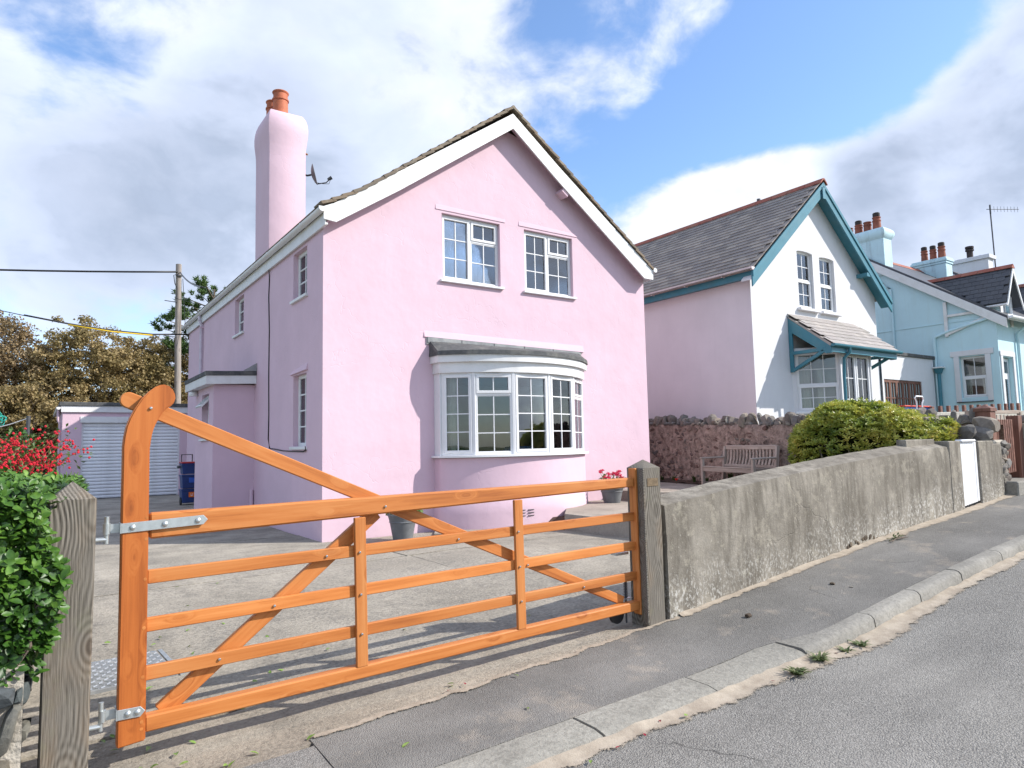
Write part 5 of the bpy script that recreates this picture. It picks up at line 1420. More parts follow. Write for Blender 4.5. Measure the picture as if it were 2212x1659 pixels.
# ================================================================== WHITE HOUSE
wh = thing('white_house', 'white gabled house with teal bargeboards and pent roofed bay', 'house', (12.1, -1.5, 0.8))
wx0, wx1, wy0, wy1 = 9.37, 14.87, -1.5, 5.2
WC = (wx0+wx1)/2; WE = 5.32; wp = (7.70-WE)/(WC-wx0)
wtopf = lambda x: WE+wp*((WC-wx0)-abs(x-WC))
WW = [(11.28, 11.95, 4.66, 6.10), (12.25, 12.92, 4.66, 6.07)]
mb = MB()
wall_face(mb, wx0, wx1, 0.4, wtopf, [w_+(0.10,) for w_ in WW], lambda x, n, z: Vector((x, wy0+n, z)))
mb.add([(wx1, wy0, 0.4), (wx1, wy1, 0.4), (wx1, wy1, WE), (wx1, wy0, WE)], [(0, 1, 2, 3)])
mb.build('front_wall', WHITER, wh, recalc=False)
mb = MB().add([(wx0-0.002, wy1, 0.4), (wx0-0.002, wy0+0.001, 0.4), (wx0-0.002, wy0+0.001, WE), (wx0-0.002, wy1, WE)], [(0, 1, 2, 3)])
mb.add([(wx0, wy1, 0.4), (wx1, wy1, 0.4), (wx1, wy1, WE), (WC, wy1, 7.7), (wx0, wy1, WE)], [(0, 1, 2, 3, 4)])
sdw = mb.build('side_wall', PALEPINK, wh, recalc=False); sdw['label'] = 'blank pale pink side wall'
for k, (a, b, c, d) in enumerate(WW):
    F = (V3(a, wy0+0.075, c), V3(1, 0, 0), V3(0, -1, 0)); wd, ht = b-a, d-c
    frame_window(wh, F, wd, ht, [(0, wd, 0, ht*0.5, 2, 2, True), (0, wd, ht*0.5, ht, 2, 2, False)], fr=0.05, blind=0.02, roomd=0.8)
    MB().box(a-0.10, b+0.10, wy0-0.10, wy0+0.07, c-0.075, c-0.003).build('sill', WHITER, wh, bevel=0.008)
    # slightly arched head
    pts = [(a+(b-a)*t, d-0.028*(2*t-1)**2-0.0) for t in lin(0, 1, 10)]
    MB().prism([(a, d+0.002), (a, d-0.03)]+pts[1:-1]+[(b, d-0.03), (b, d+0.002)], 'y', wy0+0.002, wy0+0.07).build('arched_head', WHITER, wh)
SLATE_G = slate_mat('grey_slate', [(0.165, 0.14, 0.128), (0.235, 0.20, 0.175), (0.195, 0.17, 0.16), (0.31, 0.265, 0.225), (0.215, 0.185, 0.165)], 0.65, 0.48)
SLATE_P = slate_mat('pale_slate', [(0.25, 0.225, 0.20), (0.31, 0.28, 0.26), (0.28, 0.25, 0.235), (0.36, 0.32, 0.29)], 0.6, 0.3)
SLATE_D = slate_mat('dark_slate', [(0.055, 0.058, 0.068), (0.075, 0.078, 0.09), (0.065, 0.066, 0.075)], 0.45, 0.1)
ex = wx0-0.30; ez = WE+wp*(-0.30)+0.17
def wr(side, s, y, h=0.0):    # point on roof slope, s metres up the slope from the eave
    L = sqrt(1+wp*wp); dx = s/L
    x = ex+dx if side < 0 else wx1+0.30-dx
    n = Vector((-wp, 0, 1)).normalized() if side < 0 else Vector((wp, 0, 1)).normalized()
    return Vector((x, y, ez+dx*wp))+n*h
RL = (WC-ex)*sqrt(1+wp*wp)
rm = MB()
for side in (-1, 1):
    rm.hexa([wr(side, 0, -1.74), wr(side, 0, wy1+0.2), wr(side, RL, wy1+0.2), wr(side, RL, -1.74), wr(side, 0, -1.74, 0.03), wr(side, 0, wy1+0.2, 0.03), wr(side, RL, wy1+0.2, 0.03), wr(side, RL, -1.74, 0.03)])
wroof = rm.build('roof', SLATE_G, wh)
def slate_mesh(name, wd, ln, th, mat):
    mb = MB().hexa([(0, -wd/2, 0), (ln, -wd/2, 0), (ln, wd/2, 0), (0, wd/2, 0), (0, -wd/2, th), (ln, -wd/2, th*0.4), (ln, wd/2, th*0.4), (0, wd/2, th)])
    me = bpy.data.meshes.new(name); me.from_pydata(mb.v, [], mb.f); me.materials.append(mat); return me
rows = 22; gauge = RL/rows; cols = 24; cw = (wy1+0.2+1.80)/cols
sm_ = slate_mesh('slate', cw*0.975, gauge*1.75, 0.016, SLATE_G)
up_l = Vector((1, 0, wp)).normalized(); nl = Vector((-wp, 0, 1)).normalized()
restm = MB(); left = 300
for c in range(cols):
    for r in range(rows):
        y = -1.80+cw*(c+0.5+(0.5 if r % 2 else 0))
        if y > wy1+0.2: continue
        jit = rnd.uniform(-0.004, 0.004)
        M = Matrix((up_l, Vector((0, 1, 0)), nl)).transposed().to_4x4()
        M = M @ Matrix.Rotation(rnd.uniform(-0.008, 0.008), 4, 'Z') @ Matrix.Rotation(0.045, 4, 'Y')
        M.translation = wr(-1, max(-0.03, gauge*r+jit-0.02), y, 0.046)
        if left > 0:
            inst('slate', sm_, wroof, M); left -= 1
        else:
            restm.add([M @ v.co for v in sm_.vertices], [tuple(p.vertices) for p in sm_.polygons])
stuff(restm.build('slate_courses', SLATE_G, wroof, recalc=False))
for i in range(15):
    y0 = -1.84+0.475*i; zr = wr(-1, RL, 0).z+0.05
    MB().prism([(WC-0.17, zr-0.10), (WC-0.05, zr+0.035), (WC, zr+0.05), (WC+0.05, zr+0.035), (WC+0.17, zr-0.10), (WC+0.15, zr-0.11), (WC, zr+0.02), (WC-0.15, zr-0.11)], 'y', y0, y0+0.465).build('ridge_tile', RIDGE, wroof)
MB().tube([(WC, 0.04, 7.75), (WC, 0.04, 7.95)], 0.02, 8).tube([(WC, 0.04, 7.95), (WC, 0.04, 8.02)], 0.05, 8).build('roof_vent', DARKMET, wroof)
# barge boards, in two steps
lz = lambda x, o: WE+wp*((WC-wx0)-abs(x-WC))+o
for sgn in (-1, 1):
    xe = WC+sgn*(WC-ex+0.02)
    for nm, y0, y1, o0, o1 in (('barge_board', -1.80, -1.765, -0.16, 0.155), ('barge_trim', -1.825, -1.801, 0.06, 0.165)):
        pl = [(xe, lz(xe, o0)-0.02), (xe-sgn*0.16, lz(xe-sgn*0.16, o0)-0.02), (WC+sgn*0.001, lz(WC, o0)), (WC+sgn*0.001, lz(WC, o1)), (xe, lz(xe, o1))]
        MB().prism(pl, 'y', y0, y1).build(nm, TEAL, wh, bevel=0.004)
    MB().prism([(xe, lz(xe, -0.02)), (WC, lz(WC, -0.02)), (WC, lz(WC, 0.02)), (xe, lz(xe, 0.02))], 'y', -1.764, -1.501).build('soffit', TEAL if sgn > 0 else WHITER, wh)
MB().box(14.0, 14.16, -1.79, -1.5, 5.72, 5.82).build('purlin_end', TEAL, wh)
MB().box(12.02, 12.14, -1.845, -1.826, 7.42, 7.72).build('apex_block', TEAL, wh, bevel=0.005)
MB().box(ex+0.08, ex+0.11, -1.76, wy1, 5.10, 5.27).build('fascia', TEAL, wh)
MB().box(ex+0.11, wx0-0.004, -1.76, wy1, 5.13, 5.15).build('soffit', TEAL, wh)
pg_ = [(ex+0.02+0.058*cos(pi+pi*k/8), 5.30+0.058*sin(pi+pi*k/8)) for k in range(9)]+[(ex+0.078, 5.315), (ex-0.038, 5.315)]
wgut = MB().prism(pg_, 'y', -1.80, wy1+0.1).build('gutter', simple('pinkish_white_plastic', (0.70, 0.60, 0.60), 0.4), wh, smooth=40)
for y in (-1.0, 0.1, 1.2, 2.3, 3.4):
    MB().box(ex-0.04, ex+0.085, y, y+0.03, 5.235, 5.25).build('bracket', wgut.data.materials[0], wgut)
# bay with pent roof
yb_, xa_, xb_ = -2.35, 11.42, 12.80
plan = [(10.80, wy0), (xa_, yb_), (xb_, yb_), (13.42, wy0)]
mb = MB()
for (p, q), cut in zip(zip(plan, plan[1:]), ((2.12, 3.50), (1.30, 3.48), (2.12, 3.50))):
    d = Vector((q[0]-p[0], q[1]-p[1], 0)); L = d.length; d.normalize(); nn = Vector((-d.y, d.x, 0))
    hs = [(0.10 if cut[0] > 2 else 0.05, L-(0.04 if cut[0] > 2 else 0.05), cut[0], cut[1])]
    wall_face(mb, 0, L, 0.5, lambda x: 3.62, hs, lambda x, n, z, p=p, d=d, nn=nn: Vector((p[0], p[1], z))+d*x+nn*n, reveal=0.08)
wbay = mb.build('bay', WHITER, wh, recalc=False)
p, q = plan[0], plan[1]
U = Vector((q[0]-p[0], q[1]-p[1], 0)); L = U.length; U.normalize(); N = Vector((U.y, -U.x, 0))
F = (Vector((p[0], p[1], 2.12))+U*0.10-N*0.03, U, N)
frame_window(wh, F, L-0.14, 1.38, [(0, L-0.14, 0, 0.62, 3, 2, True), (0, L-0.14, 0.62, 1.38, 3, 2, False)], fr=0.05, sill=(0.06, 0.05, 0.12), curtains=((0.05, 0.3, 0.02, 1.35, 0.02, CURTAIN), (0.45, 0.62, 0.02, 1.0, 0.02, CURTAIN)), roomd=0.45, rmar=(0.0, 0.02))
F = (V3(xa_+0.05, yb_+0.03, 1.30), V3(1, 0, 0), V3(0, -1, 0)); wd = xb_-xa_-0.10
frame_window(wh, F, wd, 2.18, [(0, wd/2, 0, 2.18, 2, 4, True), (wd/2, wd, 0, 2.18, 2, 4, True)], fr=0.06, curtains=((0.08, 0.4, 0.02, 2.1, 0.02, CURTAIN),), roomd=0.6, rmar=(0.0, 0.02))
MB().tube([(xa_+0.05+wd/2-0.03, yb_-0.005, 2.18), (xa_+0.05+wd/2-0.03, yb_-0.03, 2.18), (xa_+0.05+wd/2-0.03, yb_-0.03, 2.32)], 0.01, 6).build('door_handle', STEEL, wbay)
rx0, rx1 = 10.74, 13.68
pent = [(-2.52, 3.56), (wy0, 4.36), (wy0, 4.40), (-2.56, 3.60)]
MB().prism(pent, 'x', rx0, rx1).build('pent_roof', SLATE_P, wh)
psl = Vector((0, 1.02, 0.80)).normalized(); pn = Vector((0, -0.80, 1.02)).normalized()
PLn = hypot(1.06, 0.82); pr = 7; pc = 12; pg = PLn/pr; pw_ = (rx1-rx0)/pc
ps = slate_mesh('pent_slate', pw_*0.975, pg*1.6, 0.012, SLATE_P)
for r in range(pr):
    for c in range(pc):
        x = rx0+pw_*(c+0.5+(0.5 if r % 2 else 0))
        if x > rx1: x = rx1-pw_*0.05
        M = Matrix((psl, Vector((-1, 0, 0)), pn)).transposed().to_4x4()
        M = M @ Matrix.Rotation(0.03, 4, 'Y')
        M.translation = Vector((x, -2.58, 3.585))+psl*(pg*r*0.97)+pn*0.028
        inst('pent_slate', ps, wbay, M)
MB().box(rx0-0.02, 13.5, wy0-0.035, wy0-0.004, 4.37, 4.43).build('lead_flashing', LEAD, wbay)
MB().box(rx0+0.02, rx1, -2.545, -2.515, 3.42, 3.57).build('eaves_fascia', TEAL, wbay, bevel=0.004)
pg2 = [(-2.60+0.05*cos(pi+pi*k/8), 3.585+0.05*sin(pi+pi*k/8)) for k in range(9)]+[(-2.55, 3.60), (-2.65, 3.60)]
MB().prism(pg2, 'x', rx0-0.03, rx1+0.12).build('eaves_gutter', TEAL, wbay, smooth=40)
for xs_ in (rx0, rx1-0.04):
    MB().prism([(wy0-0.003, 4.345), (wy0-0.003, 4.04), (-2.40, 3.40), (-2.54, 3.40), (-2.54, 3.55)], 'x', xs_, xs_+0.04).build('pent_barge', TEAL, wbay, bevel=0.004)
    plank('bracket_post', (xs_+0.02, wy0-0.05, 3.05), (xs_+0.02, wy0-0.05, 4.06), 0.09, 0.055, TEAL, wbay, side=(1, 0, 0))
    plank('bracket_beam', (xs_+0.02, wy0-0.095, 3.50), (xs_+0.02, -2.42, 3.50), 0.08, 0.05, TEAL, wbay, side=(1, 0, 0))
    plank('bracket_strut', (xs_+0.02, wy0-0.095, 3.10), (xs_+0.02, -2.36, 3.47), 0.075, 0.05, TEAL, wbay, side=(1, 0, 0))
MB().tube([(11.40, -2.60, 3.55), (11.40, -2.60, 3.45), (11.385, -2.46, 3.32), (11.385, -2.44, 2.9), (11.385, -2.44, 0.8)], 0.035, 10).build('bay_downpipe', TEAL, wbay, smooth=50)

# ================================================================== WHITE GARAGE with brown doors
wg2 = thing('garage', 'white flat roofed garage with brown glazed folding doors', 'garage', (16.4, -1.55, 1.0))
mb = MB()
wall_face(mb, 14.89, 17.92, 0.5, lambda x: 3.74, [(14.98, 17.12, 0.5, 3.06)], lambda x, n, z: Vector((x, -1.55+n, z)), reveal=0.09)
mb.build('wall', WHITER, wg2, recalc=False)
MB().box(14.89, 17.97, -1.60, 2.5, 3.742, 3.84).build('coping', FELT, wg2, bevel=0.01)
gd = MB().box(14.98, 17.12, -1.465, -1.460, 0.8, 3.06).build('door_backing', BROWNW, wg2)
for i in range(6):
    x0 = 14.985+0.355*i
    mb = MB().box(x0, x0+0.05, -1.530, -1.470, 0.9, 3.05).box(x0+0.30, x0+0.35, -1.530, -1.470, 0.9, 3.05).box(x0+0.05, x0+0.30, -1.530, -1.470, 2.98, 3.05).box(x0+0.05, x0+0.30, -1.530, -1.470, 1.98, 2.12).box(x0+0.05, x0+0.30, -1.530, -1.470, 0.9, 1.1).box(x0+0.16, x0+0.19, -1.525, -1.475, 2.12, 2.98).box(x0+0.05, x0+0.16, -1.525, -1.475, 2.54, 2.57).box(x0+0.19, x0+0.30, -1.525, -1.475, 2.54, 2.57).box(x0+0.05, x0+0.30, -1.505, -1.470, 1.1, 1.98)
    lf = mb.build('door_leaf', BROWNW, wg2)
    for a in (0.05, 0.19):
        for z0, z1 in ((2.12, 2.54), (2.57, 2.98)):
            MB().box(x0+a, x0+a+0.11, -1.498, -1.494, z0, z1).build('pane', simple('frosted_glass', (0.28, 0.36, 0.37), 0.25, 0.15, 3.0, 0.05, 20) if 'frosted_glass' not in bpy.data.materials else bpy.data.materials['frosted_glass'], lf)
MB().tube([(17.98, -1.66, 3.40), (17.98, -1.66, 1.2)], 0.05, 10).build('downpipe', TEAL, wg2, smooth=50)
MB().hexa([(17.92, -1.72, 3.32), (18.04, -1.72, 3.32), (18.04, -1.60, 3.32), (17.92, -1.60, 3.32), (17.86, -1.78, 3.47), (18.10, -1.78, 3.47), (18.10, -1.58, 3.47), (17.86, -1.58, 3.47)]).build('hopper', TEAL, wg2)
MB().box(17.80, 18.16, -1.82, -1.57, 3.47, 3.51).build('hopper_lid', PAINTW, wg2)

# ================================================================== BLUE COTTAGE
def pots(parent, spots, zb, sizes, soot=()):
    for k, ((x, y), (r_, h_)) in enumerate(zip(spots, sizes)):
        mb = MB(); pot(mb, (x, y, zb-0.03), r_, h_, 0.82, 0.72)
        p_ = mb.build('chimney_pot', TERRA2, parent, smooth=35)
        if k in soot:
            MB().lathe([(r_*0.75, 0), (r_*0.8, 0.05), (r_*0.8, 0.13), (r_*0.6, 0.15)], 16, (x, y, zb-0.03+h_)).build('cowl', SOOT, parent, smooth=40)
bc = thing('blue_cottage', 'pale blue rendered cottage with white trim and slate dormers', 'cottage', (20.5, -3.2, 1.2))
BX0, BX1, BY0, BYR, BZE, BZR = 18.05, 24.3, -3.2, 0.4, 4.78, 7.22
bsl = (BZR-BZE)/(BYR-BY0)
btop = lambda y: BZE+bsl*(y-BY0) if y < BYR else BZR-bsl*(y-BYR)
mb = MB()
wall_face(mb, BY0, BYR+3.6, 0.6, btop, [(-2.86, -2.20, 2.56, 3.74)], lambda y, n, z: Vector((BX0+n, y, z)), reveal=0.12, sub=0.6)
wall_face(mb, BX0, BX1, 0.6, lambda x: BZE, [(18.24, 18.95, 1.2, 3.66), (20.3, 21.2, 2.5, 3.7)], lambda x, n, z: Vector((x, BY0+n, z)), reveal=0.14)
mb.build('wall', BLUER, bc, recalc=False)
F = (V3(BX0+0.11, -2.20, 2.56), V3(0, -1, 0), V3(-1, 0, 0))
frame_window(bc, F, 0.66, 1.18, [(0, 0.66, 0, 0.59, 2, 1, True), (0, 0.66, 0.59, 1.18, 2, 1, False)], fr=0.05, curtains=((0.05, 0.2, 0.02, 0.7, 0.02, CURTAIN), (0.45, 0.6, 0.02, 0.9, 0.02, CURTAIN)), roomd=0.8, rmar=(0.15, 0.2))
sur = MB().box(BX0-0.03, BX0-0.003, -3.0, -2.862, 2.45, 3.76).box(BX0-0.03, BX0-0.003, -2.198, -2.06, 2.45, 3.76).box(BX0-0.03, BX0-0.003, -3.08, -1.98, 3.762, 3.92)
sur.build('window_surround', WHITER, bc, bevel=0.006)
MB().box(BX0-0.07, BX0+0.1, -2.98, -2.08, 2.42, 2.447).build('slate_sill', SLATE_D, bc)
MB().box(18.26, 18.93, BY0+0.10, BY0+0.14, 1.2, 3.64).build('door', UPVC, bc)
MB().box(18.34, 18.85, BY0+0.095, BY0+0.10, 3.22, 3.55).build('fanlight', GLASS, bc); MB().box(18.38, 18.80, BY0+0.092, BY0+0.098, 1.9, 3.05).build('door_pane', GLASS, bc)
MB().box(18.10, 18.238, BY0-0.03, BY0-0.003, 1.1, 3.68).box(18.952, 19.09, BY0-0.03, BY0-0.003, 1.1, 3.68).box(18.08, 19.11, BY0-0.03, BY0-0.003, 3.682, 3.82).build('door_surround', WHITER, bc, bevel=0.006)
MB().box(18.33, 18.36, BY0+0.06, BY0+0.09, 2.05, 2.2).build('door_handle', STEEL, bc)
F = (V3(20.3, BY0+0.12, 2.5), V3(1, 0, 0), V3(0, -1, 0))
frame_window(bc, F, 0.9, 1.2, [(0, 0.9, 0, 0.6, 2, 1, True), (0, 0.9, 0.6, 1.2, 2, 1, False)], fr=0.05, roomd=0.8)
# roof
def br_(x, s, h=0.0):
    n = Vector((0, -bsl, 1)).normalized(); L = sqrt(1+bsl*bsl)
    return Vector((x, BY0-0.30+s/L, BZE+0.10+bsl*(-0.30+s/L)))+n*h
BL = (BYR-BY0+0.30)*sqrt(1+bsl*bsl)
rm = MB().hexa([br_(BX0-0.12, 0), br_(BX1, 0), br_(BX1, BL), br_(BX0-0.12, BL), br_(BX0-0.12, 0, 0.06), br_(BX1, 0, 0.06), br_(BX1, BL, 0.06), br_(BX0-0.12, BL, 0.06)])
zr = br_(0, BL).z
rm.hexa([(BX0-0.12, BYR, zr), (BX1, BYR, zr), (BX1, BYR+3.9, BZE-0.1), (BX0-0.12, BYR+3.9, BZE-0.1), (BX0-0.12, BYR, zr+0.06), (BX1, BYR, zr+0.06), (BX1, BYR+3.9, BZE), (BX0-0.12, BYR+3.9, BZE)])
broof = rm.build('roof', SLATE_D, bc)
for i in range(9):
    MB().prism([(BYR-0.15, zr-0.02), (BYR, zr+0.13), (BYR+0.15, zr-0.02)], 'x', 18.75+0.45*i, 19.19+0.45*i).build('ridge_tile', RIDGE, broof)
def tilted(name, y0, z0, y1, z1, hgt, x0, x1, mat, parent):
    return MB().prism([(y0, z0-hgt), (y1, z1-hgt), (y1, z1), (y0, z0)], 'x', x0, x1).build(name, mat, parent, bevel=0.004)
e0, e1_ = br_(0, 0), br_(0, BL)
tilted('barge_board', e0.y, e0.z, e1_.y, e1_.z, 0.27, BX0-0.14, BX0-0.11, PAINTW, bc)
MB().prism([(BY0-0.42+0.055*cos(pi+pi*k/8), BZE-0.08+0.055*sin(pi+pi*k/8)) for k in range(9)]+[(BY0-0.365, BZE-0.06), (BY0-0.475, BZE-0.06)], 'x', BX0-0.2, BX1).build('gutter', UPVC, bc)
MB().box(BX0-0.16, BX1, BY0-0.36, BY0-0.335, BZE-0.15, BZE-0.0).build('fascia', PAINTW, bc)
MB().tube([(19.30, BY0-0.40, BZE-0.12), (19.30, BY0-0.06, BZE-0.40), (19.30, BY0-0.06, 1.2)], 0.04, 8).build('downpipe', BLUER, bc, smooth=50)
plank('bracket_post', (BX0-0.04, -1.95, 4.38), (BX0-0.04, -1.95, 5.40), 0.09, 0.07, PAINTW, bc, side=(1, 0, 0))
plank('bracket_beam', (BX0-0.04, -2.0, 4.98), (BX0-0.04, -2.95, 4.98), 0.07, 0.06, PAINTW, bc, side=(1, 0, 0))
plank('bracket_strut', (BX0-0.045, -1.99, 4.45), (BX0-0.045, -3.15, 4.86), 0.07, 0.06, PAINTW, bc, side=(1, 0, 0))
MB().tube([(BX0-0.06, -3.25, 4.80), (BX0-0.06, -1.98, 4.52), (BX0-0.06, -1.62, 4.40), (BX0-0.06, -1.60, 4.2), (BX0-0.06, -1.60, 1.4)], 0.04, 8).build('downpipe', BLUER, bc, smooth=50)
MB().tube([(BX0-0.05, 0.05, 6.7), (BX0-0.05, -0.1, 6.45), (BX0-0.05, -0.45, 6.1), (BX0-0.05, -0.45, 2.5)], 0.035, 8).build('soil_pipe', BLUER, bc, smooth=50)
MB().box(BX0-0.02, BX0-0.001, -3.19, 0.9, 4.78, 4.805).build('string_course', BLUER, bc)
def dormer(x0, x1, nm=0):
    xc = (x0+x1)/2; yf = BY0-0.02; za, zw = 6.18, 5.42
    mb = MB()
    wall_face(mb, x0, x1, BZE-0.2, lambda x: zw+(za-0.16-zw)*(1-abs(x-xc)/((x1-x0)/2)), [(x0+0.16, x1-0.16, 4.62, 5.55)], lambda x, n, z: Vector((x, yf+n, z)), reveal=0.1)
    d = mb.build('dormer', BLUER if nm == 0 else PAINTW, bc, recalc=False)
    for x in (x0, x1):
        MB().prism([(yf, BZE-0.2), (yf+1.6, BZE+0.9), (yf+1.6, zw), (yf, zw)], 'x', x-0.012 if x == x0 else x-0.01, x+0.01).build('cheek', BLUER, d)
    F = (V3(x0+0.16, yf+0.07, 4.62), V3(1, 0, 0), V3(0, -1, 0)); wd = x1-x0-0.32
    frame_window(bc, F, wd, 0.93, [(0, wd*0.45, 0, 0.93, 1, 2, False), (wd*0.45, wd, 0, 0.93, 1, 1, True)], fr=0.05, roomd=0.4, rmar=(0.02, 0.02))
    MB().box(x0-0.01, x0+0.15, yf-0.035, yf-0.004, 4.55, 5.45).box(x1-0.15, x1+0.01, yf-0.035, yf-0.004, 4.55, 5.45).build('corner_board', PAINTW, d, bevel=0.004)
    dsl = (za-zw)/((x1-x0)/2)
    for s_ in (-1, 1):
        xe = xc+s_*((x1-x0)/2+0.16); ze = za-dsl*abs(xe-xc)
        o_ = MB().hexa([(xe, yf-0.24, ze), (xe, yf+2.4, ze), (xc, yf+2.4, za), (xc, yf-0.24, za), (xe, yf-0.24, ze+0.05), (xe, yf+2.4, ze+0.05), (xc, yf+2.4, za+0.06), (xc, yf-0.24, za+0.06)]).build('dormer_roof', SLATE_D, d)
        MB().prism([(xe, ze-0.10), (xc, za-0.12), (xc, za+0.03), (xe, ze+0.02)], 'y', yf-0.27, yf-0.242).build('dormer_barge', PAINTW, d)
        if s_ < 0:
            rn = 8; gl = hypot(xe-xc, za-ze)/rn; cwid = 0.21
            upv = Vector((xc-xe, 0, za-ze)).normalized(); nv = Vector((upv.z*-1, 0, upv.x))
            ds = slate_mesh('dormer_slate', cwid*0.97, gl*1.6, 0.010, SLATE_D)
            for r in range(rn):
                for c in range(10):
                    M = Matrix((upv, Vector((0, 1, 0)), nv)).transposed().to_4x4() @ Matrix.Rotation(0.03, 4, 'Y')
                    yy_ = yf-0.24+cwid*(c+0.5+(0.5 if r % 2 else 0)); zz_ = ze+upv.z*gl*r
                    if zz_ < BZE+0.16+bsl*(yy_-BY0)-0.12: continue
                    M.translation = Vector((xe, yf-0.24+cwid*(c+0.5+(0.5 if r % 2 else 0)), ze))+upv*(gl*r)+nv*0.065
                    inst('dormer_slate', ds, d, M)
    MB().tube([(xc-(x1-x0)/2-0.19, yf-0.26, za-dsl*((x1-x0)/2+0.19)+0.02), (xc-(x1-x0)/2-0.19, yf+1.3, za-dsl*((x1-x0)/2+0.19)+0.02)], 0.035, 8).build('dormer_gutter', UPVC, d)
    for i in range(6):
        MB().prism([(xc-0.12, za+0.0), (xc, za+0.12), (xc+0.12, za+0.0)], 'y', yf-0.28+0.44*i, yf+0.15+0.44*i).build('ridge_tile', RIDGE, d)
dormer(18.30, 19.12); dormer(21.6, 22.5, 1)
def stack(parent, x0, x1, y0, y1, z0, z1, mat, style, nm='chimney'):
    if style == 'round':
        prof = [(0, 0), (0, z1-z0-0.36), (0.03, z1-z0-0.32), (0.08, z1-z0-0.24), (0.09, z1-z0-0.15), (0.06, z1-z0-0.06), (0, z1-z0)]
        mb = MB(); vs = []
        for e, h in prof:
            vs += [(x0-e, y0-e, z0+h), (x1+e, y0-e, z0+h), (x1+e, y1+e, z0+h), (x0-e, y1+e, z0+h)]
        fs = [(i*4+j, i*4+(j+1) % 4, (i+1)*4+(j+1) % 4, (i+1)*4+j) for i in range(len(prof)-1) for j in range(4)]+[tuple((len(prof)-1)*4+j for j in range(4))]
        return mb.add(vs, fs).build(nm, mat, parent, smooth=35)
    mb = MB().box(x0, x1, y0, y1, z0, z1-0.22).box(x0-0.03, x1+0.03, y0-0.03, y1+0.03, z1-0.22, z1-0.14).box(x0-0.06, x1+0.06, y0-0.06, y1+0.06, z1-0.14, z1-0.06).box(x0-0.03, x1+0.03, y0-0.03, y1+0.03, z1-0.06, z1)
    return mb.build(nm, mat, parent, bevel=0.01)
CHB = render_mat('streaked_blue_render', (0.52, 0.70, 0.76), dirt=(0.12, 0.13, 0.13), amt=0.55, lump=0.3)
c1 = stack(bc, 18.0, 18.5, -0.34, 1.15, 6.6, 8.14, CHB, 'round')
pots(c1, [(18.25, -0.05), (18.25, 0.25), (18.25, 0.54), (18.25, 0.86)], 8.14, [(0.135, 0.46), (0.13, 0.38), (0.13, 0.36), (0.125, 0.34)], soot=(0, 2))
c2 = stack(bc, 22.0, 22.5, -0.46, 0.62, 6.7, 7.72, CHB, 'step')
pots(c2, [(22.25, -0.26), (22.25, 0.02), (22.25, 0.31)], 7.72, [(0.13, 0.47), (0.12, 0.42), (0.12, 0.44)], soot=(0, 1, 2))
nb = thing('cottage', 'far cottage at the right edge with white chimney and tall aerial', 'cottage', (28, -3.0, 1.5))
MB().prism([(-3.2, 0.8), (4, 0.8), (4, 4.9), (0.4, 7.5), (-3.2, 4.9)], 'x', 24.5, 32).build('wall', BLUER, nb)
MB().hexa([(24.4, -3.5, 4.85), (32, -3.5, 4.85), (32, 0.4, 7.65), (24.4, 0.4, 7.65), (24.4, -3.5, 4.95), (32, -3.5, 4.95), (32, 0.4, 7.75), (24.4, 0.4, 7.75)]).build('roof', SLATE_D, nb)
c3 = MB().box(26.0, 26.5, -0.33, 1.15, 6.9, 8.27).box(25.92, 26.58, -0.41, 1.23, 8.27, 8.42).build('chimney', WHITER, nb, bevel=0.01)
MB().tube([(26.25, 0.36, 8.4), (26.25, 0.36, 8.82)], 0.11, 14).tube([(26.25, 0.36, 8.74), (26.25, 0.36, 8.80)], 0.15, 14).tube([(26.25, 0.36, 8.84), (26.25, 0.36, 8.92)], 0.15, 14).build('flue', SOOT, c3, smooth=40)
for y in (0.0, 0.75, 1.0):
    MB().lathe([(0.13, 0), (0.12, 0.05), (0.05, 0.07)], 12, (26.25, y, 8.42)).build('flue_cap', SOOT, c3)
MB().tube([(26.55, -0.37, 7.7), (26.52, -0.36, 10.35)], 0.025, 8).build('aerial_mast', DARKMET, nb)
mb = MB().tube([(26.4, -0.28, 10.28), (27.6, -0.95, 10.30)], 0.012, 6)
for i in range(9):
    t = i/8; x = 26.55+1.0*t; y = -0.37-0.56*t
    mb.tube([(x, y, 10.18), (x, y, 10.40)], 0.006, 5)
mb.tube([(26.5, -0.37, 10.1), (26.5, -0.37, 10.45)], 0.03, 6)
mb.build('aerial', DARKMET, nb)

# ================================================================== NEXT GARDEN: brown gate, low wall, boxes
bp_ = thing('gate_post', 'dark brown stained square gate post with pyramid cap above the stone pier', 'gate post', (7.76, -6.55, 0.7))
MB().box(7.66, 7.86, -6.65, -6.45, 0.6, 1.84).build('shaft', BROWNW, bp_, bevel=0.006)
MB().hexa([(7.645, -6.665, 1.84), (7.875, -6.665, 1.84), (7.875, -6.435, 1.84), (7.645, -6.435, 1.84), (7.645, -6.665, 1.885), (7.875, -6.665, 1.885), (7.875, -6.435, 1.885), (7.645, -6.435, 1.885)]).add([(7.645, -6.665, 1.886), (7.875, -6.665, 1.886), (7.875, -6.435, 1.886), (7.645, -6.435, 1.886), (7.76, -6.55, 1.945)], [(0, 1, 4), (1, 2, 4), (2, 3, 4), (3, 0, 4), (3, 2, 1, 0)]).build('cap', BROWNW, bp_)
bg_ = thing('slatted_gate', 'brown stained vertical slat garden gate at the right edge', 'gate', (8.2, -6.62, 0.9))
for i in range(8):
    x = 7.90+0.074*i
    plank('slat', (x, -6.64, 0.90+0.004*i), (x, -6.64, 1.72), 0.056, 0.022, BROWNW, bg_)
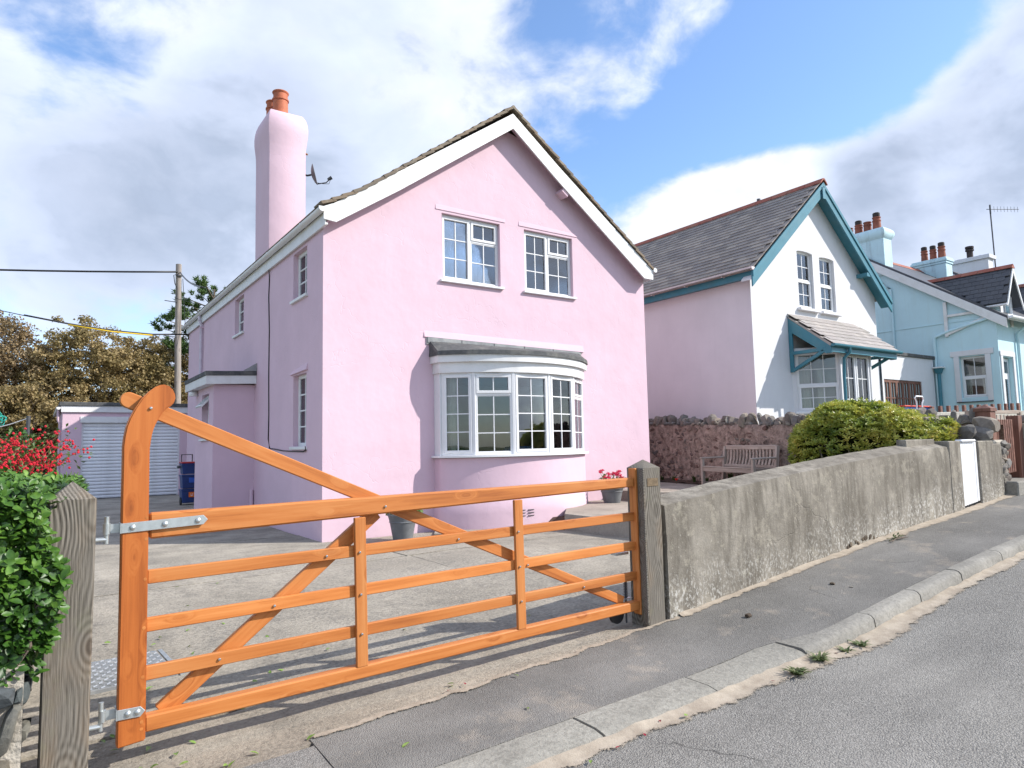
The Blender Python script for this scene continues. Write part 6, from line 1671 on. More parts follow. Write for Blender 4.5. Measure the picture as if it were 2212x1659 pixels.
plank('rail', (7.87, -6.615, 1.02), (8.50, -6.615, 1.02), 0.08, 0.025, BROWNW, bg_); plank('rail', (7.87, -6.615, 1.60), (8.50, -6.615, 1.60), 0.08, 0.025, BROWNW, bg_)
bp2 = thing('gate_post', 'dark brown gate post closing the slatted gate at the frame edge', 'gate post', (8.58, -6.6, 0.8))
MB().box(8.52, 8.68, -6.70, -6.54, 0.7, 1.78).build('shaft', BROWNW, bp2, bevel=0.006)
st_ = thing('stone_step', 'worn concrete step below the brown slatted gate', 'step', (7.9, -6.85, 0.75))
MB().box(7.50, 8.75, -6.98, -6.45, 0.5, g(8.0)+0.155).build('tread', KERBM, st_, bevel=0.015)
cw_ = thing('rubble_wall', 'low rubble wall continuing the street front past the brown gate', 'wall', (11, -6.6, 0.9))
MB().hexa([(8.70, -6.85, 0.5), (17, -6.85, 0.8), (17, -6.4, 0.8), (8.70, -6.4, 0.5), (8.70, -6.83, 1.66), (17, -6.83, 2.05), (17, -6.42, 2.05), (8.70, -6.42, 1.66)]).build('mortar', MORTARG, cw_)
for i in range(40):
    x = 8.75+0.11*i
    put_rock('stone', cw_, STONE, (x, -6.83, g(x)+0.2+0.7*rnd.random()), (0.07, 0.05, 0.045))
    if i % 2: put_rock('coping_stone', cw_, STONE, (x, -6.62, 1.70+0.047*(x-8.7)), (0.07, 0.13, 0.07))
lw2 = thing('garden_wall', 'low pale concrete garden wall behind the clipped bush', 'wall', (11.5, -4.6, 1.0))
MB().prism([(9.3, 0.5), (15.8, 0.7), (15.8, 2.05), (12.2, 1.985), (9.3, 1.93)], 'y', -4.62, -4.45).build('wall_body', ground_concrete_mat('pale_garden_concrete', ((0.36, 0.35, 0.31), (0.45, 0.43, 0.38), (0.52, 0.50, 0.44))), lw2, bevel=0.01)
sheet('neighbour_garden', lin(9.9, 28, 12), lambda x: -6.4, lambda x: 6, 6, lambda x, y: 0.85+0.02*(x-8), EARTH)
fn = thing('picket_fence', 'row of short dark brown picket tops along the low garden wall', 'fence', (13.2, -4.4, 1.5))
for i in range(13):
    x = 11.05+0.37*i
    plank('picket', (x, -4.40, 1.2), (x, -4.40, 2.09+0.012*i), 0.10, 0.05, BROWNW, fn)
plank('rail', (10.9, -4.36, 1.80), (15.9, -4.36, 1.95), 0.09, 0.03, BROWNW, fn)
def rbox(label, x, y, z):
    r = thing('storage_box', label, 'box', (x, y, z), 0, 'recycling boxes on the low wall')
    MB().hexa([(x-0.22, y-0.17, z), (x+0.22, y-0.17, z), (x+0.22, y+0.17, z), (x-0.22, y+0.17, z), (x-0.25, y-0.2, z+0.125), (x+0.25, y-0.2, z+0.125), (x+0.25, y+0.2, z+0.125), (x-0.25, y+0.2, z+0.125)]).build('tub', simple('box_blue', (0.03, 0.09, 0.32), 0.45) if 'box_blue' not in bpy.data.materials else bpy.data.materials['box_blue'], r, bevel=0.012)
    MB().box(x-0.265, x+0.265, y-0.215, y+0.215, z+0.125, z+0.155).build('lid', simple('box_red', (0.55, 0.06, 0.03), 0.45) if 'box_red' not in bpy.data.materials else bpy.data.materials['box_red'], r, bevel=0.008)
    return r
pl2 = thing('plinth', 'concrete plinth carrying the two blue boxes by the low wall', 'plinth', (10.5, -4.1, 1.0))
MB().box(9.7, 11.4, -4.40, -3.6, 0.8, 1.945).build('block', KERBM, pl2, bevel=0.01)
rbox('blue recycling box with red lid nearer the brown garage doors', 10.28, -4.15, 1.947)
rbox('blue recycling box with red lid nearer the blue cottage', 10.86, -4.15, 1.947)
tr2 = thing('folding_trolley', 'grey folding trolley handle standing in front of the blue boxes', 'trolley', (10.55, -4.38, 1.95))
MB().tube([(10.36, -4.42, 1.95), (10.37, -4.42, 2.16), (10.32, -4.42, 2.24), (10.36, -4.42, 2.28), (10.62, -4.42, 2.28), (10.66, -4.42, 2.22), (10.60, -4.42, 2.14), (10.60, -4.42, 1.95)], 0.014, 8).build('handle', UPVC, tr2, smooth=50)
b2 = thing('garden_bench', 'grey slatted bench back glimpsed behind the stone pier', 'bench', (11.6, -5.2, 1.0))
plank('top_rail', (10.62, -5.2, 1.92), (13.1, -5.2, 1.96), 0.07, 0.04, TEAK, b2)
for i in range(14):
    plank('back_slat', (10.72+0.18*i, -5.2, 1.45), (10.72+0.18*i, -5.2, 1.89), 0.08, 0.02, TEAK, b2)
plank('lower_rail', (10.62, -5.2, 1.45), (13.1, -5.2, 1.47), 0.06, 0.04, TEAK, b2)
for x in (10.62, 13.1):
    plank('leg', (x, -5.2, 0.88), (x, -5.2, 1.96), 0.07, 0.07, TEAK, b2)
    plank('front_leg', (x, -5.65, 0.88), (x, -5.65, 1.5), 0.07, 0.07, TEAK, b2)
    plank('arm_rest', (x, -5.7, 1.52), (x, -5.2, 1.54), 0.04, 0.07, TEAK, b2)
for i in range(5): plank('seat_slat', (10.6, -5.62+0.09*i, 1.30), (13.1, -5.62+0.09*i, 1.30), 0.02, 0.07, TEAK, b2)

# ================================================================== VEGETATION HELPERS
def leaf_verts(L, wd, fold=0.18, curl=0.12, tipw=0.55):
    ys = [0.0, 0.30, 0.62, 0.86, 1.0]
    ws = [0.04, 0.34, 0.5, tipw*0.62, 0.06]
    vs = []
    for t, q in zip(ys, ws):
        z = -curl*L*t*t
        vs.append((0, L*t, z)); vs.append((-wd*q, L*t, z+fold*wd*q*2)); vs.append((wd*q, L*t, z+fold*wd*q*2))
    fs = []
    for i in range(4):
        a = 3*i; b = 3*(i+1)
        fs += [(a, b, b+1, a+1), (a, a+2, b+2, b)]
    return vs, fs
def small_leaf(L, wd):
    return [(0, 0, 0), (-wd/2, L*0.55, wd*0.12), (0, L, -L*0.08), (wd/2, L*0.55, wd*0.12)], [(0, 3, 2, 1)]
def orient(d, up_hint=None, roll=0.0):
    """matrix whose Y axis is d and Z axis roughly 'up'"""
    d = d.normalized()
    u = up_hint or Vector((0, 0, 1))
    if abs(d.dot(u)) > 0.97: u = Vector((1, 0.3, 0.1))
    x = d.cross(u).normalized(); z = x.cross(d)
    M = Matrix((x, d, z)).transposed()
    if roll: M = M @ Matrix.Rotation(roll, 3, 'Y')
    return M
def put(mb, vs, fs, M3, p, s=1.0):
    mb.add([M3 @ Vector(v)*s+p for v in vs], fs)
def rdir(r=rnd):
    z = r.uniform(-1, 1); a = r.uniform(0, 2*pi); q = sqrt(1-z*z)
    return Vector((q*cos(a), q*sin(a), z))
BARK = simple('grey_brown_bark', (0.15, 0.12, 0.095), 0.95, 0.3, 8.0, 0.8, 30.0, 0.02, spec=0.15)
BARKL = simple('pale_twig_bark', (0.30, 0.25, 0.20), 0.95, 0.25, 10.0, 0.6, 40.0, 0.01, spec=0.15)

# ================================================================== GLOSSY HEDGE
HEDGE = leaf_mat('glossy_hedge_leaf', [(0.016, 0.050, 0.007), (0.042, 0.110, 0.013), (0.092, 0.19, 0.024), (0.185, 0.30, 0.055)], 0.42, 0.12, 0.45, 2.5, 26.0)
hedge = thing('hedge', 'clipped glossy green hedge on the low wall beside the gate post', 'hedge', (-4.8, -5.9, 0.5))
hx0, hx1, hy0, hy1, hz0, hz1 = -6.4, -3.79, -7.02, -4.75, 0.52, 1.35
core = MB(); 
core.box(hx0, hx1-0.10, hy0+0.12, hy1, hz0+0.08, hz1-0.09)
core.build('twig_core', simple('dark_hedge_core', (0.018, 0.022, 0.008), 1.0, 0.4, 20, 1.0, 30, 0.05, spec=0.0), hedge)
lv, lf = leaf_verts(1.0, 0.52)
CAMP = cam.matrix_world.translation
leaves = []
def shoot(p, nrm, size, n):
    ax = (nrm*0.9+Vector((0, 0, 0.75))+rdir()*0.45).normalized()
    a0 = rnd.random()*6.28
    B = orient(ax)
    for k in range(n):
        a = a0+2.4*k; lift = 0.25+0.5*k/n+rnd.uniform(-0.1, 0.15)
        d = (B @ Vector((cos(a), 0, sin(a)))*cos(lift)+ax*sin(lift)).normalized()
        q = p-ax*0.035*(n-k)/n
        M3 = orient(d, ax, rnd.uniform(-0.5, 0.5))
        leaves.append((q, M3, size*rnd.uniform(0.75, 1.15)))
def hz_top(x, y): return hz1+0.035*fb(x, y, 1.6)-0.03*max(0, (x+4.0)/0.3)
y = hy0
nshoot = 0
for i in range(1100):    # front face
    x = rnd.uniform(-4.75, hx1+0.04); z = rnd.uniform(hz0-0.03, hz1)
    if z < 0.66 and rnd.random() < 0.35: continue
    edge = max(0, (x-hx1+0.15)/0.19)
    shoot(Vector((x, hy0+0.06*fb(x, z, 3)+rnd.uniform(-0.05, 0.07)+0.05*edge, z)), Vector((0.2+0.7*edge, -1, 0)), rnd.uniform(0.036, 0.066), rnd.choice((5, 6, 7)))
for i in range(1500):   # top
    x = rnd.uniform(-5.2, hx1+0.06+0.14*0); yy = rnd.uniform(hy0, hy1)
    x += max(0, (yy-hy0)/2.3)*0.28
    shoot(Vector((x, yy, hz_top(x, yy)+rnd.uniform(-0.05, 0.03))), Vector((0, -0.3, 1)), rnd.uniform(0.034, 0.06), rnd.choice((5, 6, 7)))
for i in range(650):    # gate side
    yy = rnd.uniform(hy0, hy1); z = rnd.uniform(hz0, hz1)
    x = hx1+0.28*(yy-hy0)/2.3-0.02
    shoot(Vector((x+0.05*fb(yy, z, 3)+rnd.uniform(-0.07, 0.03), yy, z)), Vector((1, -0.2, 0)), rnd.uniform(0.042, 0.06), 6)
for i in range(130):    # loose shoots lying over the post face
    z = rnd.uniform(0.62, 1.22); bul = 0.5+0.5*sin(z*9)
    shoot(Vector((-3.80+0.13*rnd.random()*(0.55+0.45*bul)-0.05*(z > 1.1), -6.92-0.05*rnd.random(), z)), Vector((0.5, -1, 0)), rnd.uniform(0.042, 0.066), 6)
leaves.sort(key=lambda l: (l[0]-CAMP).length)
vis = [l for l in leaves if -4.3 < l[0].x and (l[0].y < -6.75 or l[0].z > 1.3)]
pick = set(id(l) for l in vis[:300])
lme = bpy.data.meshes.new('leaf'); lme.from_pydata(lv, [], lf); lme.materials.append(HEDGE)
for p_ in lme.polygons: p_.use_smooth = True
rest = MB()
for l in leaves:
    q, M3, s_ = l
    if id(l) in pick:
        M = M3.to_4x4() @ Matrix.Diagonal((s_, s_, s_, 1)); M.translation = q
        inst('leaf', lme, hedge, M)
    else:
        put(rest, lv, lf, M3, q, s_)
stuff(rest.build('foliage', HEDGE, hedge, recalc=False, smooth='all'))
mb = MB()
for i in range(26):
    x = rnd.uniform(-4.5, -3.85); mb.tube([(x, -6.97, 0.50), (x+rnd.uniform(-0.1, 0.1), -6.98, 0.64), (x+rnd.uniform(-0.2, 0.2), -6.96, 0.85)], [0.012, 0.009, 0.005], 5)
mb.build('stems', BARK, hedge)

# ================================================================== CLIPPED BUSH behind the front wall
BUSH = leaf_mat('yellow_green_leaf', [(0.10, 0.165, 0.026), (0.27, 0.33, 0.05), (0.50, 0.49, 0.09), (0.68, 0.55, 0.14)], 0.38, 0.3, 0.5, 3.0, 30.0)
bush = thing('bush', 'rounded yellow green evergreen bush leaning over the grey wall', 'bush', (6.8, -5.1, 0.55))
def bush_r(u, v):    # u along, v across, normalised
    return sqrt(max(0.0, 1-u*u-v*v))
A0, A1 = Vector((6.66, -4.10, 0)), Vector((7.22, -6.40, 0))
axv = (A1-A0); AL = axv.length; axn = axv.normalized(); acr = Vector((-axn.y, axn.x, 0))
bl_ = MB(); sv, sf = small_leaf(1.0, 0.40)
def btop_z(t):      # crest height along the bush: steep near the house, long slope to the street
    pk = 0.36
    return 2.02-0.60*((pk-t)/pk)**2 if t < pk else 2.02-0.50*((t-pk)/(1-pk))**1.7
for i in range(5200):
    t = rnd.random(); v = rnd.uniform(-1, 1)
    wdt = 0.78*sqrt(max(0.02, 1-(2*t-1)**4))
    zt = btop_z(t)
    lo = 0.86+0.16*fb(t*5, v, 2)+(0.22*(1-t) if v > 0 else 0)
    hh = sqrt(max(0, 1-v*v))
    z = lo+0.25+(zt-lo-0.25)*hh**0.75
    if rnd.random() < 0.34:
        z = lo+(z-lo)*rnd.random()
        v = (1 if v > 0 else -1)*min(1, abs(v)**0.3)
    p = A0+axn*(AL*t)+acr*(wdt*v); p += acr*(0.10*fb(p.y*2.2, z*3, 1.0)); p.z = z+0.13*fb(p.x*2.2, p.y*2.2, 1.0)+rnd.uniform(-0.06, 0.06)+(0.07*rnd.random() if rnd.random() < 0.12 else 0)
    nrm = (acr*v*0.9+Vector((0, 0, 0.5+hh))+axn*(2*t-1)*0.5).normalized()
    a0 = rnd.random()*6.28; ax = (nrm+Vector((0, 0, 0.5))+rdir()*0.35).normalized(); B = orient(ax)
    for k in range(6):
        a = a0+2.4*k; lift = 0.25+0.14*k
        d = (B @ Vector((cos(a), 0, sin(a)))*cos(lift)+ax*sin(lift))
        put(bl_, sv, sf, orient(d, ax, rnd.uniform(-0.4, 0.4)), p, rnd.uniform(0.05, 0.088))
stuff(bl_.build('foliage', BUSH, bush, recalc=False))
mb = MB(); vs = []; fs = []; nt_, nv = 14, 10
for i in range(nt_+1):
    t = 0.06+0.88*i/nt_; wdt = 0.60*sqrt(max(0.02, 1-(2*t-1)**4))
    for j in range(nv+1):
        v = -1+2*j/nv; hh = sqrt(max(0, 1-v*v)); p = A0+axn*(AL*t)+acr*(wdt*v)
        vs.append((p.x, p.y, 1.12+(btop_z(t)-0.20-1.12)*hh**0.7))
for i in range(nt_):
    for j in range(nv):
        a = i*(nv+1)+j; fs.append((a, a+1, a+nv+2, a+nv+1))
mb.add(vs, fs).build('twig_core', bpy.data.materials['dark_hedge_core'], bush, recalc=False)
mb = MB()
for i in range(26):
    t = rnd.uniform(0.08, 0.9); b0 = A0+axn*(AL*(0.45+0.3*(t-0.5)))+acr*rnd.uniform(0.0, 0.2); b0.z = 0.5
    tip = A0+axn*(AL*t)+acr*(0.62+0.12*rnd.random())*(1 if rnd.random() < 0.8 else -1); tip.z = rnd.uniform(1.15, 1.55)
    m1 = b0.lerp(tip, 0.45)+Vector((rnd.uniform(-0.1, 0.1), rnd.uniform(-0.1, 0.1), -0.08))
    mb.tube([b0, m1, tip], [0.018, 0.013, 0.005], 5)
    for k in range(3):
        q = m1.lerp(tip, rnd.uniform(0.2, 0.9)); mb.tube([q, q+Vector((rnd.uniform(-0.12, 0.12), rnd.uniform(-0.12, 0.12), rnd.uniform(0.1, 0.28)))], [0.008, 0.003], 4)
mb.build('stems', BARKL, bush)

# ================================================================== FUCHSIA
FUL = leaf_mat('fuchsia_leaf', [(0.035, 0.075, 0.016), (0.075, 0.13, 0.028), (0.14, 0.17, 0.05)], 0.5, 0.3, 0.4, 3.0, 30.0)
RED = simple('fuchsia_red', (0.50, 0.014, 0.028), 0.45, 0.25, 20.0, 0.0)
REDTWIG = simple('reddish_twig', (0.22, 0.07, 0.05), 0.8, 0.2, 20, 0.2)
fu = thing('fuchsia_bush', 'fuchsia bush covered in hanging red flowers behind the hedge', 'bush', (-4.6, -2.9, 0.0))
mb = MB(); lm = MB(); fm = MB()
sv2, sf2 = small_leaf(1.0, 0.5)
for i in range(150):
    b0 = Vector((-4.62+rnd.uniform(-0.4, 0.3), -2.9+rnd.uniform(-0.3, 0.3), 0.3))
    a = rnd.uniform(0, 2*pi); rch = rnd.uniform(0.30, 0.95)
    tp = Vector((b0.x+rch*cos(a)*1.05+0.12, b0.y+rch*sin(a)*0.7, rnd.uniform(1.42, 1.80)-0.12*rch))
    md = b0.lerp(tp, 0.55)+Vector((0, 0, 0.30))
    pts = [b0.lerp(md, t).lerp(md.lerp(tp, t), t) for t in lin(0, 1, 8)]
    mb.tube(pts, [0.010-0.001*k for k in range(9)], 4)
    for k in range(46):
        q = pts[3+int(rnd.random()*6)]+rdir()*0.11
        put(lm, sv2, sf2, orient(rdir()+Vector((0, 0, -0.2)), None, rnd.random()*3), q, rnd.uniform(0.03, 0.06))
    for k in range(52):
        q = pts[2+int(rnd.random()*7)]+rdir()*0.15*rnd.random()+Vector((0, 0, -0.02))
        s_ = rnd.uniform(0.7, 1.2)
        fm.lathe([(0.003*s_, 0), (0.010*s_, -0.008), (0.012*s_, -0.016), (0.002, -0.024)], 5, tuple(q), capb=False)
for tp in ((-3.55, -3.0, 1.50), (-3.66, -2.9, 1.58), (-3.62, -3.1, 1.42)):
    b0 = Vector((-4.3, -2.9, 1.2)); tp = Vector(tp); md = b0.lerp(tp, 0.5)+Vector((0, 0, 0.05)); mb.tube([b0, md, tp], [0.007, 0.005, 0.003], 4)
    for k in range(9):
        q = md.lerp(tp, rnd.random())+rdir()*0.03
        fm.lathe([(0.004, 0), (0.009, -0.012), (0.014, -0.035), (0.002, -0.04)], 5, tuple(q), capb=False)
mb.build('stems', REDTWIG, fu); stuff(lm.build('foliage', FUL, fu, recalc=False)); stuff(fm.build('flowers', RED, fu, recalc=True))
mb = MB(); gl = MB()
for (x, y, z) in ((-3.95, -2.9, 1.70), (-4.15, -2.8, 1.62), (-3.82, -3.05, 1.60), (-4.3, -3.0, 1.55)):
    for k in range(9):
        put(gl, lv, lf, orient(rdir()+Vector((0, 0, 0.8)), None, rnd.random()), Vector((x, y, z))+rdir()*0.05, rnd.uniform(0.05, 0.075))
stuff(gl.build('broad_leaves', HEDGE, fu, recalc=False, smooth='all'))

# ================================================================== TREES
BROWN = leaf_mat('browning_sycamore_leaf', [(0.14, 0.105, 0.052), (0.265, 0.195, 0.10), (0.36, 0.26, 0.145), (0.47, 0.375, 0.235)], 0.6, 0.3, 0.3, 0.55, 4.0)
OLIVE = leaf_mat('olive_sycamore_leaf', [(0.13, 0.105, 0.042), (0.25, 0.195, 0.08), (0.35, 0.26, 0.12), (0.47, 0.37, 0.20)], 0.6, 0.3, 0.3, 0.55, 4.0)
NEEDLE = leaf_mat('pine_needle', [(0.028, 0.062, 0.016), (0.060, 0.115, 0.024), (0.11, 0.17, 0.04)], 0.55, 0.15, 0.4, 1.5, 12.0)
DKGREEN = leaf_mat('dark_shrub_leaf', [(0.012, 0.030, 0.008), (0.028, 0.060, 0.014), (0.055, 0.095, 0.022)], 0.5, 0.2, 0.4, 1.5, 12.0)
star = []
for k in range(10):
    a = 2*pi*k/10; r_ = 1.0 if k % 2 == 0 else 0.62
    star.append((0.5*r_*cos(a), 0.5+0.5*r_*sin(a), 0.10*(k % 2)))
starf = [tuple(range(10))]
leafq = [(0, 0, 0), (-0.42, 0.42, 0.10), (0, 1, -0.08), (0.42, 0.42, 0.10)]
leafqf = [(0, 3, 2, 1)]
def tree(name, label, base, H, R, mat, nclump, nleaf, lsize, seed, low=0.22, cat='tree', group=None, lean=(0, 0)):
    r = random.Random(seed)
    t = thing(name, label, cat, base, 0, group)
    B = Vector(base); tm = MB(); lm = MB()
    trunk_top = B+Vector((lean[0], lean[1], H*0.55))
    tm.tube([B, B+Vector((0.05, 0, H*0.2)), B.lerp(trunk_top, 0.7)+Vector((0.06, 0.05, 0)), trunk_top], [H*0.028, H*0.022, H*0.016, H*0.010], 8)
    ends = []
    for i in range(15):
        s0 = B.lerp(trunk_top, r.uniform(0.3, 1.0))
        a = r.uniform(0, 2*pi); e = r.uniform(0.15, 1.1)
        d = Vector((cos(a)*cos(e), sin(a)*cos(e), sin(e)))
        L = R*r.uniform(0.6, 1.0)*(1.25 if e > 0.8 else 1)
        m1 = s0+d*L*0.5+Vector((r.uniform(-.2, .2), r.uniform(-.2, .2), -0.1)); e1 = s0+d*L+Vector((0, 0, 0.2))
        tm.tube([s0, m1, e1], [H*0.010, H*0.006, H*0.0025], 5)
        for k in range(4):
            q = m1.lerp(e1, r.random()); e2 = q+(rdir(r)+Vector((0, 0, 0.5)))*R*0.3
            tm.tube([q, e2], [H*0.004, H*0.0014], 4)
    cz = B.z+H*(0.5+low/2); hz = H*(1-low)/2
    for i in range(nclump):
        d = rdir(r); rad = r.random()**0.30
        lob = 1+0.22*fb(d.x*2+seed, d.y*2, 1.4)+0.14*fb(d.x*5, d.z*5+seed, 1.0)
        c = Vector((B.x+lean[0]+d.x*R*rad*lob, B.y+lean[1]+d.y*R*rad*lob, cz+d.z*hz*rad*lob))
        cr = R*r.uniform(0.10, 0.20)
        for k in range(nleaf):
            dd = rdir(r)
            q = c+Vector((dd.x*cr, dd.y*cr, dd.z*cr*0.6))*r.random()**0.4
            ax = (dd+Vector((0, 0, 0.7))+rdir(r)*0.6)
            put(lm, leafq, leafqf, orient(rdir(r), ax, r.uniform(-0.6, 0.6)), q, lsize*r.uniform(0.7, 1.5))
    tm.build('trunk', BARK, t, smooth=50); stuff(lm.build('crown', mat, t, recalc=False))
    return t
GRP = 'browning trees behind the garage'
TS = [(-12.2, 30.5, 0.2, 7.6, 2.9, 'brown leaved tree at the far left edge behind the washing line', BROWN), (-8.9, 27.6, 0.1, 7.3, 2.6, 'spreading brown tree left of the garage roof corner', BROWN),
      (-5.4, 26.6, 0.1, 7.75, 2.5, 'tallest rounded brown tree above the garage gutter end', BROWN), (-2.35, 25.3, 0.1, 7.55, 2.2, 'brown and olive tree behind the garage roof middle', OLIVE),
      (0.15, 26.6, 0.1, 7.05, 2.0, 'thinner olive brown tree just left of the telegraph pole', OLIVE), (2.4, 29.3, 0.2, 7.2, 2.1, 'dark olive tree between telegraph pole and pink house', OLIVE),
      (-7.6, 22.8, 0.0, 4.6, 2.0, 'low bushy brown tree beneath the taller ones at left', OLIVE), (-4.6, 22.6, 0.0, 4.3, 1.7, 'low olive tree hard against the garage side', OLIVE)]
for i, (x, y, z, H, R_, lab, mt) in enumerate(TS):
    tree('sycamore_tree', lab, (x, y, z), H, R_, mt, 520, 66, 0.10, 40+i, 0.08, 'tree', GRP)
# pine
pine = thing('pine_tree', 'green pine tree rising behind the pink house eaves', 'tree', (4.0, 28.0, 0.2))
tm = MB(); nm = MB(); r = random.Random(5)
tm.tube([(4.0, 28.0, 0.2), (4.1, 28, 4), (3.7, 28, 8), (3.8, 28, 10.2)], [0.28, 0.22, 0.14, 0.04], 8)
for i in range(60):
    z = r.uniform(5.0, 10.3); a = r.uniform(0, 2*pi); rr = (3.1-0.38*max(0, z-6.5))*r.uniform(0.45, 1.0)
    c = Vector((3.75+rr*cos(a), 28+rr*sin(a), z+0.2))
    tm.tube([(3.85, 28, z-0.5), c], [0.05, 0.015], 5)
    for q_ in range(8):
        cc = c+Vector((r.uniform(-0.45, 0.45), r.uniform(-0.45, 0.45), r.uniform(-0.12, 0.25)))
        for k in range(46):
            d = (rdir(r)+Vector((0, 0, 0.75))).normalized(); L = r.uniform(0.14, 0.26)
            s_ = d.cross(rdir(r)).normalized()*0.03
            b = cc+rdir(r)*0.10
            nm.add([b-s_, b+s_, b+d*L], [(0, 1, 2)])
tm.build('trunk', BARK, pine, smooth=50); stuff(nm.build('needles', NEEDLE, pine, recalc=False))
# dark shrubs below the trees, left of the garage
for i, (x, y, H, R_, lab) in enumerate(((-4.9, 19.0, 2.4, 1.5, 'dark evergreen shrub beside the garage downpipe'), (-6.9, 17.5, 2.2, 1.7, 'dark shrub behind the fuchsia at the left edge'))):
    tree('shrub', lab, (x, y, -0.1), H, R_, DKGREEN, 110, 26, 0.14, 80+i, 0.0, 'shrub', 'dark shrubs left of the garage')
fence = thing('board_fence', 'weathered grey garden fence behind the fuchsia at the left edge', 'fence', (-6.5, 9, 0))
for i in range(26):
    plank('board', (-9.0+0.165*i, 9.0, -0.2), (-9.0+0.165*i, 9.0, 1.42), 0.155, 0.02, TEAK, fence)
# far bank of houses glimpsed through the trees
far = thing('far_house', 'pale distant bungalow wall glimpsed between the tree trunks', 'house', (-4, 46, 0.5))
MB().box(-14, 1, 46, 54, 0.0, 3.4).build('wall', WHITER, far); MB().prism([(45.5, 3.4), (54.5, 3.4), (50, 5.2)], 'x', -14.5, 1.5).build('roof', SLATE_G, far)

# ================================================================== POLE AND WIRES
pole = thing('telegraph_pole', 'grey wooden telegraph pole standing behind the garage', 'pole', (1.66, 25.2, 0.0))
MB().tube([(1.72, 25.2, 0.0), (1.68, 25.2, 4.0), (1.63, 25.2, 8.0), (1.60, 25.2, 10.62)], [0.165, 0.155, 0.14, 0.13], 14).build('shaft', POLEW, pole, smooth=50)
MB().box(1.45, 1.75, 25.0, 25.08, 10.0, 10.06).build('wire_bracket', DARKMET, pole)
MB().tube([(1.50, 25.05, 10.1), (1.36, 25.0, 10.0), (1.42, 25.0, 9.6), (1.52, 25.05, 9.4), (1.52, 25.05, 8.9)], 0.02, 5).build('loop_cable', BLACKPL, pole)
MB().tube([(1.78, 25.1, 9.9), (1.9, 24.9, 7.6), (2.4, 24.2, 5.8)], 0.015, 5).build('stay_wire', BLACKPL, pole)
for y_ in (8.9, 7.2):
    MB().tube([(1.0, 25.1, y_-0.15), (1.55, 25.06, y_-0.2)], 0.02, 5).build('step_peg', DARKMET, pole)
def wire(label, pts, r_, mat, sag=0.0, nm='overhead_wire'):
    a, b = Vector(pts[0]), Vector(pts[-1])
    if len(pts) == 2:
        P = [a.lerp(b, t)+Vector((0, 0, -4*sag*t*(1-t))) for t in lin(0, 1, 16)]
    else: P = pts
    return tag(MB().tube(P, r_, 6).build(nm, mat, smooth='all'), label, 'wire', 'overhead wires')
wire('thick overhead wire running left from the telegraph pole top', [(1.55, 25.1, 10.22), (-28, 31, 9.6)], 0.045, BLACKPL, 0.5)
wire('overhead wire running from the telegraph pole to the house eaves', [(1.65, 25.05, 10.2), (0.30, 11.9, 6.62)], 0.03, BLACKPL, 0.15)
wire('thin lower wire from the pole towards the pine tree', [(1.5, 25.1, 8.9), (4.5, 20.5, 7.6)], 0.014, BLACKPL, 0.1)
yw = thing('service_cable', 'black and yellow sleeved service cable crossing to the house corner', 'cable', (0.0, 12.2, 5.12), 0, 'overhead wires')
P = [Vector(p) for p in ((0.0, 12.2, 5.13), (-1.05, 12.0, 5.02), (-2.1, 11.8, 5.02), (-3.2, 11.6, 5.10), (-4.2, 11.3, 5.20), (-6.5, 11.0, 5.55), (-10, 10.6, 6.2))]
MB().tube(P, [0.012]*7, 6).build('cable', BLACKPL, yw, smooth='all')
MB().tube([p+Vector((0, 0, 0.012)) for p in P[:5]], 0.024, 6).build('black_sleeve', BLACKPL, yw, smooth='all')
MB().tube([p+Vector((0, -0.012, -0.022)) for p in P[1:4]], 0.020, 6).build('yellow_sleeve', simple('yellow_plastic', (0.70, 0.48, 0.03), 0.5), yw, smooth='all')
cp = thing('clothes_post', 'short dark metal clothes post rising above the fuchsia', 'post', (-3.9, 0.24, 0))
MB().tube([(-3.91, 0.25, -0.05), (-3.895, 0.235, 2.01)], 0.024, 10).build('shaft', DARKMET, cp, smooth=50)
MB().tube([(-3.895, 0.235, 1.98), (-4.1, 0.36, 1.90), (-4.35, 0.52, 1.83), (-5.2, 1.1, 1.70)], 0.006, 5).build('line', UPVC, cp)
gp_ = thing('tangled_line', 'knot of green line hanging at the left frame edge', 'rope', (-4.2, 0.8, 1.95))
mb = MB(); r = random.Random(3)
for k in range(7):
    c = Vector((-4.215+r.uniform(-0.03, 0.03), 0.8, 2.0+r.uniform(-0.07, 0.07)))
    mb.tube([c+Vector((0.04*cos(a), 0.02*sin(2*a), 0.035*sin(a))) for a in lin(0, 6.0, 10)], 0.007, 5)
mb.tube([(-4.2, 0.8, 2.05), (-4.45, 0.95, 2.4)], 0.006, 5)
mb.build('coil', simple('teal_cord', (0.02, 0.30, 0.24), 0.6), gp_)

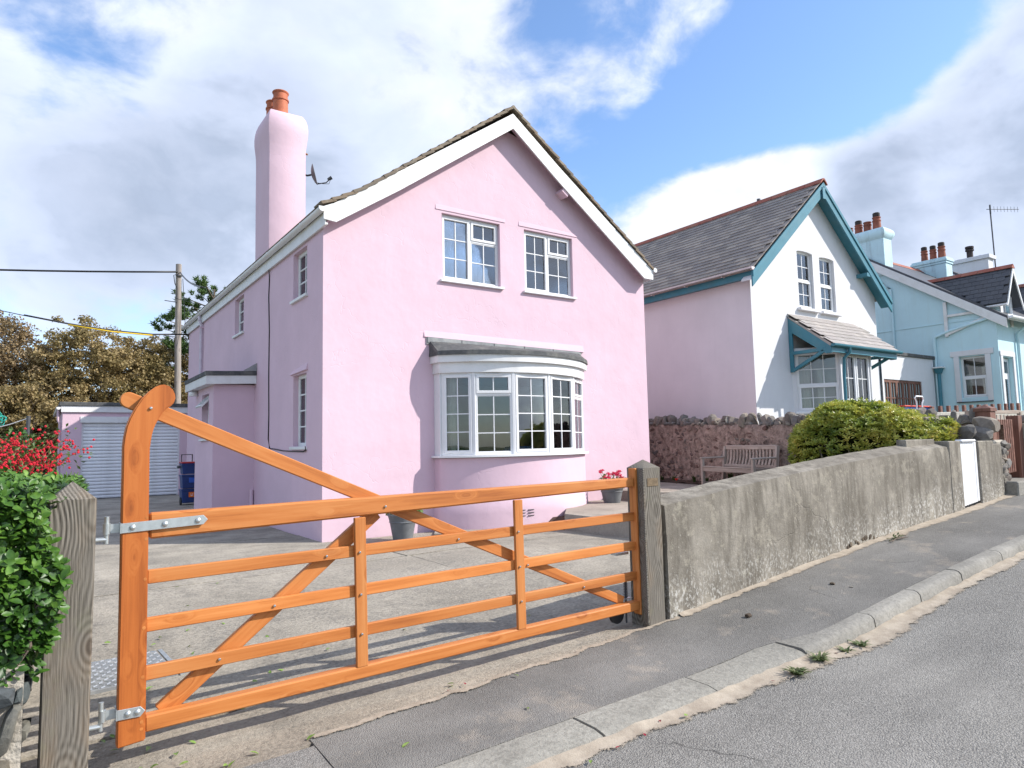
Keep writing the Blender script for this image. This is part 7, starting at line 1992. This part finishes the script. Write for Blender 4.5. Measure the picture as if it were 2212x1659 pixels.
# ================================================================== POTS, FLOWERS, SMALL THINGS
POTM = simple('grey_zinc_look_pot', (0.135, 0.142, 0.15), 0.6, 0.14, 6.0, 0.15, 40, dirt=(0.24, 0.25, 0.26), dirt_amt=0.5)
GER = simple('geranium_red', (0.66, 0.012, 0.075), 0.6, 0.25, 40.0, 0.2, 60)
GERL = leaf_mat('geranium_leaf', [(0.035, 0.085, 0.014), (0.085, 0.165, 0.030), (0.17, 0.26, 0.060)], 0.55, 0.25, 0.4, 6.0, 40.0)
def flower_pot(label, x, y, z, rb, rt_, h, seed, spread=1.0, fh=1.0):
    r = random.Random(seed)
    t = thing('flower_pot', label, 'plant pot', (x, y, z), 0, 'grey pots of red geraniums')
    k = h*0.68
    MB().lathe([(rb, 0), (rb*1.02, 0.01), (rb+(rt_-rb)*0.66, k), (rb+(rt_-rb)*0.70+0.008, k+0.006), (rb+(rt_-rb)*0.70+0.008, k+0.016), (rb+(rt_-rb)*0.72, k+0.022), (rt_, h-0.03), (rt_+0.014, h-0.025), (rt_+0.014, h), (rt_-0.012, h), (rt_-0.03, h-0.05)], 36, (x, y, z)).build('pot', POTM, t, smooth=35)
    MB().lathe([(0.01, 0), (rt_-0.025, 0)], 20, (x, y, z+h-0.045), capb=False, capt=False).build('compost', SOIL, t, recalc=False)
    gm = MB(); sm_2 = MB(); fm_ = MB()
    for i in range(150):
        a = r.uniform(0, 2*pi); q = sqrt(r.random())*rt_*1.15*spread
        p = Vector((x+q*cos(a), y+q*sin(a), z+h+r.uniform(-0.02, 0.20)*fh))
        put(gm, star, starf, orient(rdir(r), Vector((cos(a)*0.4, sin(a)*0.4, 1))), p, r.uniform(0.045, 0.075))
    for i in range(20):
        a = r.uniform(0, 2*pi); q = sqrt(r.random())*rt_*1.1*spread
        c = Vector((x+q*cos(a), y+q*sin(a), z+h+(0.16+0.18*r.random())*fh))
        sm_2.tube([(x+q*0.3*cos(a), y+q*0.3*sin(a), z+h-0.04), c], 0.004, 4)
        for k2 in range(26):
            d = rdir(r); d.z = abs(d.z)*0.8
            put(fm_, star, starf, orient(rdir(r), d), c+d*0.034, 0.030)
    stuff(gm.build('leaves', GERL, t, recalc=False)); sm_2.build('stems', GERL, t); stuff(fm_.build('flowers', GER, t, recalc=False))
flower_pot('grey pot of red geraniums on the raised patio right of the bow window', 5.73, -0.62, 0.297, 0.165, 0.235, 0.31, 11)
flower_pot('grey pot on the drive left of the bow window, partly behind the gate', 1.07, -0.72, 0.0, 0.15, 0.235, 0.43, 12, 1.1, 0.62)
# bed planting at the foot of the rubble wall
GRASSM = leaf_mat('strappy_leaf', [(0.035, 0.065, 0.015), (0.080, 0.115, 0.030), (0.19, 0.18, 0.06)], 0.6, 0.3, 0.3, 4.0, 30.0)
def tuft(name, label, cat, x, y, z, n, h, mat, seed, group=None, wd=0.012, flat=0.5):
    r = random.Random(seed); mb = MB()
    for i in range(n):
        a = r.uniform(0, 2*pi); L = h*r.uniform(0.5, 1.1); o_ = flat*r.uniform(0.2, 1.0)*L
        b = Vector((x+0.03*cos(a)*r.random(), y+0.03*sin(a)*r.random(), z-0.01)); s_ = Vector((-sin(a), cos(a), 0))*wd
        m1 = b+Vector((cos(a)*o_*0.4, sin(a)*o_*0.4, L*0.7)); e = b+Vector((cos(a)*o_, sin(a)*o_, L*r.uniform(0.55, 1.0)))
        mb.add([b-s_, b+s_, m1+s_*0.8, m1-s_*0.8, e], [(0, 1, 2, 3), (3, 2, 4)])
    t = thing(name, label, cat, (x, y, z), 0, group)
    stuff(mb.build('blades', mat, t, recalc=False)); return t
for i, (y, n, h, lab) in enumerate(((-0.45, 50, 0.16, 'low green tuft behind the poppy at the wall foot'), (-1.15, 70, 0.20, 'grassy tuft left of the bench legs'), (-1.55, 60, 0.18, 'grassy tuft close to the far bench leg'), (-2.25, 90, 0.34, 'tall strappy plant under the far end of the bench'), (-2.75, 90, 0.30, 'strappy plant under the middle of the bench'), (-3.3, 70, 0.24, 'strappy plant under the near end of the bench'), (-0.05, 40, 0.15, 'small dark tuft by the house corner'))):
    tuft('grass_plant', lab, 'plant', 7.62+0.2256*((y+10.82)*1.107-10.82+6.4)-0.22+0.04*sin(i*3), (y+10.82)*1.107-10.82, 0.525, n, h, GRASSM, 60+i, 'plants in the bed under the rubble wall')
pp = thing('poppy', 'single red poppy at the foot of the rubble wall', 'flower', (8.60, 0.23, 0.52))
MB().tube([(8.60, 0.23, 0.50), (8.61, 0.24, 0.57)], 0.004, 5).build('stem', GRASSM, pp)
mb = MB()
for k in range(5):
    a = 2*pi*k/5
    mb.add([(8.61, 0.24, 0.565), (8.61+0.045*cos(a-0.5), 0.24+0.045*sin(a-0.5), 0.61), (8.61+0.055*cos(a), 0.24+0.055*sin(a), 0.625), (8.61+0.045*cos(a+0.5), 0.24+0.045*sin(a+0.5), 0.61)], [(0, 1, 2, 3)])
mb.build('petals', simple('poppy_red', (0.75, 0.025, 0.012), 0.5), pp, recalc=False)
WEED = leaf_mat('weed_leaf', [(0.05, 0.075, 0.03), (0.10, 0.14, 0.05), (0.20, 0.20, 0.09)], 0.6, 0.25, 0.3, 8.0, 60.0)
for i, (x, y, n, h, lab) in enumerate(((0.68, -8.05, 60, 0.05, 'largest green weed tuft in the kerb gutter'), (0.30, -8.12, 70, 0.04, 'spreading weed in the sand nearest the gate'), (1.20, -8.06, 34, 0.042, 'sparse weed sprig furthest along the gutter'), (1.00, -8.06, 20, 0.032, 'small reddish weed between two gutter tufts'))):
    t = tuft('weed', lab, 'weed', x, y, road_z(x, y)+0.012, n, h, WEED, 90+i, 'weeds growing along the kerb', 0.009, 2.6)
# fallen leaves
FRESH = leaf_mat('fresh_fallen_leaf', [(0.10, 0.20, 0.03), (0.20, 0.32, 0.06), (0.32, 0.42, 0.12)], 0.45, 0.2, 0.5, 20.0, 60.0)
flm = bpy.data.meshes.new('fallen_leaf'); flm.from_pydata(lv, [], lf); flm.materials.append(FRESH)
for p_ in flm.polygons: p_.use_smooth = True
LV = [(-2.52, -3.32), (-2.39, -4.23), (-2.65, -4.27), (-2.91, -4.38), (-2.99, -4.57), (-2.74, -4.97), (-2.13, -4.65), (-2.19, -4.91), (-2.31, -4.09), (-3.24, -4.27), (-3.23, -4.56), (-1.93, -5.62), (-2.4, -5.8), (-2.52, -5.96), (-3.26, -6.63), (-3.06, -6.65), (-3.14, -6.79), (-3.23, -6.84), (-3.15, -6.92), (-2.49, -7.02), (-2.83, -7.0), (-2.91, -7.05), (-2.97, -7.06), (-3.43, -6.37), (-3.4, -6.27), (-3.31, -6.83), (-2.47, -7.52), (-2.43, -2.3), (-2.02, -2.36), (-2.35, -5.82), (-2.75, -4.79),
      (-1.56, -6.89), (-1.53, -6.87), (-1.15, -6.99), (-1.37, -7.46), (-2.11, -7.4), (-0.69, -8.07), (-1.49, -8.14), (-0.2, -5.9), (-1.22, -5.53), (-3.1, -5.6), (-3.0, -6.1), (-2.7, -6.4), (-3.42, -6.5), (-2.95, -3.9), (-2.2, -5.3), (-3.3, -5.7)]
def gz_at(x, y):
    if y < KF: return road_z(x, y)
    if y < -7.05: return pave_z(x, y)
    return drive_z(x, y)
for i, (x, y) in enumerate(LV):
    M = Matrix.Translation((x, y, gz_at(x, y)+0.012)) @ Matrix.Rotation(rnd.uniform(0, 6.28), 4, 'Z') @ Matrix.Rotation(rnd.uniform(-0.35, 0.35), 4, 'X') @ Matrix.Rotation(rnd.uniform(-0.5, 0.5), 4, 'Y')
    s_ = rnd.uniform(0.035, 0.06); M = M @ Matrix.Diagonal((s_, s_, s_, 1))
    tag(inst('fallen_leaf', flm, None, M), ('small green leaf fallen in the sandy road gutter' if y < KF else 'small green leaf fallen on the dark pavement asphalt' if y < -7.1 else 'fresh green leaf fallen on the concrete apron beneath the gate' if y < -6.0 else 'fresh green leaf fallen on the driveway behind the gate'), 'leaf', 'fallen green leaves around the gate')
RP = simple('dark_red_petal', (0.28, 0.01, 0.03), 0.6, 0.3, 30, 0.0)
pm_ = bpy.data.meshes.new('fallen_petal'); pm_.from_pydata(lv, [], lf); pm_.materials.append(RP)
for (x, y) in ((-1.63, -6.95), (-1.48, -6.9), (-1.05, -8.07), (-1.25, -8.1), (-0.87, -8.03), (-3.3, -6.2), (0.9, -8.06), (0.1, -8.1)):
    M = Matrix.Translation((x, y, gz_at(x, y)+0.012)) @ Matrix.Rotation(rnd.uniform(0, 6.28), 4, 'Z') @ Matrix.Rotation(rnd.uniform(-0.4, 0.4), 4, 'Y') @ Matrix.Diagonal((0.028, 0.028, 0.028, 1))
    tag(inst('fallen_petal', pm_, None, M), ('dark red petal fallen in the sandy gutter' if y < KF else 'dark red petal fallen on the concrete under the gate'), 'petal', 'fallen red petals')
for i, (x, y, s_, lab) in enumerate(((0.97, -7.28, 0.030, 'dark chip of stone on the pavement before the grey wall'), (2.10, -7.34, 0.022, 'small dark stone further up the pavement'), (2.12, -7.50, 0.014, 'tiny pale pebble on the pavement near the kerb'))):
    M = Matrix.Translation((x, y, pave_z(x, y)+s_*0.4)) @ Matrix.Rotation(i*1.3, 4, 'Z') @ Matrix.Diagonal((s_*1.6, s_, s_*0.7, 1))
    tag(inst('pebble', rock(DKR if i < 2 else MORTARG, i), None, M), lab, 'stone')
twig = thing('twig_litter', 'dry twigs and grass scrap lying at the wall foot', 'twigs', (3.9, -6.95, 0.38))
mb = MB()
for k in range(16):
    x = 3.75+0.35*rnd.random(); y = -6.98-0.08*rnd.random(); a = rnd.uniform(-0.6, 0.6)
    mb.tube([(x, y, pave_z(x, y)+0.02), (x+0.09*cos(a), y+0.05*sin(a), pave_z(x, y)+0.028)], 0.004, 4)
mb.build('twigs', BARK, twig)
mb = MB()
for k in range(26):
    x = 3.80+0.25*rnd.random(); y = -6.97-0.06*rnd.random()
    put(mb, sv, sf, orient(rdir()+Vector((0, 0, 0.1))), Vector((x, y, pave_z(x, y)+0.025)), 0.05)
stuff(mb.build('dry_leaves', WEED, twig, recalc=False))
# neighbouring houses stand a little further off
K_ = 1.0537
for o, loc in ((wh, (12.953, -1.0, 0.762)), (wg2, (17.484, -1.053, 0.973)), (bc, (21.805, -2.790, 1.184)), (nb, (29.707, -2.580, 1.5))):
    place(o, loc, 0.0, K_)
place(bench, (8.112, -1.858, 0.5), -0.2216, 1.08)
